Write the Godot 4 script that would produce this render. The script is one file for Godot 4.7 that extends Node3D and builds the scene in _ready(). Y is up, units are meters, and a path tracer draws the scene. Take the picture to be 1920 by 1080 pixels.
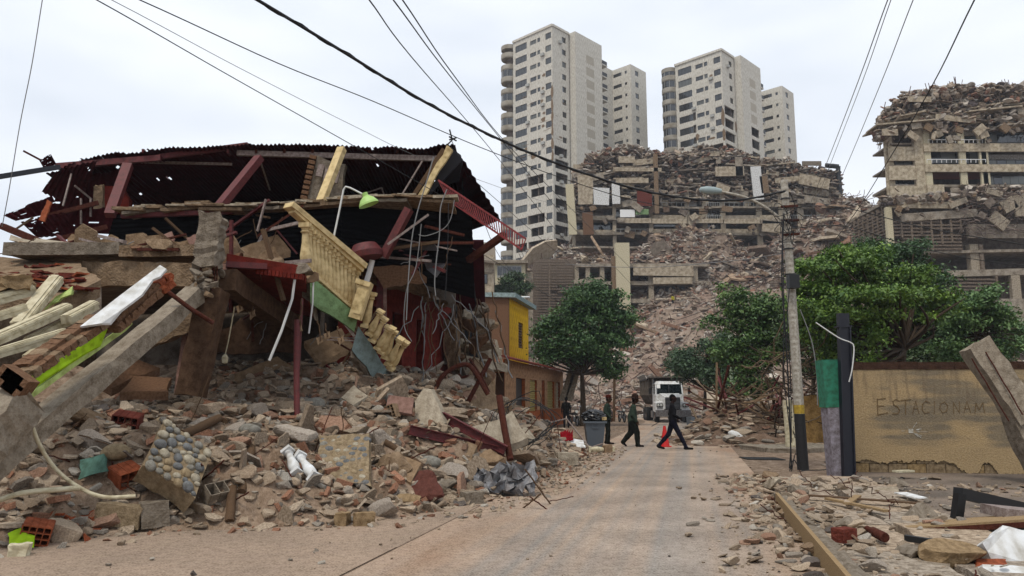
extends Node3D
# A street after an earthquake: collapsed house on the left, wrecked apartment blocks on the hill ahead.

const LENS := 1423.0            # focal length in pixels of a 1920 wide picture
const TILT := 8.4               # camera pitch in degrees
const EYE := 1.6
var rng := RandomNumberGenerator.new()
var counts := {}
var TX := {}
var MT := {}
var n_hill: FastNoiseLite
var n_small: FastNoiseLite

func _ready() -> void:
	rng.seed = 77
	set_view()
	make_textures()
	make_materials()
	make_rock_meshes()
	build_ground()
	build_hill()
	build_towers()
	build_central_block()
	build_right_block()
	build_pale_houses()
	build_shops()
	build_house()
	build_left_heap()
	build_left_features()
	build_right_side()
	build_trees()
	build_truck()
	build_people()
	build_street_things()
	build_cables()

func set_view() -> void:
	var cam := Camera3D.new()
	cam.name = "camera"
	add_child(cam)
	cam.position = Vector3(0, EYE, 0)
	cam.rotation_degrees = Vector3(TILT, 0, 0)
	cam.fov = rad_to_deg(2.0 * atan(540.0 / LENS))
	cam.near = 0.05
	cam.far = 3000.0
	cam.current = true
	var env := Environment.new()
	env.background_mode = Environment.BG_SKY
	env.tonemap_mode = Environment.TONE_MAPPER_LINEAR
	env.tonemap_exposure = 1.34
	env.sdfgi_enabled = true
	env.ssao_enabled = true
	env.ssil_enabled = true
	env.fog_enabled = true
	env.volumetric_fog_enabled = true
	env.volumetric_fog_density = 0.0
	env.fog_density = 0.0004
	env.fog_light_color = Color(0.86, 0.89, 0.94)
	var sky := Sky.new()
	var pm := PanoramaSkyMaterial.new()
	pm.panorama = ImageTexture.create_from_image(sky_image())
	sky.sky_material = pm
	env.sky = sky
	var we := WorldEnvironment.new()
	we.name = "environment"
	we.environment = env
	add_child(we)
	var sun := DirectionalLight3D.new()
	sun.name = "sun"
	sun.light_energy = 0.5
	sun.light_angular_distance = 14.0
	sun.light_color = Color(1.0, 0.97, 0.92)
	sun.shadow_enabled = true
	add_child(sun)
	sun.rotation_degrees = Vector3(-62, -28, 0)

func sky_image() -> Image:
	# an even overcast: pale blue white with soft, slightly greyer cloud
	var w := 1024
	var h := 512
	var img := Image.create(w, h, false, Image.FORMAT_RGBF)
	var n := FastNoiseLite.new()
	n.seed = 5
	n.frequency = 1.6
	n.fractal_octaves = 5
	for y in h:
		var el := (0.5 - (y + 0.5) / h) * PI
		for x in w:
			var az := (x + 0.5) / w * TAU
			var d := Vector3(cos(el) * cos(az), sin(el), cos(el) * sin(az))
			var c := n.get_noise_3d(d.x * 1.3, d.y * 4.2, d.z * 1.3)
			var k := clampf(0.5 + 1.1 * c, 0.0, 1.0)
			var col := Color(0.61, 0.66, 0.735).lerp(Color(0.76, 0.795, 0.85), k)
			img.set_pixel(x, y, col)
	return img

# ------------------------------------------------------------------ placing
func at(px: float, py: float, d: float) -> Vector3:
	# the point seen at that pixel of the 1920 x 1080 photograph, d metres in front of the camera
	var p := deg_to_rad(TILT)
	var v := (540.0 - py) / LENS
	var t := d / (cos(p) - v * sin(p))
	return Vector3((px - 960.0) / LENS * t, EYE + t * (v * cos(p) + sin(p)), -d)

func gp(px: float, py: float) -> Vector3:
	var p := deg_to_rad(TILT)
	var v := (540.0 - py) / LENS
	var k := (v * cos(p) + sin(p)) / (cos(p) - v * sin(p))
	return at(px, py, -EYE / k)

func pix(p: Vector3) -> Vector2:
	var a := deg_to_rad(TILT)
	var y := p.y - EYE
	var zc := -p.z * cos(a) + y * sin(a)
	return Vector2(960.0 + LENS * p.x / zc, 540.0 - LENS * (y * cos(a) + p.z * sin(a)) / zc)

func road_point(t: float, s: float) -> Vector3:
	# t metres along the street, s metres right of its left edge
	return Vector3(-1.5 + 0.225 * t + 0.974 * s, 0, -7.4 - 0.974 * t + 0.225 * s)

func road_ts(x: float, z: float) -> Vector2:
	var dx := x + 1.5
	var dz := z + 7.4
	return Vector2(dx * 0.225 - dz * 0.974, dx * 0.974 + dz * 0.225)

# ------------------------------------------------------------------ nodes
func numbered(parent: Node, called: String) -> String:
	var key := str(parent.get_instance_id()) + called
	var k: int = counts.get(key, 0)
	counts[key] = k + 1
	return called if k == 0 else "%s_%03d" % [called, k]

func thing(called: String, label: String, category: String, pos := Vector3.ZERO, group := "") -> Node3D:
	var o := Node3D.new()
	o.name = numbered(self, called)
	add_child(o)
	o.position = pos
	tag(o, label, category, group)
	return o

func tag(o: Node, label: String, category: String, group := "") -> void:
	o.set_meta("label", label)
	o.set_meta("category", category)
	if group != "":
		o.set_meta("group", group)

func put(parent: Node3D, called: String, mesh: Mesh, mat: Material, xf := Transform3D.IDENTITY) -> MeshInstance3D:
	var o := MeshInstance3D.new()
	o.name = numbered(parent, called)
	o.mesh = mesh
	o.material_override = mat
	o.transform = xf
	parent.add_child(o)
	return o

# part built from world coordinates under a thing (whose node may stand anywhere)
func part(parent: Node3D, called: String, mb: MB, mat: Material) -> MeshInstance3D:
	var off := Vector3.ZERO
	var p: Node = parent
	while p != self and p is Node3D:
		off += (p as Node3D).position
		p = p.get_parent()
	return put(parent, called, mb.mesh(off), mat)

func single(called: String, label: String, category: String, mb: MB, mat: Material, group := "") -> MeshInstance3D:
	# a thing that is one mesh; its origin is put at the middle of its base
	var base := mb.base()
	var o := put(self, called, mb.mesh(base), mat)
	o.position = base
	tag(o, label, category, group)
	return o

func structure(called: String, mb: MB, mat: Material) -> MeshInstance3D:
	var o := put(self, called, mb.mesh(Vector3.ZERO), mat)
	o.set_meta("kind", "structure")
	return o

func stuff(called: String, label: String, category: String, mesh: Mesh, mat: Material, xfs: Array, cols: PackedColorArray, parent: Node3D = null) -> MultiMeshInstance3D:
	var mm := MultiMesh.new()
	mm.transform_format = MultiMesh.TRANSFORM_3D
	mm.use_colors = true
	mm.mesh = mesh
	mm.instance_count = xfs.size()
	for i in xfs.size():
		mm.set_instance_transform(i, xfs[i])
		mm.set_instance_color(i, cols[i])
	var o := MultiMeshInstance3D.new()
	var p: Node3D = parent if parent != null else self
	o.name = numbered(p, called)
	o.multimesh = mm
	o.material_override = mat
	p.add_child(o)
	o.set_meta("kind", "stuff")
	if parent == null:
		tag(o, label, category)
	return o

# ------------------------------------------------------------------ mesh builder
class MB:
	var v := PackedVector3Array()
	var n := PackedVector3Array()
	var c := PackedColorArray()
	var col := Color(1, 1, 1)

	func tri(a: Vector3, b: Vector3, d: Vector3) -> void:
		var q := (d - a).cross(b - a).normalized()
		v.append(a); v.append(b); v.append(d)
		n.append(q); n.append(q); n.append(q)
		c.append(col); c.append(col); c.append(col)

	func tris(a: Vector3, b: Vector3, d: Vector3, na: Vector3, nb: Vector3, nd: Vector3) -> void:
		if (d - a).cross(b - a).dot(na + nb + nd) < 0.0:
			v.append(a); v.append(d); v.append(b)
			n.append(na); n.append(nd); n.append(nb)
		else:
			v.append(a); v.append(b); v.append(d)
			n.append(na); n.append(nb); n.append(nd)
		c.append(col); c.append(col); c.append(col)

	func quad(a: Vector3, b: Vector3, d: Vector3, e: Vector3) -> void:
		tri(a, b, d)
		tri(a, d, e)

	func hexa(p: Array) -> void:
		# p: bottom 0..3 and top 4..7, both counter-clockwise seen from above
		quad(p[0], p[1], p[2], p[3])
		quad(p[7], p[6], p[5], p[4])
		for i in 4:
			var j := (i + 1) % 4
			quad(p[i], p[i + 4], p[j + 4], p[j])

	func box(center: Vector3, size: Vector3, b := Basis.IDENTITY) -> void:
		var h := size * 0.5
		var p := []
		for y in [-1.0, 1.0]:
			for s in [[-1.0, 1.0], [1.0, 1.0], [1.0, -1.0], [-1.0, -1.0]]:
				p.append(center + b * Vector3(s[0] * h.x, y * h.y, s[1] * h.z))
		hexa(p)

	func beam(a: Vector3, b: Vector3, w: float, h: float, up := Vector3.UP) -> void:
		var z := (b - a)
		var l := z.length()
		if l < 0.0001:
			return
		z /= l
		if absf(z.dot(up)) > 0.98:
			up = Vector3.RIGHT if absf(z.x) < 0.9 else Vector3.UP
		var x := up.cross(z).normalized()
		var y := z.cross(x)
		box((a + b) * 0.5, Vector3(w, h, l), Basis(x, y, z))

	func rough_beam(a: Vector3, b: Vector3, w: float, h: float, seg: int, amp: float, r: RandomNumberGenerator, up := Vector3.UP) -> void:
		# a broken concrete bar: the section wanders, the ends are ragged
		var z := (b - a).normalized()
		if absf(z.dot(up)) > 0.98:
			up = Vector3.RIGHT
		var x := up.cross(z).normalized()
		var y := z.cross(x)
		var rings := []
		var around := [[-1, -1], [-0.3, -1], [0.4, -1], [1, -1], [1, -0.2], [1, 1], [0.3, 1], [-0.4, 1], [-1, 1], [-1, 0.2]]
		for i in seg + 1:
			var ring := []
			var p := a.lerp(b, float(i) / seg)
			for k in around:
				var q: Vector3 = p + x * (k[0] * w * 0.5 + r.randf_range(-amp, amp)) + y * (k[1] * h * 0.5 + r.randf_range(-amp, amp))
				if i == 0 or i == seg:
					q += z * r.randf_range(-2.5, 2.5) * amp
				ring.append(q)
			rings.append(ring)
		var m := around.size()
		for i in seg:
			for k in m:
				var k2 := (k + 1) % m
				quad(rings[i][k], rings[i][k2], rings[i + 1][k2], rings[i + 1][k])
		for e in [0, seg]:
			var mid := Vector3.ZERO
			for q in rings[e]:
				mid += q
			mid = mid / m + z * r.randf_range(-1, 1) * amp * 2.0
			for k in m:
				if e == 0:
					tri(mid, rings[e][(k + 1) % m], rings[e][k])
				else:
					tri(mid, rings[e][k], rings[e][(k + 1) % m])

	func slab(pts: Array, thick: Vector3) -> void:
		# a polygon plate: pts in order, extruded by thick
		var cnt := pts.size()
		var o: Vector3 = pts[0]
		var nrm := Vector3.ZERO
		for i in cnt:
			nrm += (pts[i] - o).cross(pts[(i + 1) % cnt] - o)
		nrm = nrm.normalized()
		var x: Vector3 = (pts[1] - o).normalized()
		var y := nrm.cross(x)
		var flat := PackedVector2Array()
		for p in pts:
			flat.append(Vector2((p - o).dot(x), (p - o).dot(y)))
		var idx := Geometry2D.triangulate_polygon(flat)
		var front := thick.dot(nrm) < 0.0   # front face is pts when the thickness goes the other way
		for i in range(0, idx.size(), 3):
			var a: Vector3 = pts[idx[i]]
			var b: Vector3 = pts[idx[i + 1]]
			var d: Vector3 = pts[idx[i + 2]]
			var up := (d - a).cross(b - a).dot(nrm) > 0.0
			if up == front:
				tri(a, b, d)
				tri(a + thick, d + thick, b + thick)
			else:
				tri(a, d, b)
				tri(a + thick, b + thick, d + thick)
		for i in cnt:
			var a2: Vector3 = pts[i]
			var b2: Vector3 = pts[(i + 1) % cnt]
			if front:
				quad(a2, b2, b2 + thick, a2 + thick)
			else:
				quad(a2, a2 + thick, b2 + thick, b2)

	func tube(pts: Array, r0: float, sides := 6, r1 := -1.0) -> void:
		if r1 < 0.0:
			r1 = r0
		var m := pts.size()
		var prev := []
		var ref := Vector3.UP
		for i in m:
			var z: Vector3 = (pts[mini(i + 1, m - 1)] - pts[maxi(i - 1, 0)]).normalized()
			if absf(z.dot(ref)) > 0.95:
				ref = Vector3.RIGHT if absf(z.x) < 0.9 else Vector3.FORWARD
			var x := ref.cross(z).normalized()
			var y := z.cross(x)
			ref = y
			var r := lerpf(r0, r1, float(i) / maxf(m - 1, 1))
			var ring := []
			for k in sides:
				var a := TAU * k / sides
				var d := x * cos(a) + y * sin(a)
				ring.append([pts[i] + d * r, d])
			if i > 0:
				for k in sides:
					var k2 := (k + 1) % sides
					tris(prev[k][0], prev[k2][0], ring[k2][0], prev[k][1], prev[k2][1], ring[k2][1])
					tris(prev[k][0], ring[k2][0], ring[k][0], prev[k][1], ring[k2][1], ring[k][1])
			if i == 0 or i == m - 1:
				for k in range(1, sides - 1):
					if i == 0:
						tri(ring[0][0], ring[k + 1][0], ring[k][0])
					else:
						tri(ring[0][0], ring[k][0], ring[k + 1][0])
			prev = ring

	func lathe(profile: Array, xf: Transform3D, sides := 12) -> void:
		# profile: [radius, height] from bottom to top
		for i in profile.size() - 1:
			var a: Array = profile[i]
			var b: Array = profile[i + 1]
			var sl := Vector2(b[1] - a[1], a[0] - b[0]).normalized()
			for k in sides:
				var u0 := TAU * k / sides
				var u1 := TAU * (k + 1) / sides
				var d0 := Vector3(cos(u0), 0, sin(u0))
				var d1 := Vector3(cos(u1), 0, sin(u1))
				var p := [xf * (d0 * a[0] + Vector3.UP * a[1]), xf * (d1 * a[0] + Vector3.UP * a[1]), xf * (d1 * b[0] + Vector3.UP * b[1]), xf * (d0 * b[0] + Vector3.UP * b[1])]
				var m0 := (xf.basis * (d0 * sl.x + Vector3.UP * sl.y)).normalized()
				var m1 := (xf.basis * (d1 * sl.x + Vector3.UP * sl.y)).normalized()
				tris(p[0], p[2], p[1], m0, m1, m1)
				tris(p[0], p[3], p[2], m0, m0, m1)

	func base() -> Vector3:
		if v.is_empty():
			return Vector3.ZERO
		var lo := v[0]
		var hi := v[0]
		for p in v:
			lo = lo.min(p)
			hi = hi.max(p)
		return Vector3((lo.x + hi.x) * 0.5, lo.y, (lo.z + hi.z) * 0.5)

	func mend() -> MB:
		# turn round the triangles that run against their normals
		for i in range(0, v.size(), 3):
			if (v[i + 2] - v[i]).cross(v[i + 1] - v[i]).dot(n[i] + n[i + 1] + n[i + 2]) < 0.0:
				var a := v[i + 1]; v[i + 1] = v[i + 2]; v[i + 2] = a
				a = n[i + 1]; n[i + 1] = n[i + 2]; n[i + 2] = a
				var e := c[i + 1]; c[i + 1] = c[i + 2]; c[i + 2] = e
		return self

	func mesh(off := Vector3.ZERO) -> ArrayMesh:
		var w := v
		if off != Vector3.ZERO:
			w = v.duplicate()
			for i in w.size():
				w[i] -= off
		var a := []
		a.resize(Mesh.ARRAY_MAX)
		a[Mesh.ARRAY_VERTEX] = w
		a[Mesh.ARRAY_NORMAL] = n
		a[Mesh.ARRAY_COLOR] = c
		var m := ArrayMesh.new()
		m.add_surface_from_arrays(Mesh.PRIMITIVE_TRIANGLES, a)
		return m

# ------------------------------------------------------------------ textures and materials
func noise_bytes(sd: int, freq: float, oct: int, kind := FastNoiseLite.TYPE_SIMPLEX_SMOOTH, size := 512) -> PackedByteArray:
	var n := FastNoiseLite.new()
	n.seed = sd
	n.frequency = freq
	n.noise_type = kind
	n.fractal_octaves = oct
	var img := n.get_seamless_image(size, size)
	img.convert(Image.FORMAT_L8)
	return img.get_data()

func blend_texture(called: String, layers: Array, dark: Color, mid: Color, light: Color, sx := 1, sy := 1) -> void:
	# layers: [bytes, weight]; sx, sy repeat the pattern faster along one axis (streaks)
	var s := 512
	var out := PackedByteArray()
	out.resize(s * s * 3)
	for y in s:
		for x in s:
			var k := ((y * sy) % s) * s + (x * sx) % s
			var f := 0.5
			for l in layers:
				f += (l[0][k] / 255.0 - 0.5) * l[1]
			f = clampf(f, 0.0, 1.0)
			var cc := dark.lerp(mid, f * 2.0) if f < 0.5 else mid.lerp(light, f * 2.0 - 1.0)
			var o := (y * s + x) * 3
			out[o] = int(cc.r * 255.0)
			out[o + 1] = int(cc.g * 255.0)
			out[o + 2] = int(cc.b * 255.0)
	TX[called] = ImageTexture.create_from_image(Image.create_from_data(s, s, false, Image.FORMAT_RGB8, out))

func bump_texture(called: String, bytes: PackedByteArray, strength: float) -> void:
	var img := Image.create_from_data(512, 512, false, Image.FORMAT_L8, bytes)
	img.convert(Image.FORMAT_RGBA8)
	img.bump_map_to_normal_map(strength)
	TX[called] = ImageTexture.create_from_image(img)

func make_textures() -> void:
	var coarse := noise_bytes(1, 0.012, 5)
	var mid := noise_bytes(2, 0.05, 4)
	var fine := noise_bytes(3, 0.22, 3)
	var cell := noise_bytes(4, 0.06, 2, FastNoiseLite.TYPE_CELLULAR)
	var g := func(k: float) -> Color: return Color(k, k, k)
	blend_texture("concrete", [[coarse, 0.9], [mid, 0.6], [fine, 0.55]], Color(0.58, 0.55, 0.52), Color(0.84, 0.83, 0.81), g.call(1.0))
	blend_texture("dirt", [[coarse, 0.8], [mid, 0.8], [fine, 0.8]], Color(0.55, 0.51, 0.48), Color(0.82, 0.80, 0.78), g.call(1.0))
	blend_texture("grit", [[mid, 0.5], [fine, 1.1]], Color(0.64, 0.62, 0.60), Color(0.90, 0.89, 0.88), g.call(1.0))
	blend_texture("plaster", [[coarse, 1.3], [fine, 0.25]], Color(0.74, 0.71, 0.66), Color(0.93, 0.92, 0.90), g.call(1.0))
	blend_texture("streak", [[coarse, 1.4], [mid, 0.5]], Color(0.66, 0.62, 0.57), Color(0.92, 0.91, 0.89), g.call(1.0), 6, 1)
	blend_texture("weather", [[mid, 1.2], [fine, 0.4]], Color(0.70, 0.675, 0.64), Color(0.93, 0.925, 0.91), g.call(1.0), 5, 1)
	blend_texture("rust", [[coarse, 0.8], [mid, 0.6], [fine, 0.6]], Color(0.56, 0.48, 0.44), Color(0.82, 0.78, 0.76), g.call(1.0))
	blend_texture("grain", [[mid, 0.8], [coarse, 0.6], [fine, 0.3]], Color(0.6, 0.56, 0.52), Color(0.85, 0.83, 0.80), g.call(1.0), 1, 8)
	blend_texture("leaf", [[mid, 0.9], [fine, 0.6]], Color(0.6, 0.65, 0.5), Color(0.85, 0.86, 0.8), g.call(1.0))
	blend_texture("worn", [[coarse, 0.9], [mid, 0.5], [fine, 0.7]], Color(0.62, 0.59, 0.56), Color(0.86, 0.845, 0.83), g.call(1.0))
	bump_texture("n_fine", fine, 4.0)
	bump_texture("n_mid", mid, 8.0)
	bump_texture("n_cell", cell, 6.0)

func mat(called: String, color: Color, rough := 0.9, tex := "concrete", scale := 0.5, nrm := "n_mid", depth := 0.6, world := true) -> StandardMaterial3D:
	var m := StandardMaterial3D.new()
	m.resource_name = called
	m.albedo_color = color
	m.roughness = rough
	m.metallic_specular = 0.22 if rough > 0.7 else 0.5
	m.vertex_color_use_as_albedo = true
	m.uv1_triplanar = true
	m.uv1_world_triplanar = world
	m.uv1_scale = Vector3.ONE * scale
	if tex != "":
		m.albedo_texture = TX[tex]
	if nrm != "":
		m.normal_enabled = true
		m.normal_texture = TX[nrm]
		m.normal_scale = depth
	MT[called] = m
	return m

func plain(called: String, color: Color, rough := 0.6, metal := 0.0) -> StandardMaterial3D:
	var m := StandardMaterial3D.new()
	m.resource_name = called
	m.albedo_color = color
	m.roughness = rough
	m.metallic = metal
	m.vertex_color_use_as_albedo = true
	MT[called] = m
	return m

func make_materials() -> void:
	n_hill = FastNoiseLite.new()
	n_hill.seed = 21
	n_hill.frequency = 0.06
	n_hill.fractal_octaves = 4
	n_small = FastNoiseLite.new()
	n_small.seed = 22
	n_small.frequency = 0.6
	n_small.fractal_octaves = 4
	mat("tint", Color(1, 1, 1), 0.95, "concrete", 1.2, "n_mid", 0.8)                  # the colour comes from the vertices or copies
	mat("tint_own", Color(1, 1, 1), 0.95, "concrete", 1.2, "n_mid", 0.9, false)
	mat("far_tint", Color(1, 1, 1), 0.95, "worn", 0.12, "n_cell", 0.5)
	mat("dirt", Color(1, 1, 1), 0.97, "dirt", 0.45, "n_fine", 0.6)
	mat("road", Color(1, 1, 1), 0.92, "grit", 0.31, "n_fine", 0.25)
	mat("concrete", Color(0.60, 0.57, 0.52), 0.92, "concrete", 0.9)
	mat("concrete_brown", Color(0.57, 0.49, 0.40), 0.95, "worn", 0.7, "n_mid", 0.9)
	mat("concrete_grey", Color(0.56, 0.52, 0.47), 0.95, "concrete", 1.1, "n_cell", 0.9)
	mat("concrete_light", Color(0.70, 0.66, 0.59), 0.92, "worn", 0.8)
	mat("tower", Color(0.835, 0.82, 0.785), 0.9, "weather", 0.04, "n_fine", 0.1)
	mat("tower_grey", Color(0.66, 0.64, 0.60), 0.9, "plaster", 0.05, "n_fine", 0.1)
	mat("slab_far", Color(0.65, 0.615, 0.56), 0.92, "worn", 0.16, "n_mid", 0.3)
	mat("parapet_far", Color(0.74, 0.695, 0.615), 0.92, "worn", 0.22, "n_mid", 0.3)
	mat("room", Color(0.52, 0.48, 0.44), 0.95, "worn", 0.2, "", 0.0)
	mat("breeze", Color(0.50, 0.45, 0.405), 0.95, "concrete", 0.8, "n_mid", 0.5)
	mat("maroon_roof", Color(0.31, 0.10, 0.13), 0.75, "rust", 0.5, "n_mid", 0.3)
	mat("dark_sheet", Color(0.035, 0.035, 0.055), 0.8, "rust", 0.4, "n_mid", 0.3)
	mat("red_steel", Color(0.42, 0.13, 0.13), 0.65, "rust", 1.2, "n_mid", 0.4)
	mat("grille_red", Color(0.58, 0.17, 0.18), 0.65, "rust", 1.2, "n_mid", 0.3)
	mat("rusty_steel", Color(0.36, 0.21, 0.17), 0.85, "rust", 2.0, "n_mid", 0.7)
	mat("pale_steel", Color(0.62, 0.58, 0.56), 0.7, "rust", 1.5, "n_mid", 0.3)
	mat("cream", Color(0.84, 0.755, 0.575), 0.75, "plaster", 0.9, "n_fine", 0.2)
	mat("cream_white", Color(0.80, 0.77, 0.67), 0.8, "plaster", 1.2, "n_mid", 0.4)
	mat("green_paint", Color(0.53, 0.66, 0.47), 0.8, "worn", 0.8, "n_fine", 0.3)
	mat("blue_paint", Color(0.60, 0.69, 0.70), 0.8, "worn", 0.8, "n_fine", 0.3)
	mat("lime_paint", Color(0.60, 0.75, 0.13), 0.75, "plaster", 1.0, "n_fine", 0.2)
	mat("pale_lime", Color(0.72, 0.80, 0.50), 0.8, "plaster", 1.0, "n_fine", 0.2)
	mat("white_plaster", Color(0.86, 0.87, 0.88), 0.8, "plaster", 0.8, "n_fine", 0.2)
	mat("red_wall", Color(0.47, 0.18, 0.145), 0.85, "worn", 0.7, "n_fine", 0.4)
	mat("brick", Color(0.50, 0.385, 0.30), 0.95, "worn", 2.5, "n_mid", 0.9)
	mat("clay", Color(0.62, 0.34, 0.23), 0.9, "concrete", 1.5, "n_mid", 0.4)
	mat("red_tile", Color(0.46, 0.24, 0.20), 0.95, "worn", 0.8, "n_mid", 0.8)
	mat("yellow_wall", Color(0.88, 0.71, 0.12), 0.85, "streak", 0.25, "n_fine", 0.2)
	mat("orange_wall", Color(0.66, 0.37, 0.21), 0.9, "worn", 0.6, "n_fine", 0.4)
	mat("wood", Color(0.42, 0.34, 0.27), 0.9, "grain", 2.0, "n_mid", 0.6)
	mat("pale_wood", Color(0.66, 0.57, 0.44), 0.85, "grain", 2.0, "n_mid", 0.4)
	mat("bark", Color(0.30, 0.26, 0.22), 0.95, "grain", 1.0, "n_cell", 1.0)
	mat("wall_ochre", Color(0.66, 0.53, 0.33), 0.93, "worn", 0.45, "n_mid", 0.5)
	mat("block_grey", Color(0.58, 0.51, 0.41), 0.95, "concrete", 1.5, "n_cell", 0.6)
	mat("galvanised", Color(0.56, 0.58, 0.60), 0.6, "rust", 1.0, "n_mid", 0.3).metallic = 0.25
	mat("river_stone", Color(1, 1, 1), 0.75, "concrete", 3.0, "n_fine", 0.25)
	mat("cloth", Color(1, 1, 1), 0.95, "dirt", 3.0, "n_fine", 0.3)
	mat("truck_white", Color(0.86, 0.87, 0.88), 0.4, "plaster", 0.6, "", 0.0)
	mat("truck_bed", Color(0.45, 0.42, 0.39), 0.8, "worn", 0.5, "n_mid", 0.3)
	mat("plaster_tan", Color(0.60, 0.51, 0.41), 0.93, "worn", 1.0, "n_mid", 0.4)
	mat("plaster_pink", Color(0.58, 0.46, 0.42), 0.93, "worn", 1.0, "n_mid", 0.3)
	mat("column_brown", Color(0.36, 0.28, 0.22), 0.93, "worn", 0.9, "n_fine", 0.3)
	mat("galvanised_dull", Color(0.30, 0.31, 0.34), 0.6, "rust", 1.0, "n_mid", 0.3)
	mat("mortar", Color(0.62, 0.55, 0.45), 0.95, "concrete", 1.4, "n_mid", 0.7)
	mat("ochre_stone", Color(0.62, 0.53, 0.41), 0.95, "concrete", 1.6, "n_mid", 0.7)
	mat("red_rock", Color(0.40, 0.25, 0.22), 0.9, "worn", 1.6, "n_cell", 0.9)
	mat("teal_dust", Color(0.36, 0.50, 0.45), 0.9, "worn", 1.2, "n_fine", 0.3)
	mat("red_cloth", Color(0.62, 0.08, 0.14), 0.9, "dirt", 2.0, "n_fine", 0.3)
	mat("cobble_grey", Color(0.58, 0.57, 0.54), 0.8, "concrete", 2.0, "n_fine", 0.3)
	mat("cobble_tan", Color(0.64, 0.57, 0.46), 0.8, "concrete", 2.0, "n_fine", 0.3)
	mat("cobble_blue", Color(0.48, 0.49, 0.50), 0.75, "concrete", 2.0, "n_fine", 0.3)
	mat("cobble_pale", Color(0.73, 0.70, 0.63), 0.8, "concrete", 2.0, "n_fine", 0.3)
	mat("block_dark", Color(0.36, 0.30, 0.23), 0.95, "concrete", 1.5, "n_cell", 0.6)
	mat("block_tan", Color(0.63, 0.54, 0.40), 0.95, "concrete", 1.5, "n_cell", 0.6)
	mat("coping", Color(0.30, 0.22, 0.18), 0.95, "worn", 1.2, "n_mid", 0.7)
	mat("splash", Color(0.74, 0.73, 0.70), 0.8, "plaster", 2.0, "", 0.0)
	mat("lavender", Color(0.60, 0.58, 0.62), 0.9, "worn", 1.2, "n_fine", 0.3)
	mat("teal", Color(0.14, 0.46, 0.36), 0.7, "plaster", 1.2, "n_fine", 0.2)
	mat("concrete_tan", Color(0.61, 0.57, 0.51), 0.95, "worn", 0.9, "n_cell", 0.8)
	mat("concrete_pole", Color(0.78, 0.76, 0.72), 0.9, "concrete", 1.6, "n_fine", 0.3)
	mat("black_paint", Color(0.10, 0.10, 0.11), 0.7, "worn", 1.6, "n_fine", 0.3)
	mat("yellow_paint", Color(0.78, 0.66, 0.20), 0.7, "worn", 1.6, "n_fine", 0.3)
	mat("pale_green", Color(0.60, 0.68, 0.58), 0.7, "plaster", 1.0, "", 0.0)
	mat("bark_pale", Color(0.48, 0.42, 0.35), 0.95, "grain", 1.4, "n_mid", 0.8)
	mat("hat_brown", Color(0.22, 0.15, 0.12), 0.95, "dirt", 3.0, "", 0.0)
	mat("cap_rust", Color(0.33, 0.13, 0.09), 0.95, "dirt", 3.0, "", 0.0)
	mat("breeze_pale", Color(0.52, 0.47, 0.42), 0.95, "concrete", 0.4, "n_mid", 0.4)
	mat("parapet_ochre", Color(0.78, 0.735, 0.645), 0.92, "worn", 0.25, "n_mid", 0.3)
	mat("room_brown", Color(0.44, 0.37, 0.31), 0.97, "worn", 0.3, "n_cell", 0.6)
	mat("concrete_grey_far", Color(0.50, 0.46, 0.42), 0.95, "worn", 0.2, "n_mid", 0.3)
	plain("lens", Color(0.75, 0.76, 0.74), 0.15)
	mat("plaster_coat", Color(1, 1, 1), 0.95, "grit", 0.8, "n_mid", 0.4)
	plain("white", Color(0.86, 0.86, 0.85), 0.5)
	plain("pipe_white", Color(0.80, 0.80, 0.79), 0.45)
	plain("black", Color(0.035, 0.035, 0.04), 0.5)
	plain("rubber", Color(0.05, 0.05, 0.05), 0.85)
	plain("navy", Color(0.035, 0.045, 0.10), 0.5)
	plain("cable", Color(0.03, 0.03, 0.045), 0.6)
	plain("cable_pale", Color(0.46, 0.46, 0.46), 0.7)
	plain("metal", Color(0.60, 0.61, 0.63), 0.35, 0.9)
	plain("frame_dark", Color(0.10, 0.10, 0.11), 0.5)
	plain("frame_pale", Color(0.62, 0.62, 0.60), 0.5)
	plain("vent", Color(0.74, 0.71, 0.65), 0.9)
	plain("bin_grey", Color(0.31, 0.34, 0.37), 0.5)
	plain("bag", Color(0.03, 0.03, 0.035), 0.28)
	plain("cone", Color(0.75, 0.10, 0.09), 0.5)
	plain("lamp_green", Color(0.62, 0.76, 0.42), 0.5)
	plain("lamp_grey", Color(0.58, 0.64, 0.64), 0.4)
	plain("teal_paint", Color(0.10, 0.43, 0.33), 0.6)
	plain("lavender_paint", Color(0.60, 0.59, 0.66), 0.8)
	plain("charcoal_paint", Color(0.40, 0.32, 0.21), 0.95)
	plain("tint_plain", Color(1, 1, 1), 0.8)
	var gl := plain("glass", Color(0.05, 0.06, 0.08), 0.06)
	gl.metallic_specular = 0.7
	gl.vertex_color_use_as_albedo = false
	var gp2 := plain("glass_pale", Color(0.36, 0.37, 0.36), 0.25)
	gp2.vertex_color_use_as_albedo = false
	var gw := plain("windscreen", Color(0.05, 0.08, 0.09), 0.05)
	gw.metallic_specular = 0.8

# ------------------------------------------------------------------ rubble pieces
var ROCKS: Array[ArrayMesh] = []
var PLATES: Array[ArrayMesh] = []
var BRICKS: Array[ArrayMesh] = []
var STICKS: Array[ArrayMesh] = []
var COBBLES: Array[ArrayMesh] = []

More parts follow.
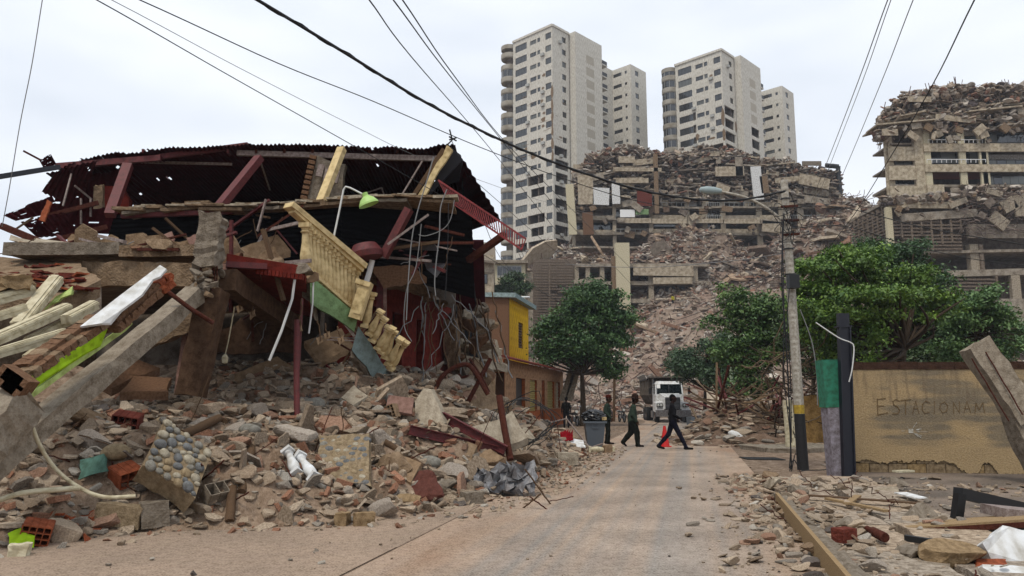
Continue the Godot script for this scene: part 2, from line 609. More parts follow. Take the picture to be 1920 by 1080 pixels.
func ico(sub: int) -> Array:
	var t := (1.0 + sqrt(5.0)) / 2.0
	var p: Array = []
	for q in [[-1, t, 0], [1, t, 0], [-1, -t, 0], [1, -t, 0], [0, -1, t], [0, 1, t], [0, -1, -t], [0, 1, -t], [t, 0, -1], [t, 0, 1], [-t, 0, -1], [-t, 0, 1]]:
		p.append(Vector3(q[0], q[1], q[2]).normalized())
	var f: Array = [[0, 11, 5], [0, 5, 1], [0, 1, 7], [0, 7, 10], [0, 10, 11], [1, 5, 9], [5, 11, 4], [11, 10, 2], [10, 7, 6], [7, 1, 8], [3, 9, 4], [3, 4, 2], [3, 2, 6], [3, 6, 8], [3, 8, 9], [4, 9, 5], [2, 4, 11], [6, 2, 10], [8, 6, 7], [9, 8, 1]]
	for s in sub:
		var cache := {}
		var g: Array = []
		for q in f:
			var m := []
			for e in 3:
				var i: int = q[e]
				var j: int = q[(e + 1) % 3]
				var key := Vector2i(mini(i, j), maxi(i, j))
				if not cache.has(key):
					cache[key] = p.size()
					p.append(((p[i] + p[j]) * 0.5).normalized())
				m.append(cache[key])
			g.append([q[0], m[0], m[2]])
			g.append([q[1], m[1], m[0]])
			g.append([q[2], m[2], m[1]])
			g.append(m)
		f = g
	return [p, f]

func rock_mesh(r: RandomNumberGenerator, cuts: int, sub := 2) -> ArrayMesh:
	# a ball cut flat by planes: an angular broken lump, about 1 m across
	var s := ico(sub)
	var p: Array = s[0].duplicate()
	for i in p.size():
		p[i] = p[i] * 0.75
	for k in cuts:
		var d := Vector3(r.randfn(), r.randfn(), r.randfn()).normalized()
		var h := r.randf_range(0.22, 0.48)
		for i in p.size():
			var e: float = p[i].dot(d) - h
			if e > 0.0:
				p[i] -= d * e
	for i in p.size():
		p[i] += Vector3(r.randf_range(-1, 1), r.randf_range(-1, 1), r.randf_range(-1, 1)) * 0.018
	var mb := MB.new()
	for q in s[1]:
		mb.tri(p[q[0]], p[q[2]], p[q[1]])
	return mb.mesh()

func cobble_mesh(r: RandomNumberGenerator) -> ArrayMesh:
	var s := ico(2)
	var mb := MB.new()
	var n := FastNoiseLite.new()
	n.seed = r.randi() % 9999
	n.frequency = 0.7
	var p := []
	for q in s[0]:
		p.append(q * (0.5 + 0.10 * n.get_noise_3dv(q)))
	for q in s[1]:
		mb.tris(p[q[0]], p[q[2]], p[q[1]], s[0][q[0]], s[0][q[2]], s[0][q[1]])
	return mb.mesh()

func plate_mesh(r: RandomNumberGenerator) -> ArrayMesh:
	var pts := []
	var cnt := r.randi_range(6, 10)
	for i in cnt:
		var a := -TAU * (i + r.randf_range(-0.3, 0.3)) / cnt
		pts.append(Vector3(cos(a) * 0.5, 0, sin(a) * 0.5) * r.randf_range(0.7, 1.15))
	var mb := MB.new()
	mb.slab(pts, Vector3(0.02, -r.randf_range(0.09, 0.2), 0.01))
	return mb.mesh()

func brick_mesh(r: RandomNumberGenerator) -> ArrayMesh:
	var p := []
	for y in [-0.22, 0.22]:
		for q in [[-0.5, 0.3], [0.5, 0.3], [0.5, -0.3], [-0.5, -0.3]]:
			p.append(Vector3(q[0], y, q[1]) * r.randf_range(0.8, 1.08))
	var mb := MB.new()
	mb.hexa(p)
	return mb.mesh()

func stick_mesh(r: RandomNumberGenerator) -> ArrayMesh:
	var mb := MB.new()
	var pts := []
	for i in 6:
		pts.append(Vector3(r.randf_range(-0.03, 0.03), r.randf_range(-0.04, 0.04), (i - 2.5) / 5.0))
	mb.tube(pts, 0.016, 5)
	return mb.mesh()

func make_rock_meshes() -> void:
	var r := RandomNumberGenerator.new()
	r.seed = 404
	for i in 12:
		ROCKS.append(rock_mesh(r, r.randi_range(7, 12)))
	for i in 8:
		PLATES.append(plate_mesh(r))
	for i in 5:
		BRICKS.append(brick_mesh(r))
	for i in 3:
		STICKS.append(stick_mesh(r))
	for i in 5:
		COBBLES.append(cobble_mesh(r))

func rubble_color(r: RandomNumberGenerator) -> Color:
	# linear base colours of broken concrete, plaster, brick and dust
	var k := r.randf()
	var c: Color
	if k < 0.72:
		c = Color(0.42, 0.325, 0.24).lerp(Color(0.56, 0.46, 0.355), r.randf())
	elif k < 0.86:
		c = Color(0.32, 0.28, 0.24).lerp(Color(0.48, 0.43, 0.37), r.randf())
	elif k < 0.93:
		c = Color(0.34, 0.20, 0.14).lerp(Color(0.40, 0.26, 0.19), r.randf())
	elif k < 0.97:
		c = Color(0.58, 0.54, 0.48)
	else:
		c = Color(0.15, 0.13, 0.12)
	return c * r.randf_range(0.66, 1.12)

func tumble(r: RandomNumberGenerator, flat := 0.0) -> Basis:
	var b := Basis(Vector3.UP, r.randf() * TAU)
	var tilt := r.randfn() * (0.9 - 0.7 * flat)
	return Basis(Vector3(r.randfn(), 0, r.randfn()).normalized(), tilt) * b

func rod(mb: MB, a: Vector3, b: Vector3, radius: float, r: RandomNumberGenerator, wob := 0.06, sag := 0.0, sides := 5, seg := 8) -> void:
	var l := (b - a).length()
	var pts := []
	for i in seg + 1:
		var f := float(i) / seg
		var p := a.lerp(b, f)
		if i > 0 and i < seg:
			p += Vector3(r.randf_range(-1, 1), r.randf_range(-1, 1), r.randf_range(-1, 1)) * wob * l * 0.25
		p.y -= sag * 4.0 * f * (1.0 - f)
		pts.append(p)
	mb.tube(pts, radius, sides)

# ------------------------------------------------------------------ ground and hill
func ss(a: float, b: float, x: float) -> float:
	return smoothstep(a, b, x)

func dust_color(x: float, z: float) -> Color:
	var k := 0.5 + 0.5 * n_small.get_noise_2d(x * 0.7, z * 0.7) + 0.4 * n_hill.get_noise_2d(x * 6.0, z * 6.0)
	return Color(0.23, 0.18, 0.14).lerp(Color(0.44, 0.335, 0.25), clampf(k, 0, 1))

func build_ground() -> void:
	var mb := MB.new()
	var xs := [-900.0, -300.0, -100.0, -40.0]
	for i in 41:
		xs.append(-30.0 + i * 1.5)
	xs.append_array([45.0, 100.0, 300.0, 900.0])
	var zs := [900.0, 200.0, 40.0]
	for i in 45:
		zs.append(10.0 - i * 2.0)
	zs.append_array([-120.0, -300.0, -1200.0])
	for i in xs.size() - 1:
		for j in zs.size() - 1:
			var p := []
			var cc := []
			for q in [[i, j], [i + 1, j], [i + 1, j + 1], [i, j + 1]]:
				p.append(Vector3(xs[q[0]], 0, zs[q[1]]))
				cc.append(dust_color(xs[q[0]], zs[q[1]]) * 0.9)
			for q in [[0, 2, 1], [0, 3, 2]]:
				for e in q:
					mb.v.append(p[e]); mb.n.append(Vector3.UP); mb.c.append(cc[e])
	structure("ground", mb, MT.dirt)
	# the street: dusty concrete, wiped grey where wheels run
	mb = MB.new()
	var streak := FastNoiseLite.new()
	streak.seed = 8
	streak.frequency = 0.5
	streak.fractal_octaves = 4
	var ns := 44
	var nt := 330
	var grid := []
	var cols := []
	for j in nt + 1:
		for i in ns + 1:
			var t := -9.0 + 92.0 * pow(float(j) / nt, 1.6)
			var s := -0.03 + 4.5 * i / ns
			var bend := 0.0
			if t > 48.0:
				bend = -0.010 * pow(t - 48.0, 2.0)
			var p := road_point(t, s + bend)
			p.y = 0.008
			grid.append(p)
			var f := 0.08 + 0.5 * exp(-pow((s - 1.35) / 0.5, 2.0)) + 0.6 * exp(-pow((s - 3.1) / 0.55, 2.0)) + 0.4 * exp(-pow((s - 2.1) / 0.7, 2.0))
			f += 0.55 * streak.get_noise_2d(t * 0.05, s * 3.2) + 0.22 * n_small.get_noise_2d(p.x * 0.6 + p.z * 0.14, p.z * 0.1) + 0.7 * streak.get_noise_2d(t * 0.05 + 40.0, s * 12.0)
			var cc := Color(0.45, 0.345, 0.26).lerp(Color(0.315, 0.285, 0.255), clampf(f, 0, 1))
			var g := streak.get_noise_2d(t * 1.3, s * 1.3 + 90.0)
			cc = cc * (1.0 + 0.34 * g)
			cc = cc.lerp(Color(0.36, 0.245, 0.17), clampf(0.25 + 1.3 * n_small.get_noise_2d(p.x * 0.8 + 30.0, p.z * 0.35), 0, 1) * clampf(absf(s - 2.4) - 0.9, 0, 1))
			if s < 0.35:
				cc = cc.lerp(Color(0.46, 0.345, 0.26), 0.5)
			cols.append(cc)
	for j in nt:
		for i in ns:
			var a := j * (ns + 1) + i
			for e in [a, a + ns + 2, a + 1, a, a + ns + 1, a + ns + 2]:
				mb.v.append(grid[e]); mb.n.append(Vector3.UP); mb.c.append(cols[e])
	structure("road", mb, MT.road)
	# concrete apron on the left, laid in bays with open joints
	var holder := Node3D.new()
	holder.name = "pavement"
	add_child(holder)
	holder.set_meta("kind", "structure")
	var t0 := -8.0
	for k in 7:
		mb = MB.new()
		var l := 2.9 + 0.5 * (k % 2)
		var n1 := 34
		for i in n1:
			for j in n1:
				var pp := []
				for q in [[i, j], [i + 1, j], [i + 1, j + 1], [i, j + 1]]:
					var p := road_point(t0 + (l - 0.02) * q[0] / n1, -0.02 - 4.6 * (1.0 - float(q[1]) / n1))
					p.y = 0.018 + 0.003 * (k % 3)
					pp.append(p)
				for q in [[0, 2, 1], [0, 3, 2]]:
					for e in q:
						var cq := dust_color(pp[e].x * 1.4 + 7.0, pp[e].z * 1.4).lerp(Color(0.44, 0.335, 0.255), 0.35)
						mb.v.append(pp[e]); mb.n.append(Vector3.UP); mb.c.append(cq)
		mb.col = Color(0.34, 0.26, 0.20)
		var e0 := road_point(t0, -0.02)
		var e1 := road_point(t0 + l - 0.02, -0.02)
		mb.quad(e0, e0 + Vector3.UP * 0.017, e1 + Vector3.UP * 0.017, e1)
		part(holder, "paving_slab", mb.mend(), MT.road)
		t0 += l

func hill_h(x: float, z: float) -> float:
	var d := -z
	var h := 20.0 * pow(ss(70.0, 128.0, d), 0.9)
	h *= lerpf(0.5, 1.0, maxf(ss(10.0, 26.0, x), ss(124.0, 150.0, d)))
	h += 3.0 * n_hill.get_noise_2d(x * 0.5, z * 0.5) * ss(76.0, 100.0, d)
	return h

func rubble_h(x: float, z: float) -> float:
	var d := -z
	var h := hill_h(x, z) + 0.8 * ss(66.0, 80.0, d) - 0.5
	h += (1.6 * n_hill.get_noise_2d(x * 1.6, z * 1.6) + 0.8 * n_small.get_noise_2d(x * 0.6, z * 0.6)) * ss(68.0, 84.0, d)
	# spoil heaped against the wrecked block
	h += 8.0 * exp(-pow((d - 124.0) / 7.0, 2.0)) * ss(-4.0, 4.0, x) * (1.0 + 1.1 * (1.0 - ss(12.0, 26.0, x))) * (0.8 + 0.4 * n_hill.get_noise_2d(x * 1.0, 5.0))
	h += 5.0 * ss(40.0, 62.0, x) * ss(90.0, 112.0, d)
	return h

func height_patch(x0: float, x1: float, z0: float, z1: float, step: float, hf: Callable, cf: Callable) -> MB:
	var mb := MB.new()
	var nx := int((x1 - x0) / step)
	var nz := int((z1 - z0) / step)
	var g := PackedVector3Array()
	var cc := PackedColorArray()
	for j in nz + 1:
		for i in nx + 1:
			var x := x0 + step * i
			var z := z0 + step * j
			g.append(Vector3(x, hf.call(x, z), z))
			cc.append(cf.call(x, z))
	for j in nz:
		for i in nx:
			var a := j * (nx + 1) + i
			for q in [[a, a + 1, a + nx + 2], [a, a + nx + 2, a + nx + 1]]:
				var nn := (g[q[2]] - g[q[0]]).cross(g[q[1]] - g[q[0]]).normalized()
				for e in q:
					mb.v.append(g[e]); mb.n.append(nn); mb.c.append(cc[e])
	return mb

func scatter(r: RandomNumberGenerator, called: String, label: String, category: String, meshes: Array, m: Material, xfs: Array, cols: PackedColorArray, parent: Node3D = null) -> void:
	# copies shared out over the mesh variants, one heap of stuff for each
	var n := meshes.size()
	for k in n:
		var a := []
		var b := PackedColorArray()
		for i in range(k, xfs.size(), n):
			a.append(xfs[i])
			b.append(cols[i])
		if a.size() > 0:
			stuff(called, label, category, meshes[k], m, a, b, parent)

func debris_color(r: RandomNumberGenerator) -> Color:
	var k := r.randf()
	if k < 0.40:
		return Color(0.42, 0.345, 0.275) * r.randf_range(0.7, 1.25)
	if k < 0.70:
		return Color(0.43, 0.395, 0.355) * r.randf_range(0.65, 1.25)
	if k < 0.81:
		return Color(0.33, 0.19, 0.14) * r.randf_range(0.8, 1.2)
	if k < 0.95:
		return Color(0.62, 0.57, 0.50) * r.randf_range(0.8, 1.1)
	return Color(0.12, 0.10, 0.10)

func build_hill() -> void:
	var cf := func(x: float, z: float) -> Color: return Color(0.23, 0.17, 0.13) * (1.0 + 0.5 * n_hill.get_noise_2d(x * 2.0, z * 2.0))
	structure("hill", height_patch(-160, 200, -262, -64, 3.0, func(x, z): return hill_h(x, z) - 0.6, cf), MT.far_tint)
	var cf2 := func(x: float, z: float) -> Color: return Color(0.36, 0.295, 0.24).lerp(Color(0.31, 0.225, 0.18), clampf(0.5 + n_hill.get_noise_2d(x * 3.0, z * 3.0), 0, 1)) * (1.0 + 0.5 * n_small.get_noise_2d(x, z))
	var o := single("rubble_slope", "brown slope of earth and crushed masonry below the wrecked apartment block", "rubble", height_patch(-6, 76, -131, -66, 0.75, rubble_h, cf2), MT.far_tint)
	o.set_meta("kind", "stuff")
	var r := RandomNumberGenerator.new()
	r.seed = 31
	var rx := []; var rc := PackedColorArray()
	var px := []; var pc := PackedColorArray()
	var sx := []; var sc := PackedColorArray()
	for i in 24000:
		var x := r.randf_range(-5, 76)
		var z := -r.randf_range(67, 130.5)
		if i > 13000: z = -126.0 + 14.0 * pow(r.randf(), 1.5)
		var p := Vector3(x, rubble_h(x, z), z)
		var size := 0.22 + 0.95 * pow(r.randf(), 3.0)
		var k := r.randf()
		if k < 0.5:
			rx.append(Transform3D(tumble(r).scaled(Vector3(size, size * r.randf_range(0.5, 1), size * r.randf_range(0.7, 1.3))), p))
			rc.append(debris_color(r))
		elif k < 0.87:
			px.append(Transform3D(tumble(r, 0.3) * Basis.from_scale(Vector3(size * r.randf_range(1, 2.4), size * 1.1, size)), p + Vector3.UP * 0.15))
			pc.append(debris_color(r))
		else:
			var l := r.randf_range(1.2, 4.5)
			sx.append(Transform3D(tumble(r, 0.2) * Basis.from_scale(Vector3(3.0, 3.0, l)), p + Vector3.UP * 0.4))
			sc.append(Color(0.16, 0.11, 0.09) * r.randf_range(0.6, 2.0))
	scatter(r, "hillside_rubble", "loose lumps of masonry strewn over the brown slope below the wrecked block", "rubble", ROCKS.slice(0, 6), MT.far_tint, rx, rc)
	scatter(r, "hillside_shards", "flat shards of broken slab strewn over the brown slope below the wrecked block", "rubble", PLATES.slice(0, 5), MT.far_tint, px, pc)
	scatter(r, "hillside_rods", "bent rods and timbers sticking out of the brown slope below the wrecked block", "rubble", STICKS, MT.far_tint, sx, sc)
	# the larger pieces one can pick out
	for i in 150:
		var x := r.randf_range(4, 66)
		var z := -r.randf_range(72, 128)
		var size := r.randf_range(1.1, 2.2) + 2.2 * pow(r.randf(), 2.5)
		if i % 2:
			z = -r.randf_range(113, 125)
			size += 0.9
		if i % 3 == 2: size *= 0.5
		var mi: Mesh = PLATES[i % 8] if i % 3 < 2 else ROCKS[i % 12]
		var b := tumble(r, 0.2) * Basis.from_scale(Vector3(size * r.randf_range(0.9, 1.8), size * r.randf_range(0.6, 1.0), size))
		var q := put(self, "fallen_slab", mi, far_mats(r), Transform3D(b, Vector3(x, rubble_h(x, z) + size * 0.1, z)))
		tag(q, "broken concrete slab lying on the rubble slope below the wrecked block", "slab", "slabs on the rubble slope")
	for i in 60:
		var x := r.randf_range(10, 64)
		var z := -r.randf_range(76, 127)
		var mb := MB.new()
		var d := Vector3(r.randfn(), r.randf_range(-0.4, 0.7), r.randfn() * 0.6).normalized() * r.randf_range(1.6, 5.0)
		var p := Vector3(x, rubble_h(x, z) + 0.3, z)
		mb.beam(p - d, p + d, r.randf_range(0.15, 0.4), r.randf_range(0.2, 0.5))
		single("fallen_beam", "straight beam sticking out of the rubble slope below the wrecked block", "beam", mb, far_mats(r), "beams on the rubble slope")

var far_list := []
func far_mats(r: RandomNumberGenerator) -> Material:
	if far_list.is_empty():
		for c in [Color(0.70, 0.61, 0.52), Color(0.66, 0.62, 0.57), Color(0.60, 0.48, 0.41), Color(0.80, 0.75, 0.67), Color(0.56, 0.50, 0.45)]:
			far_list.append(mat("slab_piece_%d" % far_list.size(), c, 0.95, "worn", 0.3, "n_mid", 0.4))
	return far_list[r.randi() % far_list.size()]

# ------------------------------------------------------------------ towers
func facade(mb: MB, o: Vector3, u: Vector3, out: Vector3, w0: float, w1: float, y0: float, y1: float, openings: Array, depth: float) -> void:
	var xs := [w0, w1]
	var ys := [y0, y1]
	for q in openings:
		for e in [q[0], q[2]]:
			if not xs.has(e): xs.append(e)
		for e in [q[1], q[3]]:
			if not ys.has(e): ys.append(e)
	xs.sort()
	ys.sort()
	var pt := func(x: float, y: float) -> Vector3: return Vector3(o.x, 0, o.z) + u * x + Vector3.UP * y
	var flip: bool = u.cross(Vector3.UP).dot(out) > 0.0
	for j in ys.size() - 1:
		var cy: float = (ys[j] + ys[j + 1]) * 0.5
		var row := []
		for q in openings:
			if cy > q[1] and cy < q[3]: row.append(q)
		var start := -1
		for i in xs.size():
			var solid := false
			if i < xs.size() - 1:
				solid = true
				var cx: float = (xs[i] + xs[i + 1]) * 0.5
				for q in row:
					if cx > q[0] and cx < q[2]: solid = false
			if solid and start < 0:
				start = i
			if not solid and start >= 0:
				var a: Vector3 = pt.call(xs[start], ys[j])
				var b: Vector3 = pt.call(xs[i], ys[j])
				var c: Vector3 = pt.call(xs[i], ys[j + 1])
				var d: Vector3 = pt.call(xs[start], ys[j + 1])
				if flip: mb.quad(a, d, c, b)
				else: mb.quad(a, b, c, d)
				start = -1
	for q in openings:
		var p := [pt.call(q[0], q[1]), pt.call(q[2], q[1]), pt.call(q[2], q[3]), pt.call(q[0], q[3])]
		for i in 4:
			var a2: Vector3 = p[i]
			var b2: Vector3 = p[(i + 1) % 4]
			if flip: mb.quad(a2, b2, b2 - out * depth, a2 - out * depth)
			else: mb.quad(b2, a2, a2 - out * depth, b2 - out * depth)

var win_cache := {}
func window_meshes(w: float, h: float, bars: int) -> Array:
	var key := "%0.2f_%0.2f_%d" % [w, h, bars]
	if not win_cache.has(key):
		var f := MB.new()
		var t := 0.07
		for s in [-1.0, 1.0]:
			f.box(Vector3(0, s * (h - t) * 0.5, 0), Vector3(w, t, 0.08))
			f.box(Vector3(s * (w - t) * 0.5, 0, 0), Vector3(t, h - 2 * t, 0.08))
		for i in range(1, bars):
			f.box(Vector3(-w * 0.5 + w * i / bars, 0, 0), Vector3(0.06, h - 2 * t, 0.07))
		var g := MB.new()
		g.box(Vector3.ZERO, Vector3(w - 0.02, h - 0.02, 0.03))
		win_cache[key] = [f.mesh(), g.mesh()]
	return win_cache[key]

func place_window(parent: Node3D, c: Vector3, u: Vector3, out: Vector3, w: float, h: float, bars: int, frame: Material, glass: Material) -> void:
	var ms := window_meshes(w, h, bars)
	var b := Basis(Vector3.UP.cross(out), Vector3.UP, out)
	var f := put(parent, "window", ms[0], frame, Transform3D(b, c - parent.position))
	put(f, "pane", ms[1], glass)

func tower(C: Vector3, H: float, label: String, dmg: Dictionary, r: RandomNumberGenerator) -> void:
	var a := Vector3(-0.722, 0, -0.692)
	var b := Vector3(0.692, 0, -0.722)
	var base := 14.0
	var top := thing("apartment_tower", label, "apartment building", Vector3(C.x, base, C.z))
	var st := 2.8
	var floors := 22
	var nA := -b
	var nB := -a
	var wallA := []; var wallB := []; var wallK := []; var wingA := []; var wingB := []
	var wins := []
	for k in floors:
		var y := H - 1.9 - st * k
		var openA: Dictionary = dmg.get("A", {})
		if openA.has(k):
			for q in openA[k]:
				wallA.append([q[0], y - 1.0 + r.randf_range(-0.1, 0.25), q[1], y + 0.95])
		var sk: Array = dmg.get("skipA", {}).get(k, [])
		var list := [[0.3, 1.9, 0.68, 2], [3.4, 4.2, 0.48, 1], [4.5, 6.3, 0.48, 3], [7.3, 10.7, 0.76, 4]]
		for i in 4:
			if sk.has(i): continue
			var q: Array = list[i]
			wallA.append([q[0], y - q[2], q[1], y + q[2]])
			wins.append([C + a * ((q[0] + q[1]) * 0.5) + nA * -0.14, a, nA, q[1] - q[0], 2.0 * q[2], q[3], y])
		var openB: Dictionary = dmg.get("B", {})
		if openB.has(k):
			wallB.append([openB[k][0], y - 1.05, openB[k][1], y + 0.95])
		else:
			wallB.append([3.2, y - 0.62, 4.5, y + 0.62])
			wins.append([C + b * 3.85 + nB * -0.14, b, nB, 1.3, 1.24, 2, y])
		if k >= 1:
			var yk := y + 0.1
			var openK: Dictionary = dmg.get("K", {})
			if openK.has(k):
				wallK.append([9.5, yk - 1.1, 13.2, yk + 0.9])
			else:
				wallK.append([9.6, yk - 0.95, 12.4, yk + 0.95])
		wingA.append([1.1, y - 0.35, 1.7, y + 0.35])
		wins.append([C + b * 26.3 + a * -0.2 + nA * -0.14, a, nA, 0.6, 0.7, 1, y])
		wingA.append([2.6, y - 0.42, 5.0, y + 0.42])
		wins.append([C + b * 26.3 + a * 2.2 + nA * -0.14, a, nA, 2.4, 0.84, 3, y])
		wingB.append([1.8, y - 0.62, 3.2, y + 0.62])
		wins.append([C + a * -1.6 + b * 28.8 + nB * -0.14, b, nB, 1.4, 1.24, 2, y])
	var mb := MB.new()
	facade(mb, C, a, nA, 0.0, 11.4, base, H, wallA, 0.3)
	facade(mb, C, b, nB, 0.0, 5.5, base, H, wallB, 0.3)
	var up := Vector3.UP * H
	mb.quad(C + up, C + a * 11.4 + up, C + a * 11.4 + b * 15.3 + up, C + b * 15.3 + up)
	# parapet lip
	mb.beam(C + up + a * 11.5 - b * 0.06 + Vector3.UP * 0.15, C + up - a * 0.1 - b * 0.06 + Vector3.UP * 0.15, 0.3, 0.5)
	mb.beam(C + up - a * 0.06 + b * 0.1 + Vector3.UP * 0.15, C + up - a * 0.06 + b * 5.5 + Vector3.UP * 0.15, 0.3, 0.5)
	# end walls that close the block
	mb.quad(C + a * 11.4 + Vector3.UP * base, C + a * 11.4 + up, C + a * 11.4 + b * 15.3 + up, C + a * 11.4 + b * 15.3 + Vector3.UP * base)
	part(top, "wall", mb, MT.tower)
	mb = MB.new()
	var kc := C - a * 1.5
	facade(mb, kc, b, nB, 5.85, 15.3, base, H + 0.4, wallK, 0.25)
	for bb in [5.85, 15.3]:
		var e0: Vector3 = kc + b * bb
		mb.quad(e0 + Vector3.UP * base, e0 + Vector3.UP * (H + 0.4), e0 + a * 4.0 + Vector3.UP * (H + 0.4), e0 + a * 4.0 + Vector3.UP * base)
	mb.quad(kc + b * 5.85 + Vector3.UP * (H + 0.4), kc + b * 5.85 + a * 4.0 + Vector3.UP * (H + 0.4), kc + b * 15.3 + a * 4.0 + Vector3.UP * (H + 0.4), kc + b * 15.3 + Vector3.UP * (H + 0.4))
	part(top, "stair_block", mb, MT.tower)
	mb = MB.new()
	var wc := C + b * 26.3 - a * 1.6
	facade(mb, wc, a, nA, 0.0, 5.6, base, H - 0.3, wingA, 0.3)
	facade(mb, wc, b, nB, 0.0, 6.4, base, H - 0.3, wingB, 0.3)
	var hw := Vector3.UP * (H - 0.3)
	mb.quad(wc + hw, wc + a * 5.6 + hw, wc + a * 5.6 + b * 6.4 + hw, wc + b * 6.4 + hw)
	mb.quad(wc + b * 6.4 + Vector3.UP * base, wc + b * 6.4 + a * 5.6 + Vector3.UP * base, wc + b * 6.4 + a * 5.6 + hw, wc + b * 6.4 + hw)
	# the recess between stair block and wing
	var rc := C + a * 3.6 + b * 15.3
	mb.quad(rc + Vector3.UP * base, rc + b * 11.0 + Vector3.UP * base, rc + b * 11.0 + hw, rc + hw)
	part(top, "wing", mb, MT.tower)
	for k in floors:
		var y := H - 3.2 - st * k
		var q := MB.new()
		q.box(C + a * 1.4 + b * 16.95 + Vector3.UP * y, Vector3(4.0, 0.28, 3.2), Basis(-a, Vector3.UP, b))
		var bal := part(top, "balcony_slab", q, MT.tower)
		var q2 := MB.new()
		q2.box(C + a * -0.5 + b * 16.95 + Vector3.UP * (y + 0.6), Vector3(0.08, 0.9, 3.1), Basis(-a, Vector3.UP, b))
		part(bal, "railing", q2, MT.frame_dark)
	# inner floors and partitions, seen through the broken openings
	mb = MB.new()
	for k in floors + 1:
		var y := H - 3.35 - st * k + st
		mb.box(C + a * 5.7 + b * 6.0 + Vector3.UP * y, Vector3(10.7, 0.2, 11.2), Basis(-a, Vector3.UP, b))
	mb.box(C + a * 5.7 + b * 4.2 + Vector3.UP * (base + H) * 0.5, Vector3(10.6, H - base - 0.4, 0.15), Basis(-a, Vector3.UP, b))
	mb.box(C + a * 4.4 + b * 5.5 + Vector3.UP * (base + H) * 0.5, Vector3(0.15, H - base - 0.5, 10.4), Basis(-a, Vector3.UP, b))
	mb.box(C + a * 7.0 + b * 2.2 + Vector3.UP * (base + H) * 0.5, Vector3(0.15, H - base - 0.6, 3.9), Basis(-a, Vector3.UP, b))
	mb.box(kc + a * 2.2 + b * 10.5 + Vector3.UP * (base + H) * 0.5, Vector3(0.2, H - base - 0.7, 9.0), Basis(-a, Vector3.UP, b))
	part(top, "interior", mb, MT.room)
	for q in wins:
		var g: Material = MT.glass if r.randf() < 0.78 else MT.glass_pale
		var c: Vector3 = q[0]
		place_window(top, Vector3(c.x, q[6], c.z), q[1], q[2], q[3], q[4], q[5], MT.frame_dark, g)
	var acm := MB.new()
	acm.box(Vector3.ZERO, Vector3(0.9, 0.6, 0.45))
	var ac := acm.mesh()
	for k in 13:
		var y := H - 2.9 - st * ((k * 5) % 17)
		var q := C + (a * (2.6 if k % 2 else 6.9) + nA * 0.22 if k % 3 else b * 2.4 + nB * 0.22)
		put(top, "air_conditioner", ac, MT.frame_pale, Transform3D(Basis(Vector3.UP.cross(nA if k % 3 else nB), Vector3.UP, nA if k % 3 else nB), Vector3(q.x, y, q.z) - top.position))
	acm = MB.new()
	acm.box(C + a * 6.0 + b * 6.0 + Vector3.UP * (H + 0.9), Vector3(4.0, 1.8, 3.0), Basis(-a, Vector3.UP, b))
	part(top, "roof_hut", acm, MT.tower_grey)
	# ventilation grilles: slatted panels
	var slat := MB.new()
	for i in 13:
		slat.box(Vector3(0, -0.9 + 0.15 * i, 0), Vector3(2.78, 0.125, 0.08), Basis(Vector3.RIGHT, 0.25))
	slat.box(Vector3(0, 0, -0.16), Vector3(2.78, 1.88, 0.04))
	var slat_mesh := slat.mesh()
	for k in range(1, floors):
		if dmg.get("K", {}).has(k): continue
		var p := kc + b * 11.0 - nB * 0.06
		put(top, "vent_grille", slat_mesh, MT.vent, Transform3D(Basis(Vector3.UP.cross(nB), Vector3.UP, nB), Vector3(p.x, H - 1.8 - st * k, p.z) - top.position))
	# round corner balconies
	var par := MB.new()
	var prof := [[1.85, -0.25], [1.95, 0.0], [1.95, 0.95], [1.82, 0.95], [1.82, 0.05], [0.0, 0.05]]
	par.lathe([[0.0, -0.25], [1.85, -0.25]], Transform3D.IDENTITY, 20)
	par.lathe(prof, Transform3D.IDENTITY, 20)
	var par_mesh := par.mesh()
	var gl := MB.new()
	gl.lathe([[1.8, 0.0], [1.8, 1.55]], Transform3D.IDENTITY, 20)
	var gl_mesh := gl.mesh()
	var post := MB.new()
	for i in 10:
		var an := TAU * i / 10
		post.box(Vector3(cos(an) * 1.84, 0.77, sin(an) * 1.84), Vector3(0.07, 1.54, 0.07))
	var post_mesh := post.mesh()
	var bc := C + a * 13.3 + b * 0.9
	for k in floors:
		var y := H - 3.0 - st * k
		var bo := put(top, "round_balcony", par_mesh, MT.tower_grey, Transform3D(Basis.IDENTITY, Vector3(bc.x, y, bc.z) - top.position))
		if dmg.get("glazed", []).has(k):
			var go := put(bo, "glazing", gl_mesh, MT.glass, Transform3D(Basis.IDENTITY, Vector3(0, 0.95, 0)))
			put(bo, "mullions", post_mesh, MT.frame_pale, Transform3D(Basis.IDENTITY, Vector3(0, 0.95, 0)))
	var cap := MB.new()
	cap.lathe([[0.0, 0.0], [1.9, 0.0], [1.95, 0.9], [0.0, 0.95]], Transform3D(Basis.IDENTITY, Vector3(bc.x, H - 1.1, bc.z)), 20)
	part(top, "balcony_roof", cap, MT.tower_grey)
	cap = MB.new()
	cap.box(bc - a * 0.3 + b * 0.3 + Vector3.UP * (base + H - 1.2) * 0.5, Vector3(1.6, H - base - 1.4, 1.6), Basis(-a, Vector3.UP, b))
	part(top, "balcony_core", cap, MT.room)
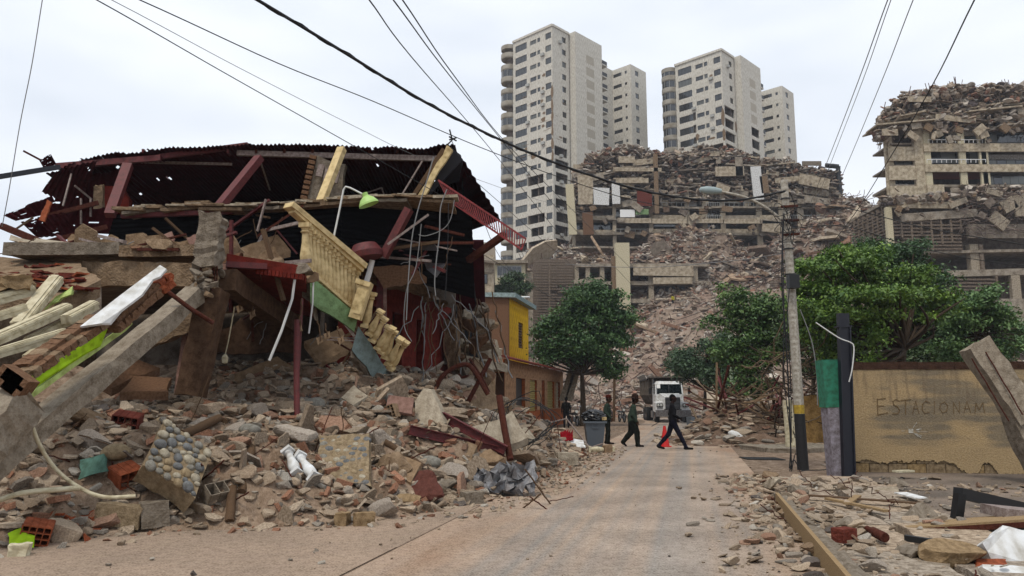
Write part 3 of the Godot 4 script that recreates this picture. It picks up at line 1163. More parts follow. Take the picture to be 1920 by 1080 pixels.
	# plaster fallen off in patches
	for q in dmg.get("patch", []):
		var pts := []
		var cnt := 9
		var o: Vector3 = C + (a if q[0] == "A" else b) * q[1] + (nA if q[0] == "A" else nB) * 0.012 + Vector3.UP * (H - q[2])
		var uu: Vector3 = a if q[0] == "A" else b
		for i in cnt:
			var an := TAU * i / cnt
			pts.append(o + uu * cos(an) * q[3] * r.randf_range(0.6, 1.2) + Vector3.UP * sin(an) * q[4] * r.randf_range(0.7, 1.2))
		var pm := MB.new()
		pm.slab(pts, -(nA if q[0] == "A" else nB) * 0.02)
		part(top, "bare_patch", pm, MT.concrete_brown)

func build_towers() -> void:
	var r := RandomNumberGenerator.new()
	r.seed = 61
	var A := {}
	var skip := {}
	for k in range(10, 20):
		if k % 3 != 1:
			A[k] = [[2.4 + 0.3 * (k % 2), 6.2 + 0.5 * (k % 3)]]
			skip[k] = [1, 2]
	A[16] = [[2.2, 7.0], [7.4, 10.6]]; skip[16] = [1, 2, 3]
	A[18] = [[0.4, 6.5]]; skip[18] = [0, 1, 2]
	A[19] = [[3.0, 9.5]]; skip[19] = [1, 2, 3]
	var B := {}
	for k in range(9, 20):
		B[k] = [0.5 + 0.2 * (k % 3), 5.0 - 0.3 * (k % 2)]
	var pa := []
	for k in range(4, 10):
		pa.append(["A", 0.15, 2.2 + 2.8 * k + 1.2, 0.35, 1.5])
	for k in [3, 4, 5, 6, 7, 8]:
		pa.append(["A", 2.4 + 0.3 * (k % 3), 1.9 + 2.8 * k, 0.45, 0.35])
	for k in 16: pa.append([["A", "A", "B"][k % 3], r.randf_range(1.0, 4.6) + (5.0 if k % 3 == 0 else 0.0), r.randf_range(12, 34), r.randf_range(0.5, 1.3), r.randf_range(0.04, 0.09)])
	pa.append(["A", 2.6, 20.0, 0.8, 0.5]); pa.append(["A", 7.6, 25.6, 0.5, 0.7]); pa.append(["A", 5.4, 27.5, 0.9, 0.5]); pa.append(["B", 2.5, 24.0, 0.6, 0.25])
	tower(Vector3(8.47, 0, -150.8), 80.0, "tall cream apartment tower with round balconies, the left and nearer of the two towers", {"A": A, "skipA": skip, "B": B, "patch": pa, "glazed": [2, 4, 6, 8, 9, 10, 12, 13, 14, 15, 17]}, r)
	A = {}; skip = {}; B = {}
	for k in [4, 5, 6]:
		A[k] = [[6.6, 7.3]]
	A[7] = [[0.4, 4.2]]; skip[7] = [0, 1]
	for k in [4, 5, 6, 7, 8, 9]:
		B[k] = [0.5, 4.9 - 0.5 * (k % 2)]
	pa = [["A", 0.2, 15.0, 0.4, 2.0], ["A", 2.6, 5.0, 0.4, 0.3], ["A", 3.0, 19.0, 0.8, 0.3], ["B", 5.2, 15.8, 0.6, 1.2], ["A", 6.4, 17.8, 0.5, 0.8], ["A", 6.4, 20.5, 0.5, 0.8], ["A", 0.1, 19.0, 0.4, 1.6]]
	tower(Vector3(44.93, 0, -153.9), 76.0, "tall cream apartment tower with damaged corner rooms, the right one of the two towers", {"A": A, "skipA": skip, "B": B, "K": {5: 1, 6: 1, 7: 1}, "patch": pa, "glazed": [0, 1, 2, 3, 4, 5, 6, 7, 8, 9, 10, 11, 12, 13, 14, 15, 16, 17, 18]}, r)

# ------------------------------------------------------------------ wrecked apartment blocks
func fbox(mb: MB, x0: float, y0: float, x1: float, y1: float, d: float, depth: float, tilt := 0.0) -> void:
	# a box with its front d metres away, seen between those two corners of the photograph
	var a := at(x0, y1, d)
	var b := at(x1, y0, d)
	var c := (a + b) * 0.5 - Vector3(0, 0, depth * 0.5)
	mb.box(c, Vector3(absf(b.x - a.x), absf(b.y - a.y), depth), Basis(Vector3.BACK, tilt))

func fpart(parent: Node3D, called: String, x0: float, y0: float, x1: float, y1: float, d: float, depth: float, m: Material, tilt := 0.0) -> MeshInstance3D:
	var mb := MB.new()
	fbox(mb, x0, y0, x1, y1, d, depth, tilt)
	return part(parent, called, mb, m)

func profile_y(prof: Array, x: float) -> float:
	for i in prof.size() - 1:
		if x <= prof[i + 1][0]:
			return lerpf(prof[i][1], prof[i + 1][1], clampf((x - prof[i][0]) / (prof[i + 1][0] - prof[i][0]), 0, 1))
	return prof[-1][1]

func crushed_crown(parent: Node3D, prof: Array, y_low: float, d: float, deep: float, r: RandomNumberGenerator, layers: int, n_loose: int, label: String) -> void:
	# the upper floors come down on one another: tilted slabs, hanging parapets, rubble between
	var pts := []
	for q in prof:
		if q[0] > prof[0][0] + 14.0: pts.append(at(q[0], q[1] + 14.0, d + 2.2))
	pts.append(at(prof[-1][0] - 6.0, y_low + 4.0, d + 2.2))
	pts.append(at(prof[0][0] + 26.0, y_low + 4.0, d + 2.2))
	var mb := MB.new()
	mb.slab(pts, Vector3(0, 0, -deep))
	part(parent, "crushed_core", mb, MT.room_brown)
	var x0: float = prof[0][0]
	var x1: float = prof[-1][0]
	var m_per := d / LENS
	for k in layers:
		var x := x0
		while x < x1:
			var w := r.randf_range(2.0, 7.5) / m_per
			var cx := x + w * 0.5
			var ytop := profile_y(prof, clampf(cx, x0, x1)) + 8.0
			var y := lerpf(ytop, y_low, (k + 0.5 + r.randf_range(-0.3, 0.3)) / layers)
			var dd := d + r.randf_range(-1.6, 1.4)
			var tilt := r.randfn() * 0.12
			if cx < x0 + 60.0: tilt += 0.22
			if cx > x1 - 60.0: tilt -= 0.22
			if r.randf() < 0.82 and cx > x0 + 34.0:
				fpart(parent, "floor_slab", x, y - 1.2, minf(x + w * 1.05, x1 + 4), y + 1.4, dd, r.randf_range(3, 6), [MT.slab_far, MT.concrete_grey_far, MT.parapet_far][r.randi() % 3], tilt)
			if r.randf() < 0.5:
				var h := r.randf_range(0.6, 1.1) / m_per
				fpart(parent, "parapet_panel", x + w * r.randf_range(0.0, 0.3), y, minf(x + w * r.randf_range(0.5, 0.95), x1), y + h, dd - 0.1, 0.16, [MT.parapet_far, MT.slab_far, MT.parapet_far][r.randi() % 3], tilt + r.randfn() * 0.05)
			x += w * r.randf_range(0.85, 1.05)
	var rx := []; var rc := PackedColorArray()
	var px := []; var pc := PackedColorArray()
	var sx := []; var sc := PackedColorArray()
	for i in n_loose:
		var x := r.randf_range(x0, x1)
		var f := pow(r.randf(), 1.3)
		var y := lerpf(profile_y(prof, x), y_low, f)
		if f < 0.12:
			y += r.randf_range(0, 10)
		if x < x0 + 30.0: y += r.randf_range(0, 30)
		var p := at(x, y, d + r.randf_range(-1.0, 2.6)) - parent.position
		var size := 0.25 + 0.8 * pow(r.randf(), 2.5)
		var kk := r.randf()
		if kk < 0.42:
			rx.append(Transform3D(tumble(r).scaled(Vector3(size, size * 0.8, size)), p)); rc.append(debris_color(r))
		elif kk < 0.92:
			px.append(Transform3D(tumble(r, 0.4) * Basis.from_scale(Vector3(size * r.randf_range(1.2, 3.0), size, size)), p)); pc.append(debris_color(r))
		else:
			var b := tumble(r, 0.1)
			if r.randf() < 0.5: b = Basis(Vector3.RIGHT, PI * 0.5 + r.randfn() * 0.35)
			sx.append(Transform3D(b * Basis.from_scale(Vector3(2.4, 2.4, r.randf_range(0.8, 2.6))), p + Vector3.DOWN * 0.8)); sc.append(Color(0.24, 0.19, 0.16) * r.randf_range(0.5, 1.8))
	scatter(r, "loose_rubble", label, "rubble", ROCKS.slice(0, 4), MT.far_tint, rx, rc, parent)
	scatter(r, "loose_shards", label, "rubble", PLATES.slice(0, 4), MT.far_tint, px, pc, parent)
	scatter(r, "hanging_rods", label, "rubble", STICKS, MT.far_tint, sx, sc, parent)

func build_central_block() -> void:
	var r := RandomNumberGenerator.new()
	r.seed = 92
	var d := 130.0
	var g := at(1325, 470, d)
	var t := thing("collapsed_apartment_block", "wide wrecked apartment block with crushed upper floors below the towers", "apartment building", Vector3(g.x, 18, g.z))
	var prof := [[1073, 322], [1088, 300], [1110, 285], [1140, 273], [1185, 269], [1233, 282], [1282, 278], [1327, 272], [1381, 276], [1420, 293], [1430, 297], [1478, 294], [1502, 309], [1547, 312], [1572, 318], [1577, 345]]
	crushed_crown(t, prof, 378.0, d, 9.0, r, 10, 5200, "loose rubble in the crushed upper floors of the wide wrecked block")
	# floors that still stand
	var cols := [1076, 1152, 1221, 1289, 1322, 1356, 1424, 1466, 1502, 1538, 1560, 1575]
	for q in [[388.0, 2.4], [412.0, 1.6], [438.0, 3.0], [463.0, 2.5]]:
		var x := 1074.0
		while x < 1576.0:
			var w := r.randf_range(50, 110)
			var yy: float = q[0] + r.randf_range(-1.0, 1.0)
			fpart(t, "floor_slab", x, yy - q[1] * 0.5, minf(x + w, 1577), yy + q[1], d - r.randf_range(0, 0.8), 8.0, MT.slab_far, r.randfn() * 0.006)
			x += w
	for i in cols.size():
		var c: float = cols[i]
		fpart(t, "column", c - 2.2, 352, c + 2.2, 470, d - 0.3, 0.5, MT.concrete_light)
	# back wall and cross walls inside, windows on the inner line
	fpart(t, "back_wall", 1076, 352, 1574, 470, d + 5.0, 0.4, MT.room)
	for i in cols.size() - 1:
		var x0: float = cols[i] + 2.4
		var x1: float = cols[i + 1] - 2.4
		for row in [[366, 387], [390, 411], [414, 437]]:
			var k := r.randf()
			var y0: float = row[0] + 0.5
			var y1: float = row[1] - 0.5
			if k < 0.30:
				fpart(t, "infill_wall", x0, y0, lerpf(x0, x1, r.randf_range(0.4, 1.0)), y1, d + 2.0, 0.2, [MT.room, MT.slab_far, MT.concrete_grey_far][r.randi() % 3])
			elif k < 0.62:
				var ww := fpart(t, "window", x0, y0, x1, y1 - 4, d + 1.4, 0.08, MT.frame_pale)
				var m := 3
				for j in m:
					var a := lerpf(x0, x1, float(j) / m) + 0.6
					var b := lerpf(x0, x1, float(j + 1) / m) - 0.6
					fpart(ww, "pane", a, y0 + 0.8, b, y1 - 5, d + 1.3, 0.05, MT.glass if r.randf() < 0.75 else MT.glass_pale)
			elif k < 0.75:
				fpart(t, "curtain", x0, y0, lerpf(x0, x1, 0.5), y1, d + 1.2, 0.06, MT.white)
			if r.randf() < 0.75:
				fpart(t, "parapet", x0 - 1, y1 - r.randf_range(5.5, 8.0), x1 + 1, y1 + 1, d - 0.5 + r.randf_range(-0.2, 0.2), 0.18, MT.parapet_far if r.randf() < 0.7 else MT.slab_far, r.randfn() * 0.012)
			elif r.randf() < 0.7:
				var mb := MB.new()
				for j in 8:
					var xx := lerpf(x0, x1, j / 7.0)
					mb.beam(at(xx, y1, d - 0.3), at(xx, y1 - 7, d - 0.3), 0.07, 0.07)
				mb.beam(at(x0, y1 - 7, d - 0.3), at(x1, y1 - 7, d - 0.3), 0.08, 0.08)
				part(t, "railing", mb, MT.frame_pale)
	for i in 60:
		var xx := r.randf_range(1080, 1565)
		var yy := r.randf_range(372, 436)
		var s := r.randf_range(4, 13)
		fpart(t, "hanging_plate", xx, yy, xx + s * r.randf_range(0.3, 2.2), yy + s, d - r.randf_range(0.9, 2.4), r.randf_range(0.15, 0.5), [MT.slab_far, MT.concrete_grey_far, MT.parapet_far, MT.room_brown, MT.concrete_brown][r.randi() % 5], r.randfn() * 0.5)
	# hanging plates that stand out
	for q in [[1160, 409, 1221, 418, MT.parapet_far, 0.0], [1223, 410, 1288, 419, MT.parapet_far, -0.004], [1291, 410, 1355, 418, MT.parapet_far, 0.003], [1358, 410, 1424, 419, MT.parapet_far, 0.0], [1427, 410, 1474, 419, MT.slab_far, 0.02], [1500, 411, 1540, 420, MT.parapet_far, -0.02], [1084, 328, 1112, 383, MT.parapet_far, 0.02], [1112, 352, 1142, 384, MT.white_plaster, -0.05], [1148, 343, 1162, 382, MT.white_plaster, 0.02], [1195, 358, 1222, 386, MT.red_tile, 0.0], [1163, 393, 1190, 407, MT.white, 0.0], [1192, 392, 1216, 402, MT.green_paint, 0.0], [1093, 398, 1112, 440, MT.brick, 0.04], [1412, 312, 1428, 374, MT.white_plaster, 0.06], [1427, 330, 1440, 362, MT.concrete_brown, 0.1], [1500, 330, 1555, 350, MT.parapet_far, -0.2], [1228, 288, 1233, 400, MT.concrete_brown, 0.0], [1380, 294, 1392, 330, MT.slab_far, 0.0], [1342, 312, 1395, 330, MT.parapet_far, 0.02], [1160, 293, 1190, 305, MT.parapet_far, 0.0], [1150, 314, 1240, 321, MT.parapet_far, -0.01], [1155, 334, 1216, 343, MT.parapet_far, 0.01], [1064, 345, 1078, 440, MT.cream_white, 0.06], [1430, 415, 1475, 436, MT.parapet_far, -0.1], [1505, 302, 1540, 310, MT.concrete_grey, 0.0]]:
		fpart(t, "hanging_plate", q[0], q[1], q[2], q[3], d - 1.9, 0.3, q[4], q[5])
	var mbp := MB.new()
	rod(mbp, at(1548, 310, d - 1), at(1572, 312, d - 1), 0.45, r, 0.05)
	rod(mbp, at(1572, 312, d - 1), at(1577, 400, d - 1), 0.4, r, 0.05)
	part(t, "duct", mbp, MT.frame_dark)
	# podium below: open frame, lattice wall, white corner pier
	var p := thing("podium_building", "lower storeys of open concrete frame with a lattice brick wall, left of the rubble slope", "building", at(1130, 600, 114))
	var dp := 114.0
	var mb2 := MB.new()
	lattice(p, 1001, 488, 1079, 612, dp, r, MT.breeze, 0.7)
	fpart(p, "backing_wall", 1000, 486, 1080, 640, dp + 1.6, 0.3, MT.breeze)
	fpart(p, "column", 1157, 455, 1180, 602, dp - 0.6, 1.6, MT.cream_white)
	fpart(p, "pier_strip", 1148, 480, 1156.5, 560, dp - 0.2, 0.8, MT.concrete_brown)
	for q in [[494, 500], [527, 534], [560, 568]]:
		fpart(p, "floor_slab", 1080, q[0], 1330, q[1], dp + 0.2, 8.0, MT.slab_far, 0.004)
	for xx in [1082, 1103, 1130, 1222, 1305]:
		fpart(p, "column", xx - 3, 500, xx + 3, 640, dp + 0.5, 0.6, MT.concrete_light)
	fpart(p, "lintel", 1188, 498, 1300, 517, dp - 0.4, 0.5, MT.parapet_far, -0.02)
	fpart(p, "lintel", 1225, 520, 1298, 532, dp - 0.5, 0.5, MT.parapet_far, 0.01)
	fpart(p, "back_wall", 1080, 490, 1330, 640, dp + 8.0, 0.4, MT.room)
	fpart(p, "beam", 1076, 522, 1128, 530, dp - 0.3, 0.4, MT.concrete_light, 0.1)
	fpart(p, "shutter", 1234, 534, 1296, 560, dp + 2.0, 0.1, MT.frame_dark)  # dark panel standing in for the shade inside the open bay

func lattice(parent: Node3D, x0: float, y0: float, x1: float, y1: float, d: float, r: RandomNumberGenerator, m: Material, slope0 := 0.0, d1 := -1.0) -> void:
	# courses of thin bricks with open gaps, held by upright strips; some bricks are gone
	if d1 < 0.0: d1 = d
	var a := at(x0, y1, d)
	var b := at(x1, y1, d1)
	var top := at((x0 + x1) * 0.5, y0, (d + d1) * 0.5).y
	var u := Vector3(b.x - a.x, 0, b.z - a.z)
	var len := u.length()
	u /= len
	var out := u.cross(Vector3.UP)
	if out.z < 0: out = -out
	var bas := Basis(u, Vector3.UP, out)
	var bar := MB.new()
	bar.box(Vector3.ZERO, Vector3(1.16, 0.22, 0.3))
	var bm := bar.mesh()
	var n := int((top - a.y) / 0.42)
	var cols := int(len / 1.2)
	var total := 0
	for j in n:
		for i in cols:
			if r.randf() < 0.10 or total > 280: continue
			total += 1
			var q := Vector3(a.x, a.y + 0.2 + 0.42 * j, a.z) + u * (0.6 + 1.2 * i) - parent.position
			put(parent, "lattice_brick", bm, m, Transform3D(bas * Basis(Vector3.BACK, r.randfn() * 0.025), q + out * r.randf_range(-0.03, 0.03)))
	for i in cols + 1:
		if r.randf() < 0.2 + slope0: continue
		var st := MB.new()
		var q := Vector3(a.x, 0, a.z) + u * (1.2 * i) + out * 0.06
		var h0 := a.y + (0.0 if r.randf() < 0.5 else (top - a.y) * r.randf() * 0.6)
		st.box(q + Vector3.UP * (h0 + top) * 0.5, Vector3(0.22, top - h0, 0.3), bas)
		part(parent, "upright_strip", st, MT.breeze_pale)

func build_right_block() -> void:
	var r := RandomNumberGenerator.new()
	r.seed = 93
	var d := 95.0
	var t := thing("wrecked_apartment_building", "wrecked apartment building with rubble crown and brick lattice on the right edge", "apartment building", at(1800, 600, d))
	var prof := [[1644, 235], [1650, 205], [1668, 188], [1700, 172], [1740, 163], [1790, 155], [1830, 158], [1870, 156], [1910, 158], [1960, 150], [2030, 165]]
	crushed_crown(t, prof, 244.0, d, 4.0, r, 7, 3200, "loose rubble in the crown of the wrecked building on the right")
	# standing floors, front part
	fpart(t, "back_wall", 1672, 225, 2040, 405, d + 4.5, 0.4, MT.room)
	fpart(t, "column", 1722, 215, 1733, 372, d - 0.2, 0.7, MT.parapet_ochre)
	fpart(t, "corner_column", 1667, 240, 1671, 372, d + 0.4, 0.5, MT.parapet_ochre)
	for q in [[238, 242], [268, 271], [309, 312], [346, 350], [370, 375]]:
		fpart(t, "floor_slab", 1670, q[0], 2040, q[1], d + 0.2, 5.0, MT.slab_far)
	for q in [[1668, 275, 1725, 301], [1669, 311, 1727, 337], [1671, 349, 1729, 368], [1697, 237, 1724, 252]]:
		fpart(t, "parapet", q[0], q[1], q[2], q[3], d - 0.1, 0.25, MT.parapet_ochre)
	for q in [[1733, 269, 1920, 284], [1736, 308, 1925, 322], [1740, 346, 1770, 362], [1735, 211, 1838, 221]]:
		fpart(t, "parapet", q[0], q[1], q[2] , q[3], d - 0.5, 0.25, MT.parapet_ochre)
	fpart(t, "parapet", 1921, 269, 2040, 284, d - 0.5, 0.25, MT.parapet_ochre)
	fpart(t, "room_wall", 1768, 247, 1845, 262, d + 3.0, 0.15, MT.blue_paint)
	fpart(t, "room_wall", 1741, 323, 1846, 336, d + 2.5, 0.15, MT.clay)
	fpart(t, "room_wall", 1846, 290, 1920, 299, d + 2.5, 0.15, MT.white_plaster)
	for xx in [1740, 1843, 1847, 1805]:
		fpart(t, "column", xx - 1.6, 244, xx + 1.6, 346, d - 0.3, 0.3, MT.cream_white)
	for q in [[1736, 284, 1846, 307, 4], [1678, 301, 1726, 311, 3], [1851, 300, 1922, 309, 4], [1672, 338, 1730, 349, 5], [1848, 330, 1925, 346, 5], [1851, 250, 1925, 268, 4]]:
		var w := fpart(t, "window", q[0], q[1], q[2], q[3], d + 0.9, 0.07, MT.frame_dark)
		for j in q[4]:
			var a := lerpf(q[0], q[2], float(j) / q[4]) + 1.0
			var b := lerpf(q[0], q[2], float(j + 1) / q[4]) - 1.0
			fpart(w, "pane", a, q[1] + 1, b, q[3] - 1, d + 0.85, 0.04, MT.glass if r.randf() < 0.6 else MT.glass_pale)
	for q in [[1740, 262, 1842, 268], [1738, 299, 1848, 305]]:
		var rail := MB.new()
		for j in 13:
			var xx := lerpf(q[0], q[2], j / 12.0)
			rail.beam(at(xx, q[3], d - 0.3), at(xx, q[1], d - 0.3), 0.06, 0.06)
		rail.beam(at(q[0], q[1], d - 0.3), at(q[2], q[1], d - 0.3), 0.08, 0.08)
		part(t, "railing", rail, MT.white)
	# podium with rubble, lattice walls and dark open floors
	var dp := 90.0
	var p := thing("lattice_podium", "lower storeys with brick lattice walls and dark open floors at the right edge", "building", at(1790, 640, dp))
	fpart(p, "floor_slab", 1666, 372, 2040, 378, dp + 1.0, 8.0, MT.slab_far)
	fpart(p, "fascia", 1668, 378, 1780, 390, dp - 0.2, 0.4, MT.parapet_ochre, -0.01)
	fpart(p, "fascia", 1690, 396, 1833, 411, dp - 0.3, 0.4, MT.slab_far, 0.07)
	fpart(p, "white_pier", 1667, 388, 1672, 470, dp - 0.3, 0.5, MT.cream_white)
	lattice(p, 1674, 412, 1815, 470, dp, r, MT.breeze)
	fpart(p, "backing_wall", 1674, 390, 1830, 470, dp + 1.8, 0.3, MT.breeze)
	lattice(p, 1672, 400, 1606, 476, dp + 0.5, r, MT.breeze, 0.0, dp + 9.0)
	var side := MB.new()
	side.beam(at(1690, 435, dp + 2.2), at(1622, 438, dp + 10.6), 0.3, 5.0)
	part(p, "side_wall", side, MT.breeze)
	fpart(p, "wall", 1816, 420, 2040, 446, dp - 0.1, 0.4, MT.slab_far)
	fpart(p, "back_wall", 1816, 372, 2040, 470, dp + 4.0, 0.4, MT.room)
	fpart(p, "floor_slab", 1680, 468, 2040, 473, dp + 0.1, 7.0, MT.slab_far, 0.02)
	fpart(p, "column", 1822, 458, 1838, 506, dp + 0.4, 0.9, MT.concrete_light)
	fpart(p, "upright_strip", 1840, 458, 1843, 506, dp + 0.2, 0.2, MT.breeze_pale)
	fpart(p, "back_wall", 1690, 470, 2040, 560, dp + 7.0, 0.4, MT.room)
	fpart(p, "floor_slab", 1740, 504, 2040, 516, dp, 7.0, MT.slab_far, 0.03)
	lattice(p, 1758, 516, 1884, 560, dp - 0.2, r, MT.breeze)
	fpart(p, "backing_wall", 1758, 514, 1884, 575, dp + 1.8, 0.3, MT.breeze)
	fpart(p, "wall", 1740, 560, 2040, 640, dp, 0.4, MT.slab_far)
	fpart(p, "column", 1900, 516, 1912, 560, dp, 0.6, MT.concrete_light)
	# spoil lying on the podium roof
	var rx := []; var rc := PackedColorArray()
	var sx := []; var sc := PackedColorArray()
	for i in 900:
		var x := r.randf_range(1650, 1990)
		var hh := 14.0 + 22.0 * ss(1700, 1860, x)
		var y := 378.0 - hh * pow(r.randf(), 1.6) + (20.0 * r.randf() if x > 1780 else 4.0)
		var size := 0.2 + 0.8 * pow(r.randf(), 2.5)
		rx.append(Transform3D(tumble(r, 0.3) * Basis.from_scale(Vector3(size * 1.4, size * 0.7, size)), at(x, y, dp + r.randf_range(-0.4, 3.0)) - p.position))
		rc.append(debris_color(r))
		if i % 3 == 0:
			sx.append(Transform3D(tumble(r, 0.0) * Basis.from_scale(Vector3(2.0, 2.0, r.randf_range(0.8, 3.0))), at(r.randf_range(1800, 1990), r.randf_range(350, 440), dp - r.randf_range(0.2, 0.8)) - p.position))
			sc.append(Color(0.20, 0.16, 0.14) * r.randf_range(0.5, 2.0))
	scatter(r, "roof_rubble", "", "", [ROCKS[0], PLATES[1], ROCKS[3], PLATES[4]], MT.far_tint, rx, rc, p)
	scatter(r, "hanging_rods", "", "", STICKS, MT.far_tint, sx, sc, p)
	for q in [[1858, 402, 1890, 425, -0.7], [1880, 372, 1905, 395, 0.5], [1905, 366, 1925, 405, 0.05], [1780, 375, 1815, 385, 0.4], [1850, 355, 1880, 366, -0.3]]:
		fpart(p, "hanging_plate", q[0], q[1], q[2], q[3], dp - 0.8, 0.3, MT.concrete_light, q[4])
	for i in 34:
		var xx := r.randf_range(1665, 1930)
		var yy := r.randf_range(228, 262) if i % 2 else r.randf_range(350, 402)
		var s := r.randf_range(5, 15)
		fpart(t, "hanging_plate", xx, yy, xx + s * r.randf_range(0.3, 2.0), yy + s, (d - 1.0 if i % 2 else dp - 0.9) - r.randf_range(0.0, 0.8), 0.3, [MT.slab_far, MT.concrete_grey_far, MT.parapet_far, MT.concrete_brown][r.randi() % 4], r.randfn() * 0.5)
	for i in 14:
		var mb := MB.new()
		var x := r.randf_range(1655, 1915)
		var y := profile_y(prof, x)
		rod(mb, at(x, y + 8, d), at(x + r.randf_range(-6, 6), y - r.randf_range(3, 12), d), 0.05, r, 0.02, 0.0, 4, 3)
		part(t, "rebar", mb, MT.rusty_steel)

# ------------------------------------------------------------------ pale houses between the wrecked house and the tower
func build_pale_houses() -> void:
	var d := 100.0
	var t := thing("pale_house", "pale cream house with a row of blue windows under the left tower", "house", at(955, 600, d))
	fpart(t, "wall", 925, 492, 985, 640, d, 8.0, MT.cream_white)
	fpart(t, "roof_slab", 922, 487, 990, 493, d - 0.6, 9.0, MT.slab_far)
	var w := fpart(t, "window", 932, 498, 978, 520, d - 0.06, 0.08, MT.frame_pale)
	for j in 5:
		fpart(w, "pane", 933 + j * 9, 500, 941 + j * 9, 516, d - 0.1, 0.05, MT.glass)
	fpart(t, "side_wall", 985.5, 510, 999, 640, d + 1, 5.0, MT.slab_far)
	for q in [[928, 543, 945, 560], [950, 545, 962, 562]]:
		var w2 := fpart(t, "window", q[0], q[1], q[2], q[3], d - 0.05, 0.08, MT.frame_dark)
		fpart(w2, "pane", q[0] + 1, q[1] + 1, q[2] - 1, q[3] - 1, d - 0.09, 0.05, MT.glass)
	t = thing("grey_roofed_house", "grey roofed house with broken eaves behind the wrecked house", "house", at(890, 600, 88))
	fpart(t, "wall", 862, 478, 926, 640, 88, 7.0, MT.parapet_far)
	var mb := MB.new()
	mb.slab([at(855, 482, 87), at(930, 490, 87), at(928, 455, 94), at(858, 452, 94)], Vector3(0, -0.25, 0))
	part(t, "roof", mb, MT.concrete_grey)
	fpart(t, "floor_band", 862, 505, 926, 511, 87.8, 0.3, MT.slab_far)
	for q in [[872, 514, 886, 532], [898, 514, 914, 532]]:
		var w3 := fpart(t, "window", q[0], q[1], q[2], q[3], 87.9, 0.08, MT.frame_dark)
		fpart(w3, "pane", q[0] + 1, q[1] + 1, q[2] - 1, q[3] - 1, 87.85, 0.05, MT.glass)

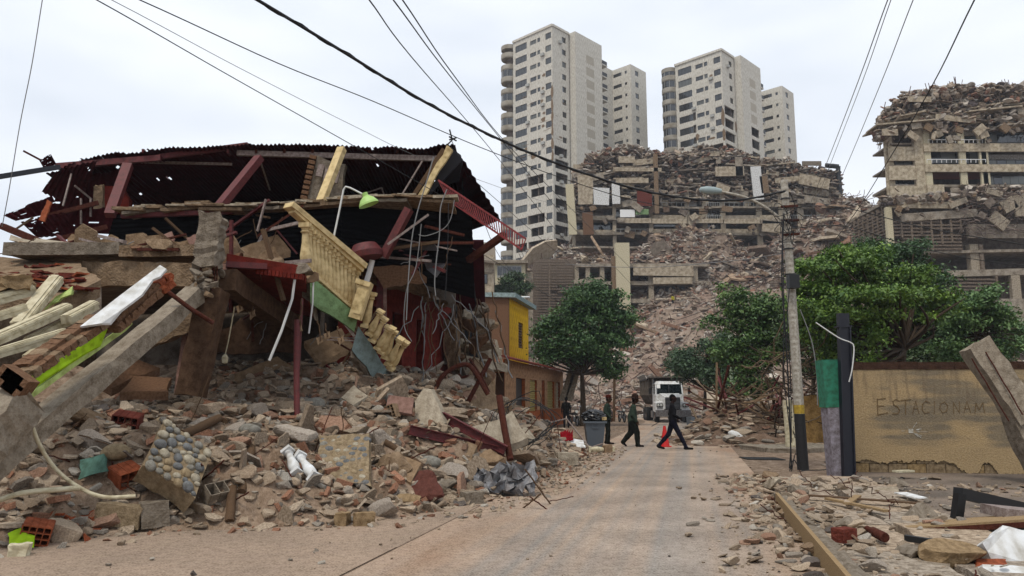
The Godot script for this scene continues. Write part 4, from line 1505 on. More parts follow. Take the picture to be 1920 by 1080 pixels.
# ------------------------------------------------------------------ yellow house and shop row beyond the wrecked house
func build_shops() -> void:
	var r := RandomNumberGenerator.new()
	r.seed = 19
	var u := Vector3(0.225, 0, -0.974)          # along the street
	var out := Vector3(0.974, 0, 0.225)         # towards the street
	var bas := Basis(out, Vector3.UP, -u)
	var o := at(1056, 776, 52.0)
	o.y = 0
	var t := thing("shop_row", "low orange brown shop with roller shutters and a red tiled eave", "shop", o)
	var L := 17.0
	var mb := MB.new()
	var ops := [[1.3, 1.1, 3.0, 2.75], [3.5, 1.1, 6.0, 2.75], [6.8, 0.05, 7.8, 2.75], [9.2, 1.0, 11.2, 2.7], [12.4, 0.05, 14.6, 2.7]]
	facade(mb, o, -u, out, 0, L, 0, 3.5, ops, 0.25)
	mb.quad(o, o + Vector3.UP * 3.5, o - out * 6 + Vector3.UP * 3.5, o - out * 6)
	mb.box(o - out * 3.0 - u * L * 0.5 + Vector3.UP * 3.42, Vector3(5.9, 0.15, L - 0.1), bas)
	part(t, "wall", mb, MT.orange_wall)
	mb = MB.new()
	facade(mb, o + out * 0.02, -u, out, 0.02, L - 0.02, 1.05, 3.45, [[1.3, 1.1, 3.0, 2.75], [3.5, 1.1, 6.0, 2.75], [6.8, 1.06, 7.8, 2.75], [9.2, 1.07, 11.2, 2.7], [12.4, 1.06, 14.6, 2.7]], 0.02)
	part(t, "upper_wall", mb, mat("shop_plaster", Color(0.68, 0.54, 0.42), 0.93, "worn", 0.5, "n_fine", 0.3))
	for k in 26:
		mb = MB.new()
		mb.beam(o - u * (L * k / 26.0 + 0.3) - out * 0.5 + Vector3.UP * 3.75, o - u * (L * k / 26.0 + 0.3) + out * 0.55 + Vector3.UP * 3.45, L / 26.0 - 0.03, 0.09)
		part(t, "roof_tile", mb, MT.red_tile)
	var shut_m := [mat("shutter_yellow", Color(0.66, 0.60, 0.32), 0.6, "worn", 0.8, "", 0.0), mat("shutter_cream", Color(0.70, 0.65, 0.54), 0.6, "worn", 0.8, "", 0.0)]
	var k2 := 0
	for q in [ops[1], ops[0], ops[3]]:
		var sh := Node3D.new()
		sh.name = numbered(t, "shutter")
		t.add_child(sh)
		for j in 16:
			var y: float = q[1] + (q[3] - q[1]) * (j + 0.5) / 16.0
			mb = MB.new()
			mb.box(o - u * (q[0] + q[2]) * 0.5 - out * (0.12 + 0.02 * (j % 2)) + Vector3.UP * y, Vector3(0.04, (q[3] - q[1]) / 16.0 * 0.86, q[2] - q[0]), bas)
			part(sh, "slat", mb, shut_m[k2 % 2])
		k2 += 1
	mb = MB.new()
	mb.box(o - u * 7.3 - out * 0.2 + Vector3.UP * 1.4, Vector3(0.06, 2.6, 1.0), bas)
	part(t, "door", mb, MT.frame_dark)
	mb = MB.new()
	mb.box(o - u * 13.5 - out * 0.2 + Vector3.UP * 1.4, Vector3(0.06, 2.6, 2.2), bas)
	part(t, "door", mb, MT.frame_dark)
	# yellow upper house: its gable looks at the camera side, the flank along the street is yellow
	var y0 := at(991, 684, 56.0)
	y0.y = 3.6
	var yh := thing("yellow_house", "bright yellow two storey house with a small brown shuttered window", "house", Vector3(y0.x, 0, y0.z))
	var yo := yh.position
	mb = MB.new()
	facade(mb, yo, -u, out, 0, 6.2, 0, 8.4, [[1.9, 5.2, 3.4, 7.0]], 0.25)
	mb.quad(yo, yo + Vector3.UP * 8.4, yo - out * 6 + Vector3.UP * 8.4, yo - out * 6)
	part(yh, "wall", mb, MT.yellow_wall)
	mb = MB.new()
	mb.box(yo - u * 6.25 - out * 3.0 + Vector3.UP * 4.2, Vector3(6.0, 8.4, 0.2), bas)
	part(yh, "party_wall", mb, MT.brick)
	mb = MB.new()
	mb.box(yo - u * 3.0 - out * 2.8 + Vector3.UP * 8.6, Vector3(6.6, 0.3, 7.2), bas * Basis(Vector3.BACK, -0.05))
	part(yh, "roof", mb, MT.blue_paint)
	mb = MB.new()
	mb.box(yo - u * 2.65 - out * 0.18 + Vector3.UP * 6.1, Vector3(0.08, 1.8, 1.5), bas)
	var shu := part(yh, "window", mb, MT.wood)
	for j in 9:
		mb = MB.new()
		mb.box(yo - u * 2.65 - out * 0.1 + Vector3.UP * (5.32 + j * 0.19), Vector3(0.05, 0.13, 1.4), bas * Basis(Vector3.BACK, 0.4))
		part(shu, "slat", mb, MT.wood)
	mb = MB.new()
	rod(mb, at(925, 558, 54), at(993, 557, 52), 0.07, r, 0.0)
	part(yh, "roof_pipe", mb, MT.pipe_white)

# ------------------------------------------------------------------ the collapsed house on the left
func sheet(mb: MB, c: Array, waves: int, amp: float, rows: int, r: RandomNumberGenerator, holes := 0.0, ragged := 0.0, along := false) -> void:
	# corrugated metal over the four corners c (left front, right front, right back, left back)
	var nx := waves * 4
	var nrm: Vector3 = (c[1] - c[0]).cross(c[3] - c[0]).normalized()
	var g := []
	for j in rows + 1:
		var line := []
		for i in nx + 1:
			var u := float(i) / nx
			var v := float(j) / rows
			var p: Vector3 = c[0].lerp(c[1], u).lerp(c[3].lerp(c[2], u), v)
			p += nrm * amp * sin(u * waves * TAU)
			if ragged > 0.0:
				if j == 0: p += (c[3] - c[0]).normalized() * ragged * (n_small.get_noise_2d(p.x * 4.0, p.z) + r.randf_range(-0.15, 0.15))
				p += nrm * ragged * 0.6 * n_small.get_noise_3dv(p * 0.7)
			line.append(p)
		g.append(line)
	var skip := 0
	for j in rows:
		for i in nx:
			if skip > 0:
				skip -= 1
				continue
			if r.randf() < holes:
				skip = r.randi_range(0, 3)
				continue
			mb.quad(g[j][i], g[j][i + 1], g[j + 1][i + 1], g[j + 1][i])
			# the other face, a few millimetres away, so that the metal has a thickness
			var o := nrm * 0.004
			mb.quad(g[j][i] + o, g[j + 1][i] + o, g[j + 1][i + 1] + o, g[j][i + 1] + o)

func bar(parent: Node3D, called: String, a: Array, b: Array, w: float, h: float, m: Material, up := Vector3.UP) -> MeshInstance3D:
	var mb := MB.new()
	mb.beam(at(a[0], a[1], a[2]), at(b[0], b[1], b[2]), w, h, up)
	return part(parent, called, mb, m)

func poly(list: Array) -> Array:
	var o := []
	for q in list:
		o.append(at(q[0], q[1], q[2]))
	return o

func jag(list: Array, r: RandomNumberGenerator, step: float, amp: float, keep := []) -> Array:
	# an outline with broken edges: points every step metres, pushed about
	var o := []
	for i in list.size():
		var a: Vector3 = list[i]
		var b: Vector3 = list[(i + 1) % list.size()]
		o.append(a)
		if keep.has(i):
			continue
		var n := int((b - a).length() / step)
		for k in range(1, n):
			var p := a.lerp(b, float(k) / n)
			var side := (b - a).normalized()
			var other: Vector3 = list[(i + 2) % list.size()] - b
			other = (other - side * other.dot(side)).normalized()
			o.append(p + other * r.randf_range(-0.2, 1.0) * amp + side * r.randf_range(-0.3, 0.3) * step)
	return o

func baluster(mb: MB, a: Vector3, b: Vector3, sc := 1.0) -> void:
	# turned baluster from foot a to head b
	var y := (b - a)
	var l := y.length()
	y /= l
	var x := y.cross(Vector3.BACK).normalized()
	var z := x.cross(y)
	var xf := Transform3D(Basis(x, y, z), a)
	var w := 0.075 * sc
	mb.lathe([[w, 0.08 * l], [w * 0.8, 0.12 * l], [w * 1.12, 0.22 * l], [w * 1.15, 0.34 * l], [w * 0.75, 0.6 * l], [w * 0.62, 0.78 * l], [w * 0.95, 0.82 * l], [w * 0.65, 0.85 * l], [w * 0.85, 0.92 * l]], xf, 10)
	mb.box(xf * Vector3(0, 0.04 * l, 0), Vector3(w * 2.2, 0.08 * l, w * 2.2), xf.basis)
	mb.box(xf * Vector3(0, 0.955 * l, 0), Vector3(w * 2.1, 0.09 * l, w * 2.1), xf.basis)

func build_house() -> void:
	var r := RandomNumberGenerator.new()
	r.seed = 1234
	var h := thing("collapsed_house", "collapsed two storey house with maroon metal roof and dark torn rooms", "house", Vector3(-7, 0, -17))
	var mbq0 := MB.new()
	# ---- roof sheets, front edge about 17.5 m away, running back
	var prof := [[92, 326], [112, 302], [200, 290], [271, 278], [282, 287], [330, 278], [450, 272], [600, 271], [700, 275], [770, 281], [812, 276], [850, 268]]
	var x := 92.0
	while x < 846.0:
		var x1 := minf(x + 63.0, 850.0)
		var f := [at(x - 5.0, profile_y(prof, x - 5.0), 17.5), at(x1 + 5.0, profile_y(prof, x1 + 5.0) - 0.5, 17.5)]
		var back := 26.5
		var drop := Vector3(0, -0.55, -(back - 17.5))
		var fl := 0.0 if x > 230 else (1.0 if x < 160 else 0.5)
		var c := [f[0], f[1], f[1] + drop * (1.0 - 0.4 * fl), f[0] + drop * (1.0 - 0.45 * fl) + Vector3(0, -0.4 * fl, 0)]
		var mb := MB.new()
		sheet(mb, c, 9, 0.022, 44, r, 0.012 if x < 260 else 0.0012, 0.10)
		part(h, "roof_sheet", mb, MT.maroon_roof)
		x = x1
	mbq0.slab([Vector3(-12.2, 7.15, -26.3), Vector3(-1.0, 7.15, -26.3), Vector3(-1.0, 4.2, -29), Vector3(-12.2, 4.2, -29)], Vector3(0, 0.06, 0.0))
	part(h, "rear_roof", mbq0, MT.maroon_roof)
	# right flank of the roof, drooping towards the street
	var mbq := MB.new()
	sheet(mbq, poly([[852, 272, 17.4], [940, 412, 19.0], [878, 434, 21.0], [842, 330, 22.0]]), 10, 0.02, 6, r, 0.0, 0.08)
	part(h, "roof_sheet", mbq, MT.maroon_roof)
	mbq = MB.new()
	mbq.slab(poly([[846, 276, 17.3], [868, 299, 17.4], [860, 340, 17.8], [822, 352, 17.9], [800, 372, 17.6]]), Vector3(0, 0.02, -0.06))
	part(h, "gable_panel", mbq, MT.navy)
	mbq = MB.new()
	mbq.slab(jag(poly([[776, 378, 17.1], [789, 380, 17.1], [849, 281, 17.1], [838, 271, 17.1]]), r, 0.25, 0.04), Vector3(0, 0, -0.12))
	part(h, "barge_board", mbq, MT.cream)
	bar(h, "barge_lining", [770, 376, 17.25], [832, 280, 17.25], 0.08, 0.10, MT.wood)
	# torn left corner
	for c in [[[104, 322, 17.2], [182, 300, 17.0], [150, 392, 18.5], [78, 360, 18.0]], [[6, 404, 16.0], [98, 366, 16.8], [112, 396, 17.2], [30, 414, 16.2]], [[120, 335, 18.2], [240, 318, 18.2], [232, 415, 19.5], [88, 408, 18.6]], [[92, 395, 17.0], [230, 388, 17.4], [226, 440, 17.8], [60, 432, 17.0]], [[40, 418, 16.2], [120, 398, 16.6], [150, 440, 17.2], [70, 446, 16.6]], [[58, 432, 15.5], [68, 412, 15.6], [92, 436, 15.8], [78, 444, 15.6]], [[73, 300, 16.4], [96, 290, 16.5], [106, 308, 16.7], [82, 316, 16.5]]]:
		mbq = MB.new()
		sheet(mbq, poly(c), 8, 0.02, 22, r, 0.012, 0.10)
		part(h, "roof_sheet", mbq, MT.maroon_roof)
	mbq = MB.new()
	mbq.slab(jag(poly([[72, 412, 15.2], [88, 374, 15.4], [97, 380, 15.4], [83, 416, 15.2]]), r, 0.1, 0.02), Vector3(0, 0, -0.04))
	part(h, "loose_board", mbq, MT.clay)
	# ---- roof timbers and steel
	bar(h, "purlin", [300, 294, 17.7], [465, 272, 17.8], 0.09, 0.12, MT.red_steel)
	bar(h, "purlin", [445, 287, 17.8], [828, 298, 17.7], 0.09, 0.13, MT.pale_steel)
	bar(h, "purlin", [105, 312, 17.6], [302, 296, 17.6], 0.09, 0.14, MT.red_steel)
	bar(h, "purlin", [238, 303, 18.2], [435, 308, 18.2], 0.05, 0.06, MT.pale_steel)
	bar(h, "purlin", [430, 344, 21.0], [580, 345, 21.0], 0.08, 0.11, MT.pale_steel)
	bar(h, "purlin", [645, 345, 21.0], [800, 349, 21.0], 0.08, 0.11, MT.pale_steel)
	bar(h, "purlin", [90, 405, 16.8], [185, 380, 17.2], 0.08, 0.10, MT.rusty_steel)
	for i in 11:
		var xx := 268.0 + 53.0 * i
		bar(h, "rafter", [xx, 283, 17.7], [xx + 62, 356, 24.5], 0.06, 0.10, MT.red_steel if i < 4 else MT.rusty_steel)
	for q in [[[206, 404, 16.4], [240, 310, 17.3], 0.21], [[413, 386, 16.3], [486, 296, 17.4], 0.2], [[719, 482, 16.1], [767, 392, 16.0], 0.2]]:
		bar(h, "strut", q[0], q[1], q[2], 0.16, MT.red_steel)
	bar(h, "strut", [602, 378, 16.4], [641, 279, 17.2], 0.18, 0.15, MT.cream)
	for q in [[[118, 386, 16.9], [134, 326, 17.2]], [[140, 348, 17.2], [172, 374, 17.6]], [[152, 420, 17.2], [152, 372, 17.2]], [[170, 406, 17.2], [170, 372, 17.2]], [[486, 296, 17.4], [506, 356, 19.0]], [[745, 380, 17.4], [792, 302, 17.3]], [[656, 372, 18.5], [716, 352, 19.0]], [[716, 352, 19.0], [722, 372, 19.0]]]:
		bar(h, "brace", q[0], q[1], 0.035, 0.035, MT.pale_steel)
	# ---- block wall standing in the attic
	var mb := MB.new()
	mb.slab(jag(poly([[574, 378, 17.6], [594, 290, 17.6], [648, 308, 17.8], [642, 378, 17.7]]), r, 0.2, 0.05), Vector3(0, 0, -0.2))
	part(h, "attic_wall", mb, MT.concrete_grey)
	for i in 9:
		mb = MB.new()
		var yy := 296.0 + i * 9.4
		mb.box(at(588 - i * 2.1, yy, 17.62), Vector3(0.16, 0.085, 0.16), Basis(Vector3.BACK, -0.22))
		part(h, "hollow_block", mb, MT.brick)
	mb = MB.new()
	mb.box(at(601, 320, 17.5), Vector3(0.16, 0.3, 0.08), Basis(Vector3.BACK, -0.2))
	mb.box(at(622, 330, 17.5), Vector3(0.35, 0.3, 0.08), Basis(Vector3.BACK, -0.2))
	part(h, "electric_box", mb, MT.pale_steel)
	# brick pier and panel of the torn corner
	mb = MB.new()
	mb.rough_beam(at(186, 405, 17.6), at(186, 348, 17.6), 0.12, 0.2, 6, 0.015, r)
	part(h, "pier", mb, MT.concrete_brown)
	mb = MB.new()
	mb.slab(poly([[190, 405, 17.9], [190, 348, 17.9], [228, 350, 18.0], [242, 375, 18.0], [240, 400, 18.0]]), Vector3(0, 0, -0.15))
	part(h, "brick_panel", mb, MT.red_wall)
	# ---- attic floor: a long broken slab edge
	var edge := [[228, 398], [300, 390], [372, 386], [450, 388], [520, 384], [600, 380], [680, 374], [760, 371], [846, 373]]
	for i in edge.size() - 1:
		var a: Array = edge[i]
		var b: Array = edge[i + 1]
		mb = MB.new()
		var fr := [at(a[0], a[1] + r.randf_range(-2, 2), 16.1 + r.randf_range(-0.15, 0.15)), at(b[0] + 3, b[1] + r.randf_range(-2, 2), 16.1 + r.randf_range(-0.15, 0.15))]
		var bk: Vector3 = Vector3(0, 0.25, -8.5)
		mb.slab(jag([fr[0], fr[1], fr[1] + bk, fr[0] + bk], r, 0.16, 0.05, [1, 2, 3]), Vector3(0, -0.07, 0))
		part(h, "attic_slab", mb, MT.concrete_brown if i % 3 else MT.concrete_grey)
		for k in 4:
			mb = MB.new()
			var f := r.randf()
			var p: Vector3 = fr[0].lerp(fr[1], f) + Vector3(0, r.randf_range(0.03, 0.07), -0.15)
			mb.box(p, Vector3(r.randf_range(0.3, 0.7), r.randf_range(0.03, 0.07), 0.4), Basis(Vector3.BACK, r.randfn() * 0.05))
			part(h, "slab_layer", mb, MT.concrete_light if k % 2 else MT.concrete_brown)
	bar(h, "edge_beam", [228, 405, 16.25], [436, 397, 16.25], 0.1, 0.1, MT.red_steel)
	# ---- dark hanging sheets of the upper storey
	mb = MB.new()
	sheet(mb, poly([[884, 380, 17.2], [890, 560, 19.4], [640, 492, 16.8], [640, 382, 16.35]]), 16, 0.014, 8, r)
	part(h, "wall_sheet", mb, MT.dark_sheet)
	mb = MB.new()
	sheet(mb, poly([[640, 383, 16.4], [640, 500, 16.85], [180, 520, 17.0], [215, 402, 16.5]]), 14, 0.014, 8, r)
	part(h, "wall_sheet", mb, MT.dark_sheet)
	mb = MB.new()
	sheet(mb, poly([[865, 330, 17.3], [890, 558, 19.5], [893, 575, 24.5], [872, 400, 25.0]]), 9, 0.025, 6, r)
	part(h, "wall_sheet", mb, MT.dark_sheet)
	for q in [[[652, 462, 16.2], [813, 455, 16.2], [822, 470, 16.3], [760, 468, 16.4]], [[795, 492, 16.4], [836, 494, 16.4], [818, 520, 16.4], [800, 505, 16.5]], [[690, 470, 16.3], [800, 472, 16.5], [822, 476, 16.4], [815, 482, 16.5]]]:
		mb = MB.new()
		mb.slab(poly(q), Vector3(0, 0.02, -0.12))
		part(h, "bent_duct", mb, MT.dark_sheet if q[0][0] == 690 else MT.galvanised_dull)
	mb = MB.new()
	mb.lathe([[0.0, 0.0], [0.34, 0.0], [0.36, 0.12], [0.25, 0.30], [0.0, 0.36]], Transform3D(Basis(Vector3.BACK, 0.2), at(688, 484, 15.9)), 14)
	part(h, "water_tank", mb, MT.red_steel)
	# ---- floor slabs and beams of the first floor, broken
	for q in [[[4, 478, 12.6], [222, 476, 13.2], 0.22, MT.concrete_grey], [[222, 481, 13.0], [374, 479, 12.9], 0.2, MT.concrete_brown]]:
		mb = MB.new()
		var a := at(q[0][0], q[0][1], q[0][2])
		var b := at(q[1][0], q[1][1], q[1][2])
		mb.slab(jag([a, b, b + Vector3(0.3, 0.1, -3), a + Vector3(0.3, 0.1, -3)], r, 0.2, 0.06, [2]), Vector3(0, q[2], 0))
		part(h, "floor_slab", mb, q[3])
	mb = MB.new()
	mb.rough_beam(at(168, 515, 13.4), at(375, 517, 13.0), 0.3, 0.42, 12, 0.025, r)
	part(h, "floor_beam", mb, MT.concrete_brown)
	mb = MB.new()
	mb.rough_beam(at(236, 652, 12.4), at(372, 598, 12.7), 0.32, 0.30, 8, 0.02, r)
	part(h, "floor_beam", mb, MT.concrete_brown)
	bar(h, "steel_flat", [258, 468, 12.9], [336, 468, 12.9], 0.06, 0.05, MT.rusty_steel)
	for q in [[[232, 470], [236, 440], [268, 436], [272, 442], [300, 440], [306, 470]], [[308, 470], [322, 452], [352, 450], [356, 468]], [[174, 470], [192, 452], [216, 454], [218, 470]], [[418, 492], [415, 440], [432, 436], [446, 462], [470, 478], [480, 496]]]:
		var pts := []
		for e in q: pts.append([e[0], e[1], 14.2])
		mb = MB.new()
		mb.slab(jag(poly(pts), r, 0.12, 0.03), Vector3(0, 0, -0.14))
		part(h, "wall_fragment", mb, MT.plaster_tan)
	for q in [[[65, 446], [142, 456]], [[20, 440], [96, 461]]]:
		mb = MB.new()
		mb.slab(jag(poly([[q[0][0], q[0][1], 13.6], [q[1][0], q[1][1], 13.6], [q[1][0] - 4, q[1][1] + 9, 13.4], [q[0][0] - 3, q[0][1] + 10, 13.4]]), r, 0.15, 0.03), Vector3(0, 0, -0.3))
		part(h, "wall_fragment", mb, MT.concrete_light)
	# ---- standing column, shattered at mid height
	mb = MB.new()
	mb.rough_beam(at(388, 505, 12.3), at(402, 404, 12.3), 0.34, 0.36, 12, 0.028, r)
	part(h, "column", mb, MT.concrete_grey)
	mb = MB.new()
	mb.rough_beam(at(358, 742, 12.4), at(402, 542, 12.4), 0.38, 0.38, 8, 0.01, r)
	part(h, "column", mb, MT.column_brown)
	mb = MB.new()
	mb.rough_beam(at(340, 735, 12.7), at(362, 560, 12.9), 0.26, 0.12, 6, 0.01, r)
	part(h, "leaning_panel", mb, MT.plaster_pink)
	for i in 46:
		var p := at(386 + r.randfn() * 14, 528 + r.randf_range(-26, 26), 12.3 + r.randfn() * 0.12)
		var s := r.randf_range(0.06, 0.2)
		put(h, "broken_lump", ROCKS[i % 12], MT.concrete_grey if i % 2 else MT.concrete_brown, Transform3D(tumble(r).scaled(Vector3.ONE * s), p - h.position))
	for i in 9:
		mb = MB.new()
		rod(mb, at(374 + i * 4, 545, 12.2 + 0.05 * (i % 3)), at(380 + i * 3 + r.randfn() * 5, 490, 12.2), 0.011, r, 0.12, 0, 4)
		part(h, "rebar", mb, MT.rusty_steel)
	# ---- ceiling of the ground floor, tilted: maroon hollow block panel and its beams
	mb = MB.new()
	mb.slab(jag(poly([[424, 497, 12.7], [572, 520, 13.2], [588, 596, 17.0], [442, 560, 16.6]]), r, 0.3, 0.05), Vector3(0, 0.2, 0))
	part(h, "ceiling_panel", mb, MT.red_wall)
	bar(h, "ceiling_edge", [424, 496, 12.6], [500, 500, 12.9], 0.12, 0.1, MT.red_steel)
	for i in 12:
		mb = MB.new()
		mb.box(at(486 + i * 7.2, 510 + i * 0.9, 12.95), Vector3(0.055, 0.09, 0.14), Basis(Vector3.BACK, -0.1))
		part(h, "hollow_block", mb, MT.red_wall)
	mb = MB.new()
	mb.rough_beam(at(424, 524, 12.5), at(548, 612, 16.0), 0.32, 0.36, 8, 0.012, r)
	part(h, "floor_beam", mb, MT.column_brown)
	mb = MB.new()
	mb.slab(jag(poly([[398, 630, 16.8], [470, 585, 16.8], [560, 622, 16.8], [556, 664, 16.8], [400, 664, 16.8]]), r, 0.2, 0.06), Vector3(0, 0, -0.2))
	part(h, "inner_wall", mb, MT.column_brown)
	mb = MB.new()
	mb.slab(jag(poly([[560, 515, 14.4], [584, 508, 14.3], [590, 600, 14.6], [580, 566, 14.5], [566, 556, 14.4]]), r, 0.1, 0.03), Vector3(0, 0, -0.3))
	part(h, "balcony_core", mb, MT.concrete_grey)
	for q in [[455, 528, 450, 580], [478, 540, 473, 592], [566, 560, 561, 620], [596, 600, 600, 640], [610, 606, 614, 632], [632, 612, 640, 640]]:
		mb = MB.new()
		rod(mb, at(q[0], q[1], 13.6), at(q[2], q[3], 13.6), 0.014, r, 0.2, 0, 5)
		part(h, "hanging_wire", mb, MT.wood)
		mb = MB.new()
		mb.slab(jag(poly([[q[2] - 8, q[3] - 6, 13.6], [q[2] + 4, q[3] - 12, 13.6], [q[2] + 6, q[3], 13.6], [q[2] - 4, q[3] + 8, 13.6]]), r, 0.04, 0.02), Vector3(0, 0, -0.04))
		part(h, "hanging_scrap", mb, MT.plaster_tan)
	# splintered bits hanging and wedged in the broken storeys
	for i in 90:
		var zone: Array = [[430, 540, 400, 490, 16.0], [590, 690, 590, 700, 16.6], [430, 540, 486, 500, 14.0], [230, 372, 452, 468, 14.0], [60, 220, 440, 462, 13.8], [730, 850, 430, 500, 16.3], [420, 540, 560, 590, 15.6]][i % 7]
		var p := at(r.randf_range(zone[0], zone[1]), r.randf_range(zone[2], zone[3]), zone[4] + r.randfn() * 0.3)
		mb = MB.new()
		if i % 3 == 0:
			rod(mb, p, p + Vector3(r.randfn() * 0.35, -r.randf_range(0.2, 0.9), r.randfn() * 0.1), 0.009, r, 0.15, 0, 4)
			part(h, "hanging_wire", mb, MT.cable_pale if i % 2 else MT.wood)
		elif i % 3 == 1 or not (i % 7 in [2, 3, 4]):
			var dv := Vector3(r.randfn(), r.randfn() * 0.5, r.randfn() * 0.3).normalized() * r.randf_range(0.3, 0.9)
			mb.beam(p - dv, p + dv, r.randf_range(0.03, 0.09), r.randf_range(0.02, 0.07))
			part(h, "splinter", mb, [MT.wood, MT.rusty_steel, MT.pale_steel, MT.red_steel][r.randi() % 4])
		else:
			var s := r.randf_range(0.15, 0.45)
			put(h, "wall_fragment", PLATES[i % 8], [MT.plaster_tan, MT.concrete_grey, MT.concrete_brown, MT.plaster_pink][r.randi() % 4], Transform3D(Basis(Vector3.RIGHT, 1.4 + r.randfn() * 0.3) * Basis(Vector3.UP, r.randf() * TAU) * Basis.from_scale(Vector3(s * 1.5, s * 0.6, s)), p - h.position))
	for i in 70:
		var f := r.randf()
		var p := at(lerpf(10, 372, f), 466, 12.9) + Vector3(0, 0.05, -r.randf() * 2.0)
		if i % 2: p = at(lerpf(430, 575, f), lerpf(492, 514, f), 13.2) + Vector3(0, 0.1, -r.randf() * 1.5)
		var s := r.randf_range(0.08, 0.3)
		put(h, "broken_lump", ROCKS[i % 12] if i % 3 else PLATES[i % 8], [MT.concrete_grey, MT.concrete_brown, MT.plaster_tan, MT.brick][r.randi() % 4], Transform3D(tumble(r).scaled(Vector3(s * 1.3, s, s)), p - h.position))
	for q in [[[150, 700], [235, 660], [300, 690], [210, 728], 13.2], [[225, 735], [250, 705], [322, 708], [316, 735], 12.9], [[570, 640], [640, 615], [668, 650], [600, 680], 16.8], [[590, 700], [640, 680], [690, 720], [640, 750], 16.2], [[440, 700], [520, 668], [560, 690], [470, 730], 16.0], [[430, 470], [520, 440], [545, 470], [450, 488], 15.6], [[700, 500], [770, 495], [800, 520], [720, 530], 17.2]]:
		mb = MB.new()
		var pts := []
		for i in 4: pts.append([q[i][0], q[i][1], q[4] + [0.0, 0.6, 0.8, 0.1][i]])
		mb.slab(jag(poly(pts), r, 0.2, 0.06), Vector3(0, -0.14, 0))
		part(h, "fallen_slab", mb, [MT.concrete_grey, MT.brick, MT.concrete_brown, MT.plaster_tan][r.randi() % 4])
	# enclosing rear parts: back wall, far side wall, floor over the ground storey
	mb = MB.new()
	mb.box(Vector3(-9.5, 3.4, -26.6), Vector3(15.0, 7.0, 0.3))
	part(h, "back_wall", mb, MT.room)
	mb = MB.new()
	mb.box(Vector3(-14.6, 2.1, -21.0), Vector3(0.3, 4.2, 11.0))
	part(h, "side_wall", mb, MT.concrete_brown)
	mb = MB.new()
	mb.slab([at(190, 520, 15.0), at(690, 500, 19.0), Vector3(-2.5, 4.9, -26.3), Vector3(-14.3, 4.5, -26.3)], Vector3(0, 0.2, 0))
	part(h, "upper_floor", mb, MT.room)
	# ---- red street wall on the right flank
	var u := Vector3(0.225, 0, -0.974)
	var out := Vector3(0.974, 0, 0.225)
	var o := road_point(9.2, -4.7)
	mb = MB.new()
	var ops := [[1.6, 2.35, 2.35, 4.0], [3.3, 2.35, 4.05, 4.0], [5.2, 2.35, 5.9, 4.0], [2.2, 0.3, 4.0, 1.7], [5.4, 0.1, 6.4, 1.9]]
	facade(mb, o, u, out, 0.0, 8.6, 0.0, 4.7, ops, 0.25)
	part(h, "street_wall", mb, MT.red_wall)
	mb = MB.new()
	mb.box(o + u * 4.3 - out * 0.5 + Vector3.UP * 2.3, Vector3(0.1, 4.4, 8.2), Basis(out, Vector3.UP, -u))
	part(h, "inner_wall", mb, MT.room)
	mb = MB.new()
	mb.box(o + u * 5.2 + out * 0.12 + Vector3.UP * 1.95, Vector3(0.25, 0.34, 6.5), Basis(out, Vector3.UP, -u))
	part(h, "string_course", mb, MT.red_wall)
	for i in 7:
		mb = MB.new()
		mb.beam(o + u * (1.8 + i * 0.9) + out * 0.1 + Vector3.UP * 2.1, o + u * (2.3 + i * 0.9) + out * 0.9 + Vector3.UP * 2.35, 0.1, 0.14)
		part(h, "canopy_joist", mb, MT.rusty_steel)
	mb = MB.new()
	mb.box(o + u * 3.1 - out * 0.12 + Vector3.UP * 1.0, Vector3(0.06, 1.4, 1.8), Basis(out, Vector3.UP, -u))
	var w := part(h, "window", mb, MT.frame_pale)
	for k in 2:
		for i in 11:
			mb = MB.new()
			mb.box(o + u * (2.67 + 0.86 * k) - out * 0.06 + Vector3.UP * (0.4 + i * 0.12), Vector3(0.03, 0.085, 0.74), Basis(out, Vector3.UP, -u) * Basis(Vector3.BACK, 0.4))
			part(w, "louvre", mb, MT.white)
	mb = MB.new()
	mb.box(o + u * 6.6 + out * 0.15 + Vector3.UP * 2.28, Vector3(0.06, 0.24, 4.0), Basis(out, Vector3.UP, -u))
	part(h, "white_band", mb, MT.white_plaster)
	mb = MB.new()
	mb.rough_beam(at(690, 515, 18.0), at(790, 540, 21.0), 0.4, 0.35, 8, 0.04, r)
	part(h, "floor_beam", mb, MT.concrete_brown)
	bar(h, "post", [722, 640, 17.6], [722, 512, 17.6], 0.07, 0.07, MT.plaster_pink)
	bar(h, "post", [714, 640, 17.9], [716, 512, 17.9], 0.22, 0.2, MT.red_steel)
	for i in 16:
		mb = MB.new()
		var q := at(r.randf_range(745, 862), r.randf_range(545, 580), 17.8)
		rod(mb, q, q + Vector3(r.randfn() * 0.4, -r.randf_range(0.6, 2.2), r.randfn() * 0.2), 0.012, r, 0.14, 0, 5)
		part(h, "hanging_wire", mb, MT.cable_pale if i % 3 else MT.wood)
		put(h, "broken_lump", ROCKS[i % 12] if i % 2 else PLATES[i % 8], MT.concrete_brown if i % 3 else MT.brick, Transform3D(tumble(r).scaled(Vector3(0.5, 0.3, 0.4)), o + u * r.randf_range(0.5, 8.4) + out * 0.1 + Vector3.UP * (4.72 if i % 2 else 2.2) - h.position))
	# ---- annex beyond, folded down
	var ax := thing("collapsed_annex", "crushed cream parapet and grey louvres between red wall and yellow house", "building", at(890, 780, 27))
